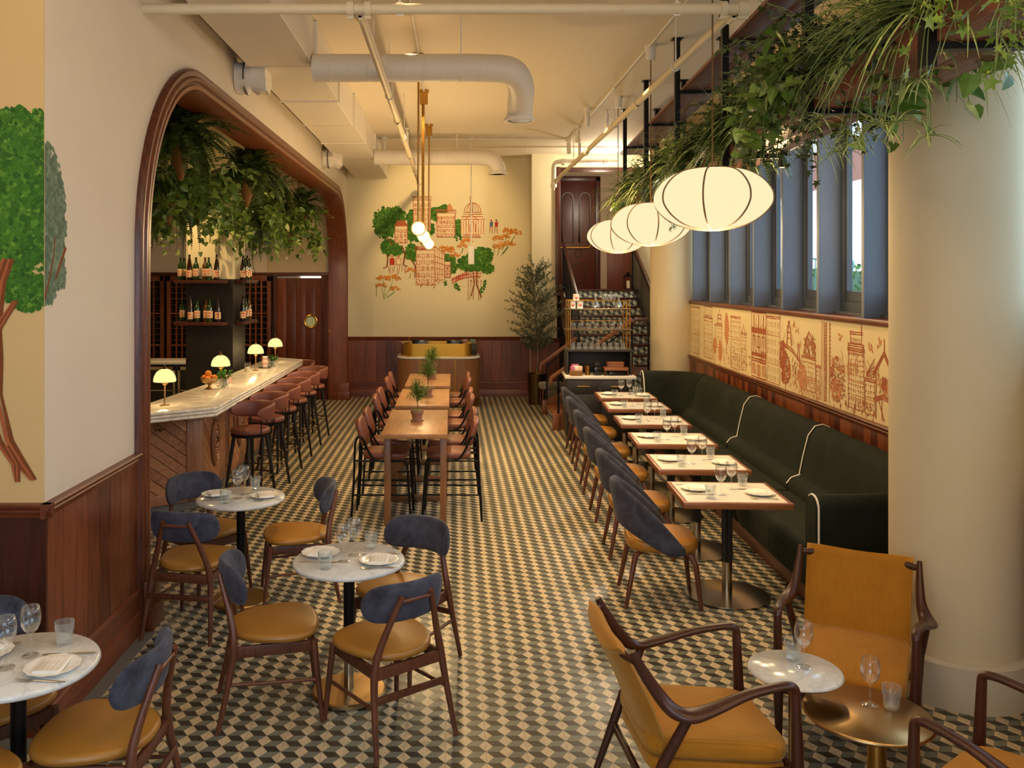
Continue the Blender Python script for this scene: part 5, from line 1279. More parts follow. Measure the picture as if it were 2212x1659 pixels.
# ------------------------------------------------------------------ olive tree
t = thing('olive_tree', 'grey green olive tree in a tall brass pot beside the stairs', 'tree', (1.56, 16.15, 0))
m = MB(); m.lathe([(0, 0), (.15, 0), (.155, .02), (.17, .54), (.175, .56), (.165, .56), (.15, .48), (0, .47)], 32); m.obj('pot', M_('bronze'), t, smooth=40)
m = MB(); m.lathe([(.15, .485), (0, .50)], 20); m.obj('soil', M_('soil'), t, smooth=40)
rnd = random.Random(21); m = MB(); mf = MB()
trunk = smoothpath([(0, 0, .48), (.02, 0, 1.0), (-.02, .02, 1.6), (-.05, 0, 2.1), (-.12, .02, 2.6)], 4)
m.tube(trunk, lerpr([.017, .015, .012, .008, .003], 4), 7)
for i in range(150):
    f = rnd.uniform(.22, 1.0); z = .48 + f*2.0; base = V((-.05*f, 0, z)); a = rnd.uniform(0, 2*PI)
    L = (.26 + .26*math.sin(min(1, (1-f)*1.6)*PI*.55))*rnd.uniform(.6, 1.15)*(0.55 if f < .32 else 1)
    d = V((math.cos(a), math.sin(a)*.5, rnd.uniform(.25, 1.0))).normalized(); tip = base + d*L*1.15; mid = base.lerp(tip, .5) + V((0, 0, -.02))
    m.tube([base, mid, tip], [.004, .003, .0015], 4)
    for k in range(24):
        p = base.lerp(tip, .15+.85*k/24); dd = (d*0.6 + V((rnd.uniform(-1, 1), rnd.uniform(-1, 1), rnd.uniform(-.8, 1)))).normalized(); leafquad(mf, p, dd, rnd.uniform(.05, .08), .0105, 0, rnd)
m.obj('trunk', M_('olive_bark'), t, smooth=60); mf.obj('foliage', M_('leaf_olive'), t, smooth=0)
# small upholstered bench behind the railing
t = thing('grey_stool', 'low grey cushioned stool half hidden behind the stair mesh', 'stool', (1.80, 15.55, 0))
m = MB(); m.cushion(sup(.26, .22, 28, 5), .36, .46, .03, .01); m.obj('seat', M_('grey_fabric'), t, smooth=60)
for sx in (-1, 1):
    for sy in (-1, 1): m = MB(); m.tube([(.2*sx, .17*sy, .36), (.22*sx, .19*sy, 0)], [.016, .011], 8); m.obj('leg', M_('walnut'), t, smooth=60)
# ------------------------------------------------------------------ ceiling services
t = thing('air_duct', 'long boxed white air duct running under the ceiling above the arch', 'duct', (0, 0, 0))
ys = [2.2, 5.2, 8.1, 9.72, 11.25, 12.75, 14.3, 17.15]
for i, (a, b) in enumerate(zip(ys[:-1], ys[1:])):
    k = 0.012*(i % 2)
    m = MB(); m.b2((-1.90+k, a, 4.28-k), (-1.265-k, b, 4.685)); m.obj('duct_section', M_('duct_paint'), t, bevel=.004, seg=1)
    if i:
        m = MB(); m.b2((-1.915, a-.012, 4.268), (-1.25, a+.012, 4.685)); m.obj('duct_flange', M_('white_paint'), t, smooth=0)
def pipe(name, label, pts, r, mat, cat='pipe', group=None, n=16, couplers=(), seams=()):
    t = thing(name, label, cat, (0, 0, 0), group=group)
    m = MB(); m.tube(pts, r, n); m.obj('pipe_run', M_(mat), t, smooth=60)
    for a, b, rr in couplers:
        m = MB(); m.tube([a, b], rr, n); m.tube([V(a)+V((0,0,-rr)), V(b)+V((0,0,-rr))], rr*.35, 6); m.obj('coupling', M_(mat), t, smooth=50)
    return t
zp = 4.10
def eld(c, r, a0, a1, plane, n=8):
    return None
t = pipe('sprinkler_main', 'thick cream sprinkler pipe crossing the ceiling from wall to planter', [(-2.06, 5.83, zp), (1.95, 5.83, zp)], .036, 'pipe_paint', couplers=[((-.70, 5.83, zp), (-.655, 5.83, zp), .052), ((-.585, 5.83, zp), (-.54, 5.83, zp), .052), ((1.78, 5.83, zp), (1.825, 5.83, zp), .052), ((1.90, 5.83, zp), (1.97, 5.83, zp), .052)])
def hangers(t, pts, mat='white_paint'):
    for p, r in pts:
        m = MB(); m.tube([(p[0], p[1], p[2]+r), (p[0], p[1], ZC)], .006, 6); m.tube([(p[0]+r*1.15*math.cos(a), p[1], p[2]+r*1.15*math.sin(a)) for a in [2*PI*k/16 for k in range(16)]], .006, 5, closed=True, up=(0, 1, 0)); m.obj('hanger', M_(mat), t, smooth=50)
hangers(t, [((-.35, 5.83, zp), .036), ((1.5, 5.83, zp), .036)])
t = pipe('sprinkler_branch', 'cream sprinkler pipe running away above the high tables', [(-.62, 5.83, zp), (-.62, 16.4, zp)], .033, 'pipe_paint', group='sprinkler branches under the ceiling', couplers=[((-.62, 5.87, zp), (-.62, 5.98, zp), .046), ((-.62, 9.9, zp), (-.62, 10.0, zp), .045), ((-.62, 12.8, zp), (-.62, 12.9, zp), .045), ((-.62, 16.2, zp), (-.62, 16.4, zp), .045)])
hangers(t, [((-.62, 8.6, zp), .033), ((-.62, 11.3, zp), .033), ((-.62, 14.6, zp), .033)])
for y in (8.9, 11.9):
    m = MB(); m.tube([(-.62, y, zp+.02), (-.62, y, zp+.2)], .022, 8); m.tube([(-.62, y, zp+.2), (-.62, y, zp+.24)], .012, 8); m.tube([(-.65, y, zp+.25), (-.59, y, zp+.25)], .008, 6); m.obj('sprinkler_head', M_('white_paint'), t, smooth=50)
t = pipe('sprinkler_branch', 'cream sprinkler pipe running away beside the lanterns', [(1.89, 5.83, zp), (1.89, 16.2, zp)], .033, 'pipe_paint', group='sprinkler branches under the ceiling', couplers=[((1.89, 5.87, zp), (1.89, 5.98, zp), .046), ((1.89, 8.9, zp), (1.89, 9.0, zp), .045), ((1.89, 12.3, zp), (1.89, 12.4, zp), .045), ((1.89, 16.0, zp), (1.89, 16.25, zp), .047)])
hangers(t, [((1.89, 7.4, zp), .033), ((1.89, 10.2, zp), .033), ((1.89, 13.6, zp), .033)])
for y in (10.7, 13.0):
    m = MB(); m.tube([(1.89, y, zp+.02), (1.89, y, zp+.22)], .022, 8); m.tube([(1.89, y, zp+.22), (1.89, y, zp+.27)], .010, 8); m.tube([(1.86, y, zp+.27), (1.92, y, zp+.27)], .008, 6); m.obj('sprinkler_head', M_('white_paint'), t, smooth=50)
t = pipe('standpipe', 'white bent pipe by the stair opening at the end of the branch', smoothpath([(3.0, 15.9, 4.44), (2.3, 15.9, 4.44), (1.95, 15.9, 4.44), (1.86, 15.95, 4.38), (1.86, 16.0, 4.25), (1.86, 16.05, 3.98)], 3), .04, 'white_paint', couplers=[((2.75, 15.9, 4.44), (2.83, 15.9, 4.44), .055), ((1.98, 15.9, 4.44), (2.04, 15.9, 4.44), .055), ((1.86, 16.02, 4.05), (1.86, 16.04, 3.99), .055)])
# round ducts
def duct(label, pts, r, seg0, seg1, dif):
    t = thing('round_duct', label, 'duct', (0, 0, 0), group='round white air ducts')
    m = MB(); m.tube(smoothpath(pts, 5), r, 28); m.obj('duct_run', M_('duct_paint'), t, smooth=60)
    x = seg0
    while x < seg1:
        m = MB(); y, z = pts[0][1], pts[0][2]; m.tube([(x+0.02*math.sin(a), y + (r+.001)*math.cos(a), z + (r+.001)*math.sin(a)) for a in [2*PI*k/28 for k in range(28)]], .003, 4, closed=True, up=(1, 0, 0)); m.obj('duct_seam', M_('duct_paint'), t, smooth=0); x += .17
    m = MB(); m.lathe([(r*.9, .10), (r*1.02, .04), (r*1.28, .0), (r*1.28, -.012), (r*.98, -.012), (r*.95, .0), (r*.9, .03)], 32, 0, dif); m.obj('diffuser', M_('white_paint'), t, smooth=40)
    m = MB()
    for q in (.85, .62, .4, .2): m.lathe([(r*q, -.006), (r*(q-.1), .014), (r*(q-.12), .012), (r*(q-.02), -.008)], 28, 0, dif)
    m.lathe([(0, .02), (r*.92, .02)], 28, 1, dif); m.obj('diffuser_blades', [M_('black_paint'), M_('black_paint')], t, smooth=40)
    for xx in (pts[0][0]+.55, pts[0][0]+1.35):
        m = MB(); m.tube([(xx, pts[0][1], pts[0][2]+r), (xx, pts[0][1], ZC)], .007, 6); m.obj('hanger', M_('white_paint'), t, smooth=0)
duct('nearer round white duct bending down to a ceiling diffuser', [(-1.27, 8.0, 4.23), (-.4, 8.0, 4.23), (.30, 8.0, 4.23), (.55, 8.06, 4.21), (.65, 8.3, 4.13), (.665, 8.58, 4.02), (.665, 8.68, 3.90)], .125, -1.1, .35, (.665, 8.69, 3.88))
duct('farther round white duct bending down before the painted wall', [(-1.27, 14.3, 4.29), (-.4, 14.3, 4.29), (.42, 14.3, 4.29), (.64, 14.3, 4.25), (.735, 14.3, 4.15), (.75, 14.3, 4.05)], .125, -1.1, .5, (.75, 14.3, 4.02))
# wrapped duct stubs above the arch
for y, l in ((8.35, 'crumpled plastic wrapped duct stub nearer us above the arch'), (13.9, 'wrapped duct stub at the far end above the arch')):
    t = thing('duct_stub', l, 'duct', (XL, y, 4.22), group='wrapped duct stubs on the arch wall')
    m = MB(); R = []; rr = random.Random(int(y*10))
    for i in range(9):
        x = .005+.30*i/8; R.append([(x, (.15+.02*rr.uniform(-1, 1))*math.cos(2*PI*k/18), (.15+.022*rr.uniform(-1, 1))*math.sin(2*PI*k/18)) for k in range(18)])
    m.rings(R); m.obj('wrap', M_('white_paint'), t, smooth=40)
    m = MB(); m.tube([(.1, .158*math.cos(2*PI*k/20), .158*math.sin(2*PI*k/20)) for k in range(20)], .006, 5, closed=True, up=(1, 0, 0)); m.obj('strap', M_('black_paint'), t, smooth=50)
# conduits and track spots
t = thing('light_track', 'thin white conduit crossing the ceiling before the far wall', 'conduit', (0, 0, 0)); m = MB(); m.tube([(-1.25, 14.8, ZC-.02), (2.0, 14.8, ZC-.02)], .012, 6); m.tube([(2.0, 14.8, ZC-.02), (2.0, 6.2, ZC-.02)], .012, 6); m.tube([(-.36, 4.5, ZC-.02), (-.36, 14.8, ZC-.02)], .012, 6); m.obj('conduit', M_('white_paint'), t, smooth=0)
def spot(x, y, label, tilt=0):
    t = thing('track_spotlight', label, 'spotlight', (x, y, ZC), group='small white ceiling spotlights')
    m = MB(); m.lathe([(0, 0), (.05, 0), (.05, -.05), (0, -.05)], 20); m.obj('canopy', M_('white_paint'), t, smooth=40)
    m = MB(); m.lathe([(0, 0), (.034, 0), (.036, -.01), (.036, -.19), (.03, -.195), (0, -.17)], 20, 0, M=Matrix.Translation((0, 0, -.07)) @ Rm('X', tilt)); m.obj('spot_head', M_('white_paint'), t, smooth=40)
    m = MB(); m.lathe([(0, -.03), (.008, -.03), (.008, -.09), (0, -.09)], 8); m.obj('stem', M_('white_paint'), t)
SPOTS = [(-1.15, 14.7, 0), (1.88, 12.2, 0), (1.95, 13.6, 8), (1.98, 14.9, -20), (-.36, 5.9, 0)]
for i, (x, y, a) in enumerate(SPOTS): spot(x, y, ('ceiling spotlight by the far end of the boxed duct', 'ceiling spotlight nearest the second lantern cable', 'ceiling spotlight in the middle of the group by the stairs', 'tilted ceiling spotlight nearest the stair opening', 'ceiling spotlight just beyond the sprinkler main')[i], a)
t = thing('hanging_sensor', 'white box hanging on a thin rod before the painted wall', 'sensor', (.32, 14.8, 0)); m = MB(); m.tube([(0, 0, 2.86), (0, 0, ZC)], .011, 8); m.lathe([(.05, ZC-.04), (.05, ZC)], 16); m.obj('rod', M_('white_paint'), t, smooth=40); m = MB(); m.b2((-.05, -.04, 2.55), (.05, .04, 2.86)); m.obj('sensor_box', M_('white_paint'), t, bevel=.006)
# brass tube chandelier
t = thing('tube_chandelier', 'long horizontal glass tube chandelier seen end on, on brass rods', 'chandelier', (-.36, 0, 0))
zt_ = 2.84
m = MB(); pr = []
y = 9.2
while y < 13.9:
    pr += [(.050, y), (.062, y+.03), (.066, y+.08), (.062, y+.13), (.050, y+.16)]; y += .17
m.lathe([(0, 9.19)] + pr + [(0, y)], 24, 0, M=Matrix.Translation((0, 0, zt_)) @ Matrix(((1,0,0,0),(0,0,1,0),(0,1,0,0),(0,0,0,1)))); m.obj('glass_tube', M_('tube_glow'), t, smooth=60)
for y0 in (9.3, 11.07, 13.5):
    m = MB(); m.tube([(0, y0, zt_+.06), (0, y0, ZC)], .011, 8); m.obj('rod', M_('brass'), t, smooth=50)
    m = MB(); m.lathe([(0, ZC-.18), (.052, ZC-.18), (.052, ZC-.03), (.065, ZC-.03), (.065, ZC), (0, ZC)], 20, 0, (0, y0, 0)); m.obj('canopy', M_('brass'), t, smooth=40)
    m = MB(); m.tube([(0.075*math.cos(a), y0, zt_+0.075*math.sin(a)) for a in [2*PI*k/20 for k in range(20)]], .008, 6, closed=True, up=(0, 1, 0)); m.obj('clamp_ring', M_('brass'), t, smooth=50)
m = MB(); m.tube([(-.02, 11.07, zt_+.06), (-.02, 11.07, ZC)], .009, 8); m.obj('rod', M_('brass'), t, smooth=50)
# fabric lanterns
def make_lantern():
    t = thing('pendant_lantern', '', 'pendant lamp', group='fabric pendant lanterns over the banquette')
    pr = [(.055, .195), (.14, .188), (.24, .165), (.325, .115), (.385, .045), (.402, -.015), (.39, -.07), (.335, -.135), (.25, -.19), (.15, -.222), (.06, -.236), (0, -.238)]
    P = smoothpath([(r, 0, z) for r, z in pr], 3)
    m = MB(); m.lathe([(max(0, p.x), p.z) for p in P], 48); sh = m.obj('lamp_shade', M_('lantern_linen'), t, smooth=80)
    for k in range(8):
        a = 2*PI*k/8+.35; m = MB(); m.tube([((p.x+.002)*math.cos(a), (p.x+.002)*math.sin(a), p.z) for p in P], .0065, 5); m.obj('rib', M_('lantern_rib'), sh, smooth=60)
    m = MB(); m.tube([(0, 0, .19), (0, 0, 1.80)], .006, 6); m.obj('cable', M_('rope'), t, smooth=50)
    m = MB(); m.lathe([(0, 1.66), (.045, 1.66), (.05, 1.68), (.05, 1.78), (.062, 1.785), (.062, 1.81), (0, 1.81)], 20); m.obj('canopy', M_('white_paint'), t, smooth=40)
    return t
LN = Proto(make_lantern)
LANT = [(1.82, 6.12), (2.03, 8.95), (2.17, 11.45)]
for i, (x, y) in enumerate(LANT): LN.put((x, y, 2.88), .4*i, ('nearest and largest looking cream fabric lantern', 'middle one of the three cream fabric lanterns', 'farthest of the three cream fabric lanterns')[i])
# ------------------------------------------------------------------ hanging plant shelf
PSA, PSX = .055, 1.80
def PS(u, o, z): return V((PSX + PSA*u + o, u - PSA*o, z))
t = thing('plant_shelf', 'two tier wooden plant shelf hung from the ceiling on black posts', 'shelf', (PSX, 0, 0), -math.atan(PSA))
U0, U1, SW = 2.0, 13.2, .37
for z, nm in ((3.27, 'lower'), (4.17, 'upper')):
    for k in range(2):
        m = MB(); m.b2((.19*k+.0, U0, z), (.19*k+.186, U1, z+.03)); m.obj('shelf_board', M_('shelf_wood'), t, bevel=.003)
    if nm == 'lower':
        for x in (-.02, SW+.005): m = MB(); m.b2((x, U0, z), (x+.02, U1, z+.16)); m.obj('side_board', M_('shelf_wood'), t, bevel=.003)
for u in (2.2, 3.6, 5.0, 6.85, 8.7, 10.55, 12.35):
    for x in (-.045, SW+.03):
        m = MB(); m.b2((x-.025, u-.03, 3.17), (x+.025, u+.03, ZC-.002)); m.b2((x-.05, u-.05, ZC-.012), (x+.05, u+.05, ZC-.002)); m.obj('post', M_('black_metal'), t, smooth=0)
    for z in (3.24, 4.14):
        m = MB(); m.b2((-.045, u-.025, z), (SW+.03, u+.025, z+.028)); m.obj('crossbar', M_('black_metal'), t, smooth=0)
# ------------------------------------------------------------------ plants
def droop_path(rnd, a, elev, L, g, n, spread=.25):
    # arching path from the origin: starts along elev, bends down with g
    P = [V((0, 0, 0))]; d = V((math.cos(a)*math.cos(elev), math.sin(a)*math.cos(elev), math.sin(elev))); st = L/n
    w = rnd.uniform(-spread, spread)
    for i in range(n):
        d = (d + V((-math.sin(a)*w*.1, math.cos(a)*w*.1, -g*st))).normalized(); P.append(P[-1] + d*st)
    return P
def frond(m, rnd, org, a, elev, L, g, wid, mat=0, n=15):
    P = [org + p for p in droop_path(rnd, a, elev, L, g, n)]
    for i in range(1, n):
        t = (P[i+1 if i < n else i] - P[i-1]).normalized(); side = t.cross(V((0, 0, 1)))
        if side.length < .05: side = V((-math.sin(a), math.cos(a), 0))
        side.normalize(); f = i/n; w = wid*(math.sin(PI*min(1, f*1.05+.12))**.7)
        step = (P[i]-P[i-1]).length; up = side.cross(t)
        for s in (-1, 1):
            for h in (0, .5):
                b = P[i].lerp(P[i-1], h); tip = b + side*s*w*rnd.uniform(.85, 1.05) + t*w*.30 - up*w*rnd.uniform(.0, .3)
                m.add([b - t*step*.20, b + side*s*w*.45 + t*w*.02 - t*step*.16, tip, b + side*s*w*.5 + t*w*.2 + t*step*.14, b + t*step*.18], [(0, 1, 2, 3, 4)], mat)
    return P
def fern(m, rnd, org, n, L, wid=.05, g=(1.6, 3.2), el=(.1, 1.3), amin=0, amax=2*PI):
    for i in range(n): frond(m, rnd, org + V((rnd.uniform(-.05, .05), rnd.uniform(-.05, .05), rnd.uniform(-.02, .03))), rnd.uniform(amin, amax), rnd.uniform(*el), L*rnd.uniform(.7, 1.15), rnd.uniform(*g)/L, wid*rnd.uniform(.8, 1.1))
def heart(m, p, d, nrm, L, mat):
    d = d.normalized(); s = d.cross(nrm)
    if s.length < 1e-3: s = d.orthogonal()
    s.normalize(); n = s.cross(d)
    pts = [p, p + s*L*.34 - d*L*.10 + n*L*.05, p + s*L*.42 + d*L*.25 + n*L*.10, p + s*L*.24 + d*L*.66 + n*L*.05, p + d*L - n*L*.10, p - s*L*.24 + d*L*.66 + n*L*.05, p - s*L*.42 + d*L*.25 + n*L*.10, p - s*L*.34 - d*L*.10 + n*L*.05, p + d*L*.45 - n*L*.03]
    m.add(pts, [(0, 1, 2, 8), (8, 2, 3, 4), (0, 8, 6, 7), (8, 4, 5, 6)], mat)
def ivyleaf(m, p, d, nrm, L, mat):
    d = d.normalized(); s = d.cross(nrm)
    if s.length < 1e-3: s = d.orthogonal()
    s.normalize(); n = s.cross(d)
    q = [(0, 0), (.42, -.12), (.22, .22), (.52, .52), (.18, .52), (0, 1.0), (-.18, .52), (-.52, .52), (-.22, .22), (-.42, -.12)]
    m.add([p + s*L*x + d*L*y + n*(L*.12*abs(x) - L*.1*y*y) for x, y in q] + [p + d*L*.32], [(0, 1, 2, 10), (10, 2, 3, 4), (10, 4, 5, 6), (10, 6, 7, 8), (0, 10, 8, 9)], mat)
def vine(m, rnd, org, a, elev, L, g, leaf, kind, stem=1, every=.05, mat=0, r=.0022):
    n = max(4, int(L/.07)); P = [org + p for p in droop_path(rnd, a, elev, L, g, n, .9)]
    for i in range(len(P)): P[i] = P[i] + V((rnd.uniform(-.012, .012), rnd.uniform(-.012, .012), 0))
    m.tube(P, r, 3, stem)
    k = int(L/every)
    for j in range(k):
        f = (j+.5)/k*(len(P)-1); i = int(f); p = P[i].lerp(P[min(i+1, len(P)-1)], f-i)
        d = V((rnd.uniform(-1, 1), rnd.uniform(-1, 1), rnd.uniform(-1.1, .25))).normalized(); nr = V((rnd.uniform(-.6, .6), rnd.uniform(-1, .2), rnd.uniform(.2, 1)))
        q = p + d*leaf*.45; m.tube([p, q], r*.6, 3, stem); kind(m, q, d, nr, leaf*rnd.uniform(.65, 1.15)*(1-.35*f/len(P)), mat)
def blade(m, rnd, org, a, elev, L, g, w, mats=(0, 1)):
    n = 9; P = [org + p for p in droop_path(rnd, a, elev, L, g, n)]
    for i in range(n):
        def cross(k):
            t = (P[min(k+1, n)] - P[max(k-1, 0)]).normalized(); s = t.cross(V((0, 0, 1)))
            if s.length < .05: s = V((-math.sin(a), math.cos(a), 0))
            s.normalize(); u = s.cross(t); ww = w*(1-(k/n)**2.2)+.0006
            return [P[k] - s*ww + u*ww*.35, P[k] - s*ww*.35, P[k] + s*ww*.35, P[k] + s*ww + u*ww*.35]
        A, B = cross(i), cross(i+1)
        for c in range(3): m.add([A[c], A[c+1], B[c+1], B[c]], [(0, 1, 2, 3)], mats[1] if c == 1 else mats[0])
# --- baskets hanging over the bar
def basket_plant(label, loc, hook_z, kind, seed, cone=True, scale=1.0):
    rnd = random.Random(seed); x, y, z = loc
    t = thing('hanging_basket', label, 'hanging plant', loc, 0, 'hanging plants over the bar')
    m = MB()
    if cone: m.lathe([(0, -.36), (.02, -.35), (.06, -.22), (.11, -.05), (.125, .0), (.11, .0), (0, -.03)], 24)
    else: m.lathe([(0, -.2), (.09, -.2), (.13, -.1), (.14, 0), (.125, 0), (0, -.03)], 24)
    m.obj('basket', M_('wicker'), t, smooth=50)
    m = MB(); top = V((0, 0, min(.55, hook_z - z - .12)))
    for k in range(3):
        a = 2*PI*k/3+.4; m.tube([(.12*math.cos(a), .12*math.sin(a), 0), (.04*math.cos(a), .04*math.sin(a), top.z*.6), top], .007, 5)
    m.obj('rope', M_('rope'), t, smooth=50)
    m = MB(); m.tube(smoothpath([(0, 0, top.z), (0, 0, top.z+.03), (.02, 0, top.z+.05), (0, 0, hook_z-z-.04), (0, 0, hook_z-z)], 3), .005, 6); m.lathe([(.03, hook_z-z-.006), (.03, hook_z-z)], 12); m.obj('hook', M_('bronze'), t, smooth=50)
    m = MB(); o = V((0, 0, .03))
    if 'f' in kind: fern(m, rnd, o, int(105*scale), .64*scale, .066*scale)
    if 'l' in kind:
        for k in range(20): frond(m, rnd, o + V((rnd.uniform(-.1, .1), rnd.uniform(-.1, .1), -.02)), rnd.uniform(0, 2*PI), rnd.uniform(-.1, .5), rnd.uniform(.65, .95), 7, .048, 0, 22)
    if m.v: m.obj('fern_foliage', M_('leaf_fern'), t, smooth=0)
    if 'p' in kind:
        m = MB()
        for k in range(int(74*scale)): vine(m, rnd, o + V((rnd.uniform(-.12, .12), rnd.uniform(-.12, .12), rnd.uniform(-.02, .08))), rnd.uniform(0, 2*PI), rnd.uniform(-.1, 1.3), rnd.uniform(.3, .82)*scale, rnd.uniform(2.2, 6), .125, heart, 1, .06)
        m.obj('trailing_foliage', [M_('leaf_pothos'), M_('stem_green')], t, smooth=0)
basket_plant('hanging fern nearest the arch post, high over the bar', (-2.50, 8.05, 3.56), 4.1, 'f', 31, True, 1.15)
basket_plant('trailing variegated plant hanging low behind the nearest fern', (-2.84, 8.75, 3.2), 4.1, 'pl', 32, True, 1.05)
basket_plant('trailing plant between the two biggest ferns over the bar', (-2.70, 9.25, 3.24), 4.1, 'p', 33, True, 1.0)
basket_plant('big dark hanging fern in a cone basket, in the middle over the bar', (-2.42, 10.3, 3.50), 4.1, 'f', 34, True, 1.2)
basket_plant('trailing plant with long fronds hanging behind the middle fern', (-2.66, 11.85, 3.2), 4.1, 'pl', 35, True, 1.1)
basket_plant('hanging fern above the fourth lamp', (-2.62, 12.9, 3.55), 4.1, 'f', 36, True, .85)
basket_plant('hanging fern in a round woven basket farthest along the bar', (-2.52, 14.4, 3.45), 4.1, 'f', 37, False, 1.05)
basket_plant('trailing plant hanging lowest, near the porthole door', (-2.55, 13.9, 3.1), 4.1, 'p', 38, False, .95)
# --- plants in the hanging shelf
def shelf_plant(kind, u, o, seed, label, s=1.0, bright=False):
    rnd = random.Random(seed); p = PS(u, o, 3.302)
    nm = {'ivy': 'ivy_plant', 'spider': 'spider_plant', 'pothos': 'pothos_plant', 'fern': 'potted_fern'}[kind]
    t = thing(nm, label, 'plant', p, 0, 'greenery in the hanging plant shelf')
    m = MB(); m.lathe([(0, 0), (.07, 0), (.085, .13), (.09, .15), (.075, .14), (0, .13)], 20); m.obj('pot', M_('terracotta'), t, smooth=40)
    m = MB(); top = V((0, 0, .15))
    def around(k): return top + V((rnd.uniform(-.1, .1), rnd.uniform(-.14, .14), rnd.uniform(-.02, .08)))
    if kind == 'ivy':
        for k in range(int(85*s)): vine(m, rnd, around(k), rnd.uniform(0, 2*PI), rnd.uniform(.2, 1.4), rnd.uniform(.3, .62)*s, rnd.uniform(1.8, 4.5), .078, ivyleaf, 1, .042)
        for k in range(6): vine(m, rnd, around(k) + V((-.1, 0, 0)), PI + rnd.uniform(-.7, .7), .2, rnd.uniform(.45, .85)*s, 6, .07, ivyleaf, 1, .04)
        mats = [M_('leaf_ivy_bright' if bright else 'leaf_ivy'), M_('stem_green')]
    elif kind == 'pothos':
        for k in range(int(50*s)): vine(m, rnd, around(k), rnd.uniform(0, 2*PI), rnd.uniform(.1, 1.3), rnd.uniform(.3, .6)*s, rnd.uniform(2, 5), .15, heart, 1, .075)
        for k in range(int(7*s)): vine(m, rnd, around(k) + V((-.1, 0, 0)), PI + rnd.uniform(-.8, .8), .2, rnd.uniform(.5, .85)*s, 6, .15, heart, 1, .075)
        mats = [M_('leaf_pothos'), M_('stem_green')]
    elif kind == 'fern':
        fern(m, rnd, top, int(85*s), .6*s, .06, (1.5, 3.2), (.1, 1.3)); mats = [M_('leaf_fern')]
    else:
        for k in range(int(150*s)): blade(m, rnd, top + V((rnd.uniform(-.04, .04), rnd.uniform(-.04, .04), -.02)), rnd.uniform(0, 2*PI), rnd.uniform(.15, 1.35), rnd.uniform(.38, .66)*s, rnd.uniform(.8, 2.0)/(.5*s), .011)
        for k in range(5):
            P = droop_path(rnd, PI + rnd.uniform(-1, 1), .5, rnd.uniform(.6, .95), 4.5, 10); m.tube([top + q for q in P], .0022, 4, 2)
            for j in range(12): blade(m, rnd, top + P[-1], rnd.uniform(0, 2*PI), rnd.uniform(-.2, .9), .14, 9, .005)
        mats = [M_('leaf_spider'), M_('leaf_stripe'), M_('stem_green')]
    keep = []
    for q, mi in zip(m.f, m.m):
        w = V(p) + V(m.v[q[0]])
        if (w.x-2.856)**2 + (w.y-4.97)**2 < .37**2 or (w.x-3.37)**2 + (w.y-13.37)**2 < .37**2 or w.z > ZC-.03 or w.x > RWX + RWA*w.y - .02 or w.z < 2.2: continue
        if any((w.x-lx)**2 + (w.y-ly)**2 < .47**2 and w.z < 3.14 for lx, ly in LANT) or (w.z < 3.05 and w.x < 2.05 and 4.4 < w.y < 6.6): continue
        keep.append((q, mi))
    m.f = [q for q, mi in keep]; m.m = [mi for q, mi in keep]
    m.obj('foliage', mats, t, smooth=0)
PLANTS = [('ivy', 2.7, .20, .75, True), ('ivy', 3.2, .12, .75, True), ('pothos', 4.3, .38, .8, False), ('ivy', 3.95, .14, .8, False), ('spider', 4.25, .18, 1.1, False), ('pothos', 5.2, .05, .85, False), ('ivy', 5.3, .1, 1.35, False), ('ivy', 5.45, .40, .8, False),
          ('spider', 6.05, .12, 1.1, False), ('ivy', 6.35, .30, .9, False), ('fern', 6.75, .08, 1.1, False), ('spider', 7.35, .15, 1.1, False), ('fern', 7.95, .12, 1.1, False), ('ivy', 8.4, .25, 1.0, False), ('spider', 9.0, .12, 1.1, False), ('fern', 9.65, .12, 1.1, False),
          ('ivy', 10.3, .2, 1.0, False), ('spider', 10.9, .12, 1.15, False), ('fern', 11.5, .12, 1.1, False), ('pothos', 12.1, .2, .9, False), ('spider', 12.7, .1, 1.15, False), ('spider', 3.7, .08, 1.1, False), ('ivy', 4.65, .1, .9, False), ('ivy', 2.95, .3, .8, True)]
WN = {'ivy': 'lobed leaf ivy', 'spider': 'striped spider plant', 'pothos': 'broad leaved trailing pothos', 'fern': 'feathery fern'}
PL_ = ['overhanging the picture corner', 'trailing past the nearest shelf post', 'dangling before the thick column', 'just past the nearest black shelf post', 'arching over the shelf edge nearest us', 'dangling before the windows', 'dark and thick above the nearest lantern', 'dangling behind the shelf in front of a window',
       'spilling just above the nearest lantern', 'behind the spider plant above the nearest lantern', 'right over the cable of the nearest lantern', 'just beyond the nearest lantern cable', 'between the nearest and middle lantern cables', 'on the window side between the nearest lanterns', 'over the cable of the middle lantern', 'just beyond the middle lantern cable',
       'between middle and farthest lantern', 'just before the farthest lantern cable', 'over the farthest lantern', 'near the far end of the shelf', 'at its stair end', 'beside the nearest shelf post', 'between the two nearest shelf posts', 'bright and on the window side near the column']
for i, (k, u, o, s, b) in enumerate(PLANTS): shelf_plant(k, u, o, 100+i, '%s in the plant shelf, %s' % (WN[k], PL_[i]), s, b)
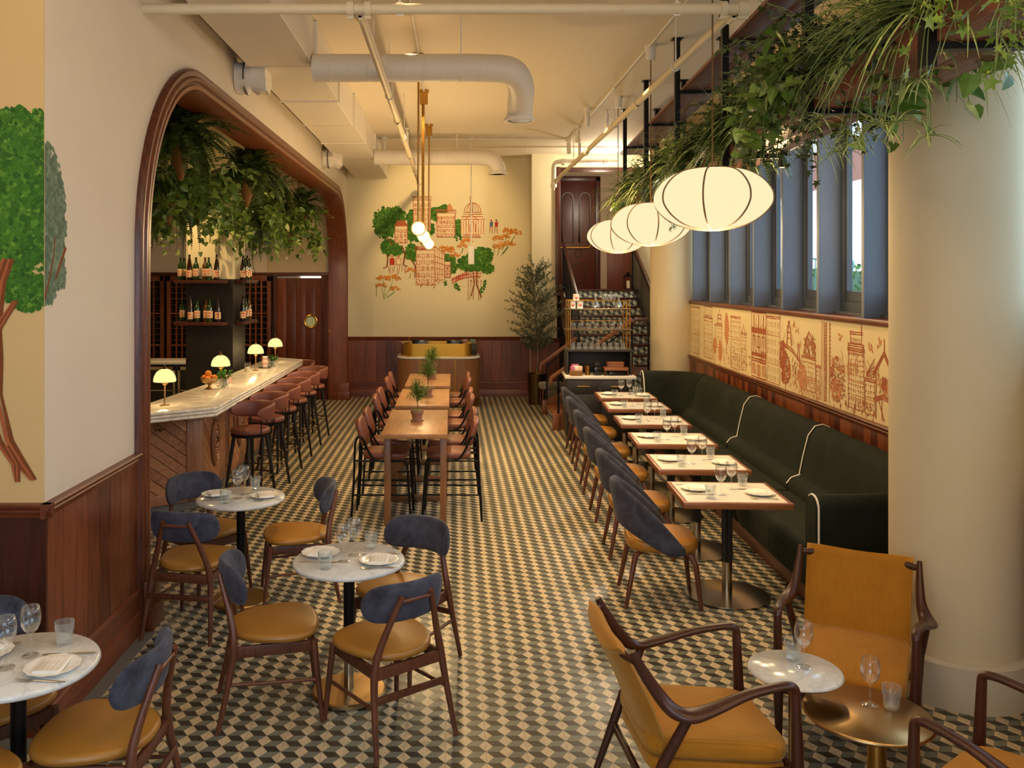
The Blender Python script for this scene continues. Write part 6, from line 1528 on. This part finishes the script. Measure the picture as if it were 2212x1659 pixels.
# ------------------------------------------------------------------ painted pictures (thin paint on the walls)
class Paint:
    """strokes on a plane: map(u, v, lift) -> world"""
    def __init__(self, fn, seed, st=1.2e-6): self.st = st; self.fn = fn; self.m = MB(); self.r = random.Random(seed); self.k = 0
    def lift(self): self.k += 1; return 0.001 + self.st*self.k
    def poly(self, pts, mat):
        l = self.lift(); self.m.add([self.fn(u, v, l) for u, v in pts], [tuple(range(len(pts)))], mat)
    def stroke(self, pts, w, mat, wob=.3):
        P = [V((p[0], p[1], 0)) for p in pts]
        L = self.lift(); out = []
        N = []
        for a, b in zip(P[:-1], P[1:]):
            n = max(1, int((b-a).length/(w*6)))
            for i in range(n): N.append(a.lerp(b, i/n) + V((self.r.uniform(-1, 1), self.r.uniform(-1, 1), 0))*w*wob*.5)
        N.append(P[-1]); vs = []
        for i, p in enumerate(N):
            t = (N[min(i+1, len(N)-1)] - N[max(i-1, 0)])
            if t.length < 1e-6: t = V((1, 0, 0))
            t.normalize(); s = V((-t.y, t.x, 0)); ww = w*.5*self.r.uniform(.55, 1.25)
            vs += [self.fn(*(p + s*ww).xy, L), self.fn(*(p - s*ww).xy, L)]
        self.m.add(vs, [(2*i, 2*i+2, 2*i+3, 2*i+1) for i in range(len(N)-1)], mat)
    def rect(self, x0, y0, x1, y1, w, mat): self.stroke([(x0, y0), (x1, y0)], w, mat); self.stroke([(x1, y0), (x1, y1)], w, mat); self.stroke([(x1, y1), (x0, y1)], w, mat); self.stroke([(x0, y1), (x0, y0)], w, mat)
    def blob(self, cx, cy, rx, ry, mat, n=260, leaf=.03, fill=True):
        if fill: self.poly([(cx + rx*.93*math.cos(a)*(1+.06*math.sin(5*a+cx*9)), cy + ry*.93*math.sin(a)*(1+.05*math.cos(7*a))) for a in [2*PI*k/28 for k in range(28)]], mat)
        for i in range(n):
            a = self.r.uniform(0, 2*PI); q = math.sqrt(self.r.random())*1.03; x, y = cx + rx*q*math.cos(a), cy + ry*q*math.sin(a); l = leaf*self.r.uniform(.6, 1.3)
            self.poly([(x + l*c*self.r.uniform(.6, 1.1), y + l*s*self.r.uniform(.6, 1.1)) for c, s in ((1, 0), (.5, .8), (-.4, .9), (-1, 0), (-.4, -.8), (.5, -.9))], mat)
    def windows(self, x0, y0, x1, y1, nx, ny, w, mat, arch=False, sk=0, fillp=.3):
        dx, dy = (x1-x0)/nx, (y1-y0)/ny
        for i in range(nx):
            for j in range(ny):
                o = sk*(i+.5)*dx; a, b = x0+dx*(i+.22), x0+dx*(i+.78); c, d = y0+dy*(j+.18)+o, y0+dy*(j+.82)+o
                self.stroke([(a, c), (a, d)], w, mat)
                if arch: self.stroke([(a, d), ((a+b)/2, d+dy*.12), (b, d)], w, mat)
                else: self.stroke([(a, d), (b, d)], w, mat)
                self.stroke([(b, d), (b, c)], w, mat)
                if self.r.random() < .6: self.stroke([(a, c), (b, c)], w*1.3, mat)
                if self.r.random() < fillp: self.stroke([((a+b)/2, c), ((a+b)/2, d)], w*1.4, mat)
    def ticks(self, x0, y0, x1, y1, nx, ny, w, arch, fill):
        dx, dy = (x1-x0)/nx, (y1-y0)/ny
        for i in range(nx):
            for j in range(ny):
                a, b = x0+dx*(i+.28), x0+dx*(i+.72); c, d = y0+dy*(j+.22), y0+dy*(j+.78); m = SI if self.r.random() < .7 else SP
                if arch: self.stroke([(a, c), (a, d-dy*.1), ((a+b)/2, d), (b, d-dy*.1), (b, c)], w*.9, m)
                else:
                    self.stroke([(a, d), (b, d)], w*(1.8 if self.r.random() < fill else 1), m)
                    if self.r.random() < .7: self.stroke([(b, d), (b, c)], w*.8, m)
    def flower(self, x, y, r, mat):
        for i in range(46):
            a = rad(self.r.uniform(10, 170)); q = r*self.r.uniform(.35, 1.05); px, py = x + q*math.cos(a), y + q*.75*math.sin(a); l = r*.2
            self.poly([(px-l*.5, py-l*.4), (px+l*.5, py-l*.3), (px+l*.35, py+l*.6), (px-l*.3, py+l*.5)], mat)
    def stem(self, x, y, x2, y2, mat): self.stroke([(x, y), ((x+x2)/2+.01, (y+y2)/2), (x2, y2)], .010, mat)
PM = ['paint_sienna', 'paint_green', 'paint_orange', 'paint_brown', 'paint_blush', 'paint_blue', 'paint_red', 'paint_sienna_pale', 'paint_green_grey']
SI, GR, OG, BR, BL, BU, RE, SP, GG = range(9)
# far wall: a small town among trees and flowers
k_ = YB/1890.
def bw(u, v, l): return V((u, YB - l, v))
p = Paint(bw, 5, 2.4e-6)
def X_(x): return (x-977)*k_
def Z_(y): return 2.3-(y-603)*k_
def tree(x, y, rx, ry, n=240): p.blob(X_(x), Z_(y), rx*k_, ry*k_, GR, n, .035)
def house(x0, y0, x1, y1, nx, ny, cornice=True, w=.0105, arch=False, fill=BL):
    p.poly([(X_(x0), Z_(y1)), (X_(x1), Z_(y1)), (X_(x1), Z_(y0)), (X_(x0), Z_(y0))], fill)
    p.rect(X_(x0), Z_(y1), X_(x1), Z_(y0), w*1.3, SI); p.windows(X_(x0), Z_(y1), X_(x1), Z_(y0)-.06, nx, ny, w, SI, arch)
    for j in range(1, ny): 
        if j % 2 == 0: p.stroke([(X_(x0), Z_(y1+(y0-y1)*j/ny)), (X_(x1), Z_(y1+(y0-y1)*j/ny))], w*.8, SP)
    if cornice:
        for d in (0, 4, 7): p.stroke([(X_(x0-3), Z_(y0-d)), (X_(x1+3), Z_(y0-d))], w*1.5, SI)
# trees first
for x, y, rx, ry in ((833, 482, 27, 34), (855, 470, 20, 22), (893, 468, 14, 16), (893, 502, 22, 20), (946, 462, 17, 15), (960, 452, 8, 8), (928, 495, 10, 12), (989, 492, 8, 18), (841, 535, 18, 17), (857, 541, 12, 10), (890, 545, 15, 17), (970, 562, 13, 12), (978, 578, 8, 12), (1036, 560, 26, 24), (1008, 570, 20, 16), (1052, 580, 14, 10), (1048, 550, 16, 14)): tree(x, y, rx, ry, int(rx*7))
for a in (((836, 512), (848, 530)), ((838, 550), (836, 575), (828, 580)), ((868, 530), (875, 548), (871, 572), (880, 576)), ((888, 560), (897, 575), (896, 600)), ((905, 515), (912, 530)), ((1022, 585), (1024, 612), (1018, 640)), ((1030, 585), (1030, 615), (1040, 642))): p.stroke([(X_(x), Z_(y)) for x, y in a], .03, BR)
house(893, 432, 930, 498, 4, 6); house(944, 460, 983, 512, 6, 5, arch=False); house(853, 488, 880, 525, 3, 3, False); house(899, 540, 939, 615, 4, 5); 
p.poly([(X_(939), Z_(615)), (X_(960), Z_(607)), (X_(960), Z_(548)), (X_(939), Z_(535))], BL)
for j in range(6): p.stroke([(X_(939), Z_(540+13*j)), (X_(960), Z_(550+11*j))], .012, SI)
for i in range(5): p.stroke([(X_(940+5*i), Z_(538+2.5*i)), (X_(940+5*i), Z_(614-2*i))], .011, SI)
p.stroke([(X_(898), Z_(541)), (X_(938), Z_(533)), (X_(962), Z_(548))], .022, SI)
for i in range(26): 
    x = 902+p.r.uniform(0, 55); y = 606+p.r.uniform(-10, 12); p.stroke([(X_(x), Z_(y)), (X_(x+p.r.uniform(-6, 6)), Z_(y+p.r.uniform(-6, 6)))], .013, SI)
house(960, 565, 973, 600, 3, 5, False); p.poly([(X_(851), Z_(489)), (X_(882), Z_(489)), (X_(874), Z_(476)), (X_(858), Z_(476))], SI)
p.poly([(X_(966), Z_(455)), (X_(976), Z_(455)), (X_(976), Z_(448)), (X_(971), Z_(441)), (X_(966), Z_(448))], SP); p.stroke([(X_(966), Z_(455)), (X_(966), Z_(447)), (X_(971), Z_(440)), (X_(976), Z_(447)), (X_(976), Z_(455))], .011, SI)
# domed hall
p.poly([(X_(995), Z_(512)), (X_(1047), Z_(512)), (X_(1047), Z_(474)), (X_(1021), Z_(462)), (X_(995), Z_(474))], BL)
for i in range(7): p.stroke([(X_(1021 + (18-6*i)*math.cos(a)), Z_(458 - 20*math.sin(a))) for a in [PI*k/10 for k in range(11)]], .010, SI)
for y in (459, 463, 468, 474): p.stroke([(X_(1002-(y-459)*.5), Z_(y)), (X_(1040+(y-459)*.5), Z_(y))], .014, SI)
p.stroke([(X_(1016), Z_(424)), (X_(1016), Z_(440))], .016, SI); p.stroke([(X_(1003), Z_(476)), (X_(1018), Z_(463)), (X_(1034), Z_(476))], .014, SI)
for i in range(10): p.stroke([(X_(996+5.4*i), Z_(476)), (X_(996+5.4*i), Z_(507))], .012, SI)
for j in range(4): p.stroke([(X_(1001-j), Z_(507+2*j)), (X_(1036+j), Z_(507+2*j))], .011, SI)
p.stroke([(X_(1015), Z_(502)), (X_(1015), Z_(486)), (X_(1021), Z_(480)), (X_(1027), Z_(486)), (X_(1027), Z_(502))], .016, SI)
# two walkers, bridge, seated pair: loose brush marks
for x, c in ((1061, BU), (1072, RE)):
    p.poly([(X_(x-3), Z_(490)), (X_(x+3), Z_(490)), (X_(x+4), Z_(479)), (X_(x-3), Z_(480))], c); p.poly([(X_(x + 2*math.cos(a)), Z_(476.5 + 2.2*math.sin(a))) for a in [2*PI*k/8 for k in range(8)]], BR); p.stroke([(X_(x-2), Z_(490)), (X_(x-4), Z_(504))], .012, SI); p.stroke([(X_(x+2), Z_(490)), (X_(x+2), Z_(504))], .012, SI)
for i in range(9): p.stroke([(X_(977+4.2*i), Z_(608-1.5*i)), (X_(979+4.2*i), Z_(600-2*i))], .02, RE)
for d in (0, 8): p.stroke([(X_(976), Z_(612-d)), (X_(992), Z_(604-d)), (X_(1010), Z_(599-d)), (X_(1040), Z_(596-d*.8))], .016, RE)
for x, c in ((847, RE), (861, BL)):
    p.poly([(X_(x-5), Z_(572)), (X_(x+5), Z_(572)), (X_(x+4), Z_(558)), (X_(x-4), Z_(558))], c); p.rect(X_(x-5), Z_(572), X_(x+5), Z_(558), .009, SI); p.poly([(X_(x + 3*math.cos(a)), Z_(554 + 3*math.sin(a))) for a in [2*PI*k/8 for k in range(8)]], SP)
for i in range(9): p.stroke([(X_(838+5*i), Z_(574+p.r.uniform(-2, 3))), (X_(838+5*i+p.r.uniform(-4, 4)), Z_(588+p.r.uniform(-2, 4)))], .010, SI)
for x in (1012, 1018, 1026, 1033, 1040): p.stroke([(X_(x), Z_(604)), (X_(x-3+p.r.uniform(-2, 5)), Z_(648))], .010, SI)
for i in range(24): x = 1010+p.r.uniform(0, 30); y = 590+p.r.uniform(0, 20); p.stroke([(X_(x), Z_(y)), (X_(x+p.r.uniform(-5, 5)), Z_(y+p.r.uniform(-5, 5)))], .010, SI)
# flowers
for x, y, r in ((828, 606, 10), (849, 606, 11), (824, 621, 8), (853, 628, 8), (887, 588, 8), (960, 540, 8), (968, 547, 9), (973, 541, 7), (984, 556, 8), (1000, 535, 8), (1008, 525, 9), (1095, 503, 9), (1110, 508, 11), (1075, 520, 9), (1090, 516, 8), (1080, 534, 9), (1099, 532, 10), (1074, 538, 7)): p.flower(X_(x), Z_(y), r*k_*1.55, OG)
for a in ((828, 606, 832, 640), (849, 606, 834, 640), (824, 622, 830, 646), (853, 629, 834, 644), (1095, 505, 1085, 540), (1112, 510, 1085, 548), (1078, 536, 1074, 552), (1098, 534, 1082, 552), (887, 590, 884, 602), (1000, 536, 996, 548), (812, 612, 813, 640), (1064, 528, 1068, 548)): p.stem(X_(a[0]), Z_(a[1]), X_(a[2]), Z_(a[3]), GR)
for x, y in ((985, 618), (990, 622), (1044, 620), (1040, 628), (1048, 612), (962, 610), (985, 515), (995, 512)): p.blob(X_(x), Z_(y), .03, .06, GR, 12, .02, False)
o = p.m.obj('wall_mural', [M_(n) for n in PM], smooth=0); tag(o, 'colourful painted town of buildings, trees and orange flowers on the far wall', 'mural')
# corner tree over two walls
def fw(u, v, l): return V((u, YC - .006 - l, v))
q1 = Paint(fw, 8)
def XX(x): return (x-977)*YC/1890.
def ZZ(y): return 2.3-(y-603)*YC/1890.
def clipu(pts, lim): return [(min(u, lim), v) for u, v in pts]
lim = XX(97)
_old = q1.poly
q1.poly = lambda pts, mat: _old(clipu(pts, lim), mat)
q1.blob(XX(40), ZZ(420), 62*YC/1890, 182*YC/1890, GR, 1500, .017); q1.blob(XX(78), ZZ(330), 48*YC/1890, 88*YC/1890, GR, 420, .017); q1.blob(XX(20), ZZ(300), 50*YC/1890, 62*YC/1890, GR, 300, .017); q1.blob(XX(85), ZZ(450), 45*YC/1890, 130*YC/1890, GR, 500, .017); q1.blob(XX(62), ZZ(630), 50*YC/1890, 40*YC/1890, GR, 420, .015); q1.blob(XX(5), ZZ(420), 60*YC/1890, 150*YC/1890, GR, 500, .018)
def tr(pts, ws):
    for j in range(4): q1.stroke([(XX(x + (j-1.5)*w*.5), ZZ(y)) for (x, y), w in zip(pts, ws)], ws[1]*.55*YC/1890, BR if j % 2 else SI, .5)
tr([(20, 560), (0, 610), (-14, 700), (-16, 850), (10, 950), (40, 990), (75, 1035)], [14, 16, 22, 30, 26, 16, 6]); tr([(36, 650), (10, 690), (-8, 720)], [6, 8, 10]); tr([(10, 960), (36, 1000), (40, 1040)], [14, 10, 5])
q1.m.fn = None
o = q1.m.obj('tree_mural', [M_(n) for n in PM], smooth=0); tag(o, 'painted tree with bright green crown and brown trunk on the warm wall return', 'mural')
def lw(u, v, l): return V((XL + l, u, v))
q2 = Paint(lw, 9); _old2 = q2.poly
q2.poly = lambda pts, mat: _old2([(max(u, YC+.001), v) for u, v in pts], mat)
def LY(x): return 2.06*1890/(977-x)
def LZ(x, y): return 2.3-(y-603)*LY(x)/1890
q2.blob(YC+.02, 2.58, .215, .40, GG, 700, .022); q2.blob(YC+.13, 2.66, .10, .2, GG, 260, .02); q2.blob(YC+.05, 2.27, .07, .09, GG, 90, .016); q2.blob(YC+.19, 2.32, .045, .08, GG, 70, .015)
q2.stroke([(YC+.0, 2.2), (YC+.10, 2.42), (YC+.11, 2.52)], .02, BR); q2.stroke([(YC+.12, 2.3), (YC+.24, 2.47)], .022, BR)
o = q2.m.obj('tree_mural', [M_(n) for n in PM], smooth=0); tag(o, 'grey green half of the painted tree continuing round the wall corner', 'mural')
# drawn city above the banquette
RWM = Matrix.Translation((RWX, 0, 0)) @ Matrix.Rotation(-RWA, 4, 'Z')
g = MB(); g.b2((-.004, .6, 1.172), (0, 13.2, 1.936)); o = g.obj('panel_ground', M_('mural_ground'), smooth=0); o.matrix_world = RWM
t = thing('city_mural', 'long sienna line drawing of city buildings above the green banquette', 'mural', (RWX, 0, 0), -RWA)
o.parent = t; o.matrix_parent_inverse = Matrix(); o.matrix_basis = Matrix()
def cm(u, v, l): return V((-.004 - l, u, v))
c = Paint(cm, 12, 5e-7); B0, T0 = 1.185, 1.925; W = .0075
def U(x): return 5838./(x-1046)
def tower(xa, xb, z0, z1, nx, ny, arch=False, w=W, cor=2, fill=.35):
    a, b = sorted((U(xa), U(xb))); c.rect(a, z0, b, z1, w*1.2, SI); c.ticks(a, z0, b, z1-.04, nx, ny, w, arch, fill)
    for j in range(cor): c.stroke([(a-.02, z1-.018*j), (b+.02, z1-.018*j)], w*1.6, SI)
    for j in range(2, ny, 3): c.stroke([(a, z0+(z1-z0)*j/ny), (b, z0+(z1-z0)*j/ny)], w*1.1, SP)
def scrib(xa, xb, z0, z1, n, mat=SI, w=.009, l=.05):
    a, b = sorted((U(xa), U(xb)))
    for i in range(n):
        u, v = c.r.uniform(a, b), c.r.uniform(z0, z1); c.stroke([(u, v), (u + c.r.uniform(-.6, .6)*l, v + c.r.uniform(-1, 1)*l)], w, mat)
def dtree(x, z, ru, rz, n=140): c.blob(U(x), z, ru, rz, SI if n > 150 else SP, int(n*.8), .018, n < 150); c.stroke([(U(x), z-rz), (U(x), z-rz-.14)], .014, SI)
tower(1494, 1511, 1.22, 1.90, 3, 5, True); tower(1521, 1539, 1.22, 1.78, 4, 9); tower(1522, 1538, 1.80, 1.92, 3, 2, cor=1); tower(1545, 1560, 1.40, 1.70, 4, 5)
c.stroke([(U(1549), 1.70), (U(1551), 1.80), (U(1554.5), 1.90), (U(1558), 1.80), (U(1560), 1.70)], .016, SI)
for z in (1.72, 1.78, 1.83): c.stroke([(U(1550), z), (U(1559), z)], .012, SI)
dtree(1570, 1.68, .10, .2); tower(1579, 1599, 1.20, 1.84, 6, 9, fill=.6); tower(1602, 1612, 1.22, 1.66, 3, 9); c.stroke([(U(1603), 1.66), (U(1606), 1.76), (U(1610), 1.66)], .013, SI)
dtree(1544, 1.42, .09, .1, 120); dtree(1556, 1.36, .09, .13, 120); scrib(1515, 1622, 1.22, 1.40, 150, SP); scrib(1560, 1620, 1.25, 1.5, 60)
# columned front
a, b = sorted((U(1624), U(1655)))
for i in range(7): c.stroke([(a+(b-a)*i/6, 1.48), (a+(b-a)*i/6, 1.90)], .028 if i % 2 else .016, SI if i % 2 else SP)
for z in (1.93, 1.74, 1.72, 1.70, 1.46, 1.44, 1.40, 1.37): c.stroke([(a, z), (b, z)], .024, SI)
c.windows(a, 1.50, b, 1.69, 3, 1, .016, SI); c.windows(a, 1.19, b, 1.36, 3, 1, .03, SP, False, 0, .9); scrib(1624, 1655, 1.70, 1.76, 60, SI, .012); scrib(1624, 1655, 1.42, 1.47, 60, SI, .012); c.rect(a, 1.19, b, 1.93, .016, SI)
tower(1657, 1685, 1.19, 1.90, 4, 7, True, fill=.5); c.stroke([(U(1685), 1.19), (U(1685), 1.93)], .014, SI)
dtree(1697, 1.38, .15, .16, 260); dtree(1691, 1.52, .10, .14, 200)
# bridge
for xa in (1697, 1707): c.stroke([(U(xa+3), 1.62), (U(1704 if xa < 1700 else 1706), 1.88)], .024, SI)
for z in (1.70, 1.76, 1.82): c.stroke([(U(1700), z), (U(1707), z)], .012, SI)
for x in (1690, 1712, 1716): c.stroke([(U(1705), 1.87), (U(x), 1.64)], .007, SI)
for d in (0, .018, .03): c.stroke([(U(1687), 1.66-d), (U(1712), 1.60-d), (U(1731), 1.50-d)], .013, SI)
c.stroke([(U(1723), 1.5), (U(1724.5), 1.66)], .016, SI); c.stroke([(U(1728), 1.5), (U(1726.5), 1.66)], .016, SI)
tower(1733, 1762, 1.24, 1.56, 7, 6, fill=.7)
c.stroke([(U(1736), 1.58), (U(1748), 1.80), (U(1763), 1.66)], .022, SI); c.stroke([(U(1737), 1.56), (U(1748), 1.70), (U(1763), 1.60)], .014, SI); scrib(1738, 1762, 1.56, 1.74, 130, SI, .011); tower(1763, 1772, 1.2, 1.5, 2, 6)
dtree(1733, 1.36, .11, .12, 150); scrib(1705, 1775, 1.19, 1.36, 170, SP); scrib(1712, 1730, 1.35, 1.5, 50)
# tall clock shaft and vine
for x in (1775, 1778): c.stroke([(U(x), 1.19), (U(x), 1.92)], .008, SP)
for x in (1781, 1786): c.stroke([(U(x), 1.19), (U(x), 1.91)], .012, SI)
for i in range(34): z = 1.2+.021*i; c.stroke([(U(1782), z), (U(1785.5), z + .008)], .013, SI)
c.stroke([(U(1792), 1.19), (U(1792.5), 1.92)], .012, SI)
for i in range(12): z = 1.5+.035*i; c.stroke([(U(1792), z), (U(1794.5), z + .012)], .022, SI)
c.blob(U(1809), 1.42, .17, .19, SI, 150, .015, False); c.blob(U(1806), 1.33, .12, .1, SP, 80, .016, False); scrib(1796, 1826, 1.2, 1.56, 60); scrib(1795, 1890, 1.5, 1.62, 90, SP, .008, .07)
tower(1833, 1867, 1.22, 1.72, 7, 11, fill=.8); tower(1834, 1865, 1.68, 1.76, 9, 1, cor=3); tower(1838, 1862, 1.77, 1.86, 4, 1, True); c.stroke([(U(1861.5), 1.84), (U(1861.5), 1.93)], .014, SI); tower(1869, 1890, 1.22, 1.5, 4, 5); scrib(1826, 1890, 1.2, 1.3, 60)
for i in range(6): c.stroke([(U(1872), 1.52+.004*i), (U(1890), 1.52+.03*i)], .009, SI)
# turret
a, b = sorted((U(1893), U(1929)))
c.stroke([(b, 1.20), (b, 1.58)], .015, SI); c.stroke([(a, 1.20), (a, 1.58)], .015, SI); m_ = (a+b)/2
for d in (0, .02, .035): c.stroke([(b+.05, 1.56-d), (b-.05, 1.66-d), (m_, 1.74-d), (a+.06, 1.66-d), (a-.02, 1.56-d)], .013, SI)
c.stroke([(m_, 1.74), (m_, 1.84)], .016, SI)
for d in (0, .02): c.stroke([(b+.02, 1.36-d), (m_, 1.40-d), (a-.02, 1.35-d)], .022, SI)
scrib(1895, 1927, 1.38, 1.55, 26, SP, .014, .08); c.windows(a+.1, 1.42, b-.1, 1.56, 2, 1, .022, SI); c.stroke([(b-.1, 1.2), (b-.1, 1.36)], .014, SI); c.stroke([(m_, 1.2), (m_+.1, 1.36)], .014, SI)
for x, z in ((1713, 1.84), (1722, 1.80), (1726, 1.66), (1880, 1.76), (1898, 1.80), (1815, 1.80)): scrib(x-4, x+4, z-.02, z+.02, 9, SP, .016, .04)
c.m.obj('drawing', [M_(n) for n in PM], t, smooth=0)
# ------------------------------------------------------------------ outside the windows
mb = MB(); mb.b2((3.75, -6, 1.5), (16, 26, 1.7)); struct('pavement', mb, M_('pavement_grey'), 'pale street pavement outside the windows', smooth=0)
def make_outchair():
    t = thing('outdoor_chair', '', 'chair', group='teal metal chairs outside on the pavement')
    for s in (-1, 1):
        m = MB(); m.tube([(.22, .2*s, 0), (.2, .19*s, .44)], .012, 6); m.tube([(-.24, .2*s, 0), (-.2, .19*s, .44), (-.27, .18*s, .82)], .012, 6); m.obj('leg_frame', M_('teal_paint'), t, smooth=50)
    m = MB(); m.tube(smoothpath([(-.2, -.19, .5), (-.27, -.18, .78), (-.28, -.1, .86), (-.28, .1, .86), (-.27, .18, .78), (-.2, .19, .5)], 3), .012, 6)
    for y in (-.1, 0, .1): m.tube([(-.2, y, .46), (-.28, y, .85)], .008, 5)
    m.obj('backrest', M_('teal_paint'), t, smooth=50)
    m = MB()
    for k in range(6): m.b2((-.2+.07*k, -.19, .44), (-.15+.07*k, .19, .455))
    m.obj('seat', M_('teal_paint'), t, smooth=0); return t
OC = Proto(make_outchair)
for i, (x, y, a) in enumerate(((4.6, 9.2, 2.2), (5.2, 10.2, -.6), (4.7, 11.6, 1.2), (5.6, 12.9, 2.8), (4.8, 14.2, .3))): OC.put((x, y, 1.7), a, 'teal metal chair outside the window, %s along the pavement' % ('first', 'second', 'third', 'fourth', 'fifth')[i])
t = thing('hedge', 'clipped green hedge across the pavement outside', 'hedge', (0, 0, 0)); rnd = random.Random(4); m = MB()
for i in range(2600):
    pnt = V((rnd.uniform(7.6, 8.1), rnd.uniform(8, 26), rnd.uniform(1.75, 2.55))); leafquad(m, pnt, V((rnd.uniform(-1, 1), rnd.uniform(-1, 1), rnd.uniform(-.5, 1))).normalized(), .12, .04, 0, rnd)
m.b2((7.7, 8, 1.7), (8.0, 26, 2.45), 0); m.obj('foliage', M_('leaf_herb'), t, smooth=0)
t = thing('far_building', 'red brick building with an awning across the street', 'building', (13.5, 0, 0))
m = MB(); m.b2((0, 10, 5.6), (1.2, 44, 7)); m.obj('wall', M_('brick_far'), t, smooth=0)
m = MB(); m.b2((0.1, 10, 1.5), (1.2, 44, 5.6)); m.obj('shopfront', M_('facade_pale'), t, smooth=0)
m = MB(); m.rings([[(0, y, 5.6), (-1.4, y, 5.1), (-1.4, y, 5.0), (0, y, 5.4)] for y in (12, 40)]); m.obj('awning', M_('white_paint'), t, smooth=0)

# ------------------------------------------------------------------ light
W_ = bpy.data.worlds.new('daylight'); SC.world = W_; W_.use_nodes = True
bgn = W_.node_tree.nodes['Background']; bgn.inputs[0].default_value = (0.62, 0.80, 1.0, 1); bgn.inputs[1].default_value = DAY = 3.1
def lamp(name, kind, loc, power, col, size=.1, rot=None, **kw):
    l = bpy.data.lights.new(name, kind); l.energy = power; l.color = col
    if kind == 'AREA':
        l.shape = 'RECTANGLE'; l.size = size[0]; l.size_y = size[1]
    elif kind in ('POINT', 'SPOT'): l.shadow_soft_size = size
    for k, v in kw.items(): setattr(l, k, v)
    o = bpy.data.objects.new(name, l); COL.objects.link(o); o.location = loc
    if rot: o.rotation_euler = rot
    return o
def aim(o, tgt): o.rotation_euler = (V(tgt) - o.location).to_track_quat('-Z', 'Y').to_euler()
WARM = (1.0, 0.66, 0.30); WARM2 = (1.0, 0.72, 0.40)
# ceiling spotlights
for x, y, tx, ty, tz, pw in ((-.36, 5.9, .6, 7.5, 0, 150), (1.65, 8.4, 2.0, 8.4, .7, 90), (1.65, 10.6, 2.1, 10.6, .7, 90), (1.65, 12.2, 2.2, 12.2, .7, 110), (-.36, 8.0, -1.2, 8.6, 0, 200), (-.36, 11.0, -1.2, 11.2, 0, 190), (-.36, 14.5, -.2, 17.2, 3.4, 120), (.4, 12.0, .7, 12.0, 0, 120), (.9, 9.2, .9, 9.2, 0, 110), (1.0, 7.0, 1.0, 6.8, 0, 120)):
    o = lamp('spot', 'SPOT', (x, y, ZC-.3), pw, WARM, .05, spot_size=rad(70), spot_blend=.6); aim(o, (tx, ty, tz))
for y in (9.6, 10.6, 11.6, 12.6, 13.5): lamp('tube_bulb', 'POINT', (-.36, y, 2.84), 85, (1.0, .68, .32), .04)
# lamps and lanterns
for x, y, l in LAMPS: lamp('bar_lamp_bulb', 'POINT', (x, y, 1.27), 3.0, WARM, .04)
for x, y in LANT: lamp('lantern_bulb', 'POINT', (x, y, 2.60), 28, WARM2, .15)
# bar room downlights
for y in (9.3, 11.2, 14.8):
    o = lamp('bar_downlight', 'SPOT', (-3.85, y, 4.05), 90, WARM, .06, spot_size=rad(110), spot_blend=.7); aim(o, (-3.3, y+.3, 0))
o = lamp('shelf_light', 'SPOT', (-3.3, 10.2, 3.9), 12, WARM, .05, spot_size=rad(50), spot_blend=.5); aim(o, (-3.35, 12.0, 2.0))
# fill lights added without fittings: near seating, wall return, stair alcove
lamp('near_warm_fill', 'POINT', (-3.0, 2.6, 3.6), 13, WARM, .2); lamp('alcove_fill', 'POINT', (2.9, 16.0, 4.2), 50, (1.0, .86, .68), .1); lamp('near_warm_fill', 'POINT', (0.9, 2.0, 4.2), 38, WARM, .2); lamp('near_warm_fill', 'POINT', (-.9, 3.2, 4.2), 12, WARM2, .2); lamp('near_side_fill', 'POINT', (2.2, 1.6, 2.6), 14, WARM, .2)
for y in (7.5, 10.5): lamp('drawing_light', 'POINT', (2.75, y, 2.9), 14, WARM, .1)

# ------------------------------------------------------------------ camera
cd = bpy.data.cameras.new('camera'); cam = bpy.data.objects.new('camera', cd); COL.objects.link(cam)
cd.sensor_fit = 'HORIZONTAL'; cd.sensor_width = 36; cd.lens = 1890/2212*36
cam.location = (0, 0, 2.3); cam.rotation_euler = (PI/2, 0, 0)
cd.shift_x = (1106-977)/2212; cd.shift_y = -(829.5-603)/2212; cd.clip_end = 200
SC.camera = cam
vs = SC.view_settings; vs.view_transform = 'Standard'; vs.look = 'None'; vs.gamma = 1; vs.use_curve_mapping = False; vs.exposure = 0.84
SC.cycles.max_bounces = 6; SC.cycles.diffuse_bounces = 3; SC.cycles.glossy_bounces = 3; SC.cycles.transparent_max_bounces = 14; SC.cycles.use_adaptive_sampling = True; SC.cycles.adaptive_threshold = 0.07; SC.cycles.use_denoising = True; SC.cycles.sample_clamp_indirect = 6; SC.cycles.caustics_reflective = False; SC.cycles.caustics_refractive = False
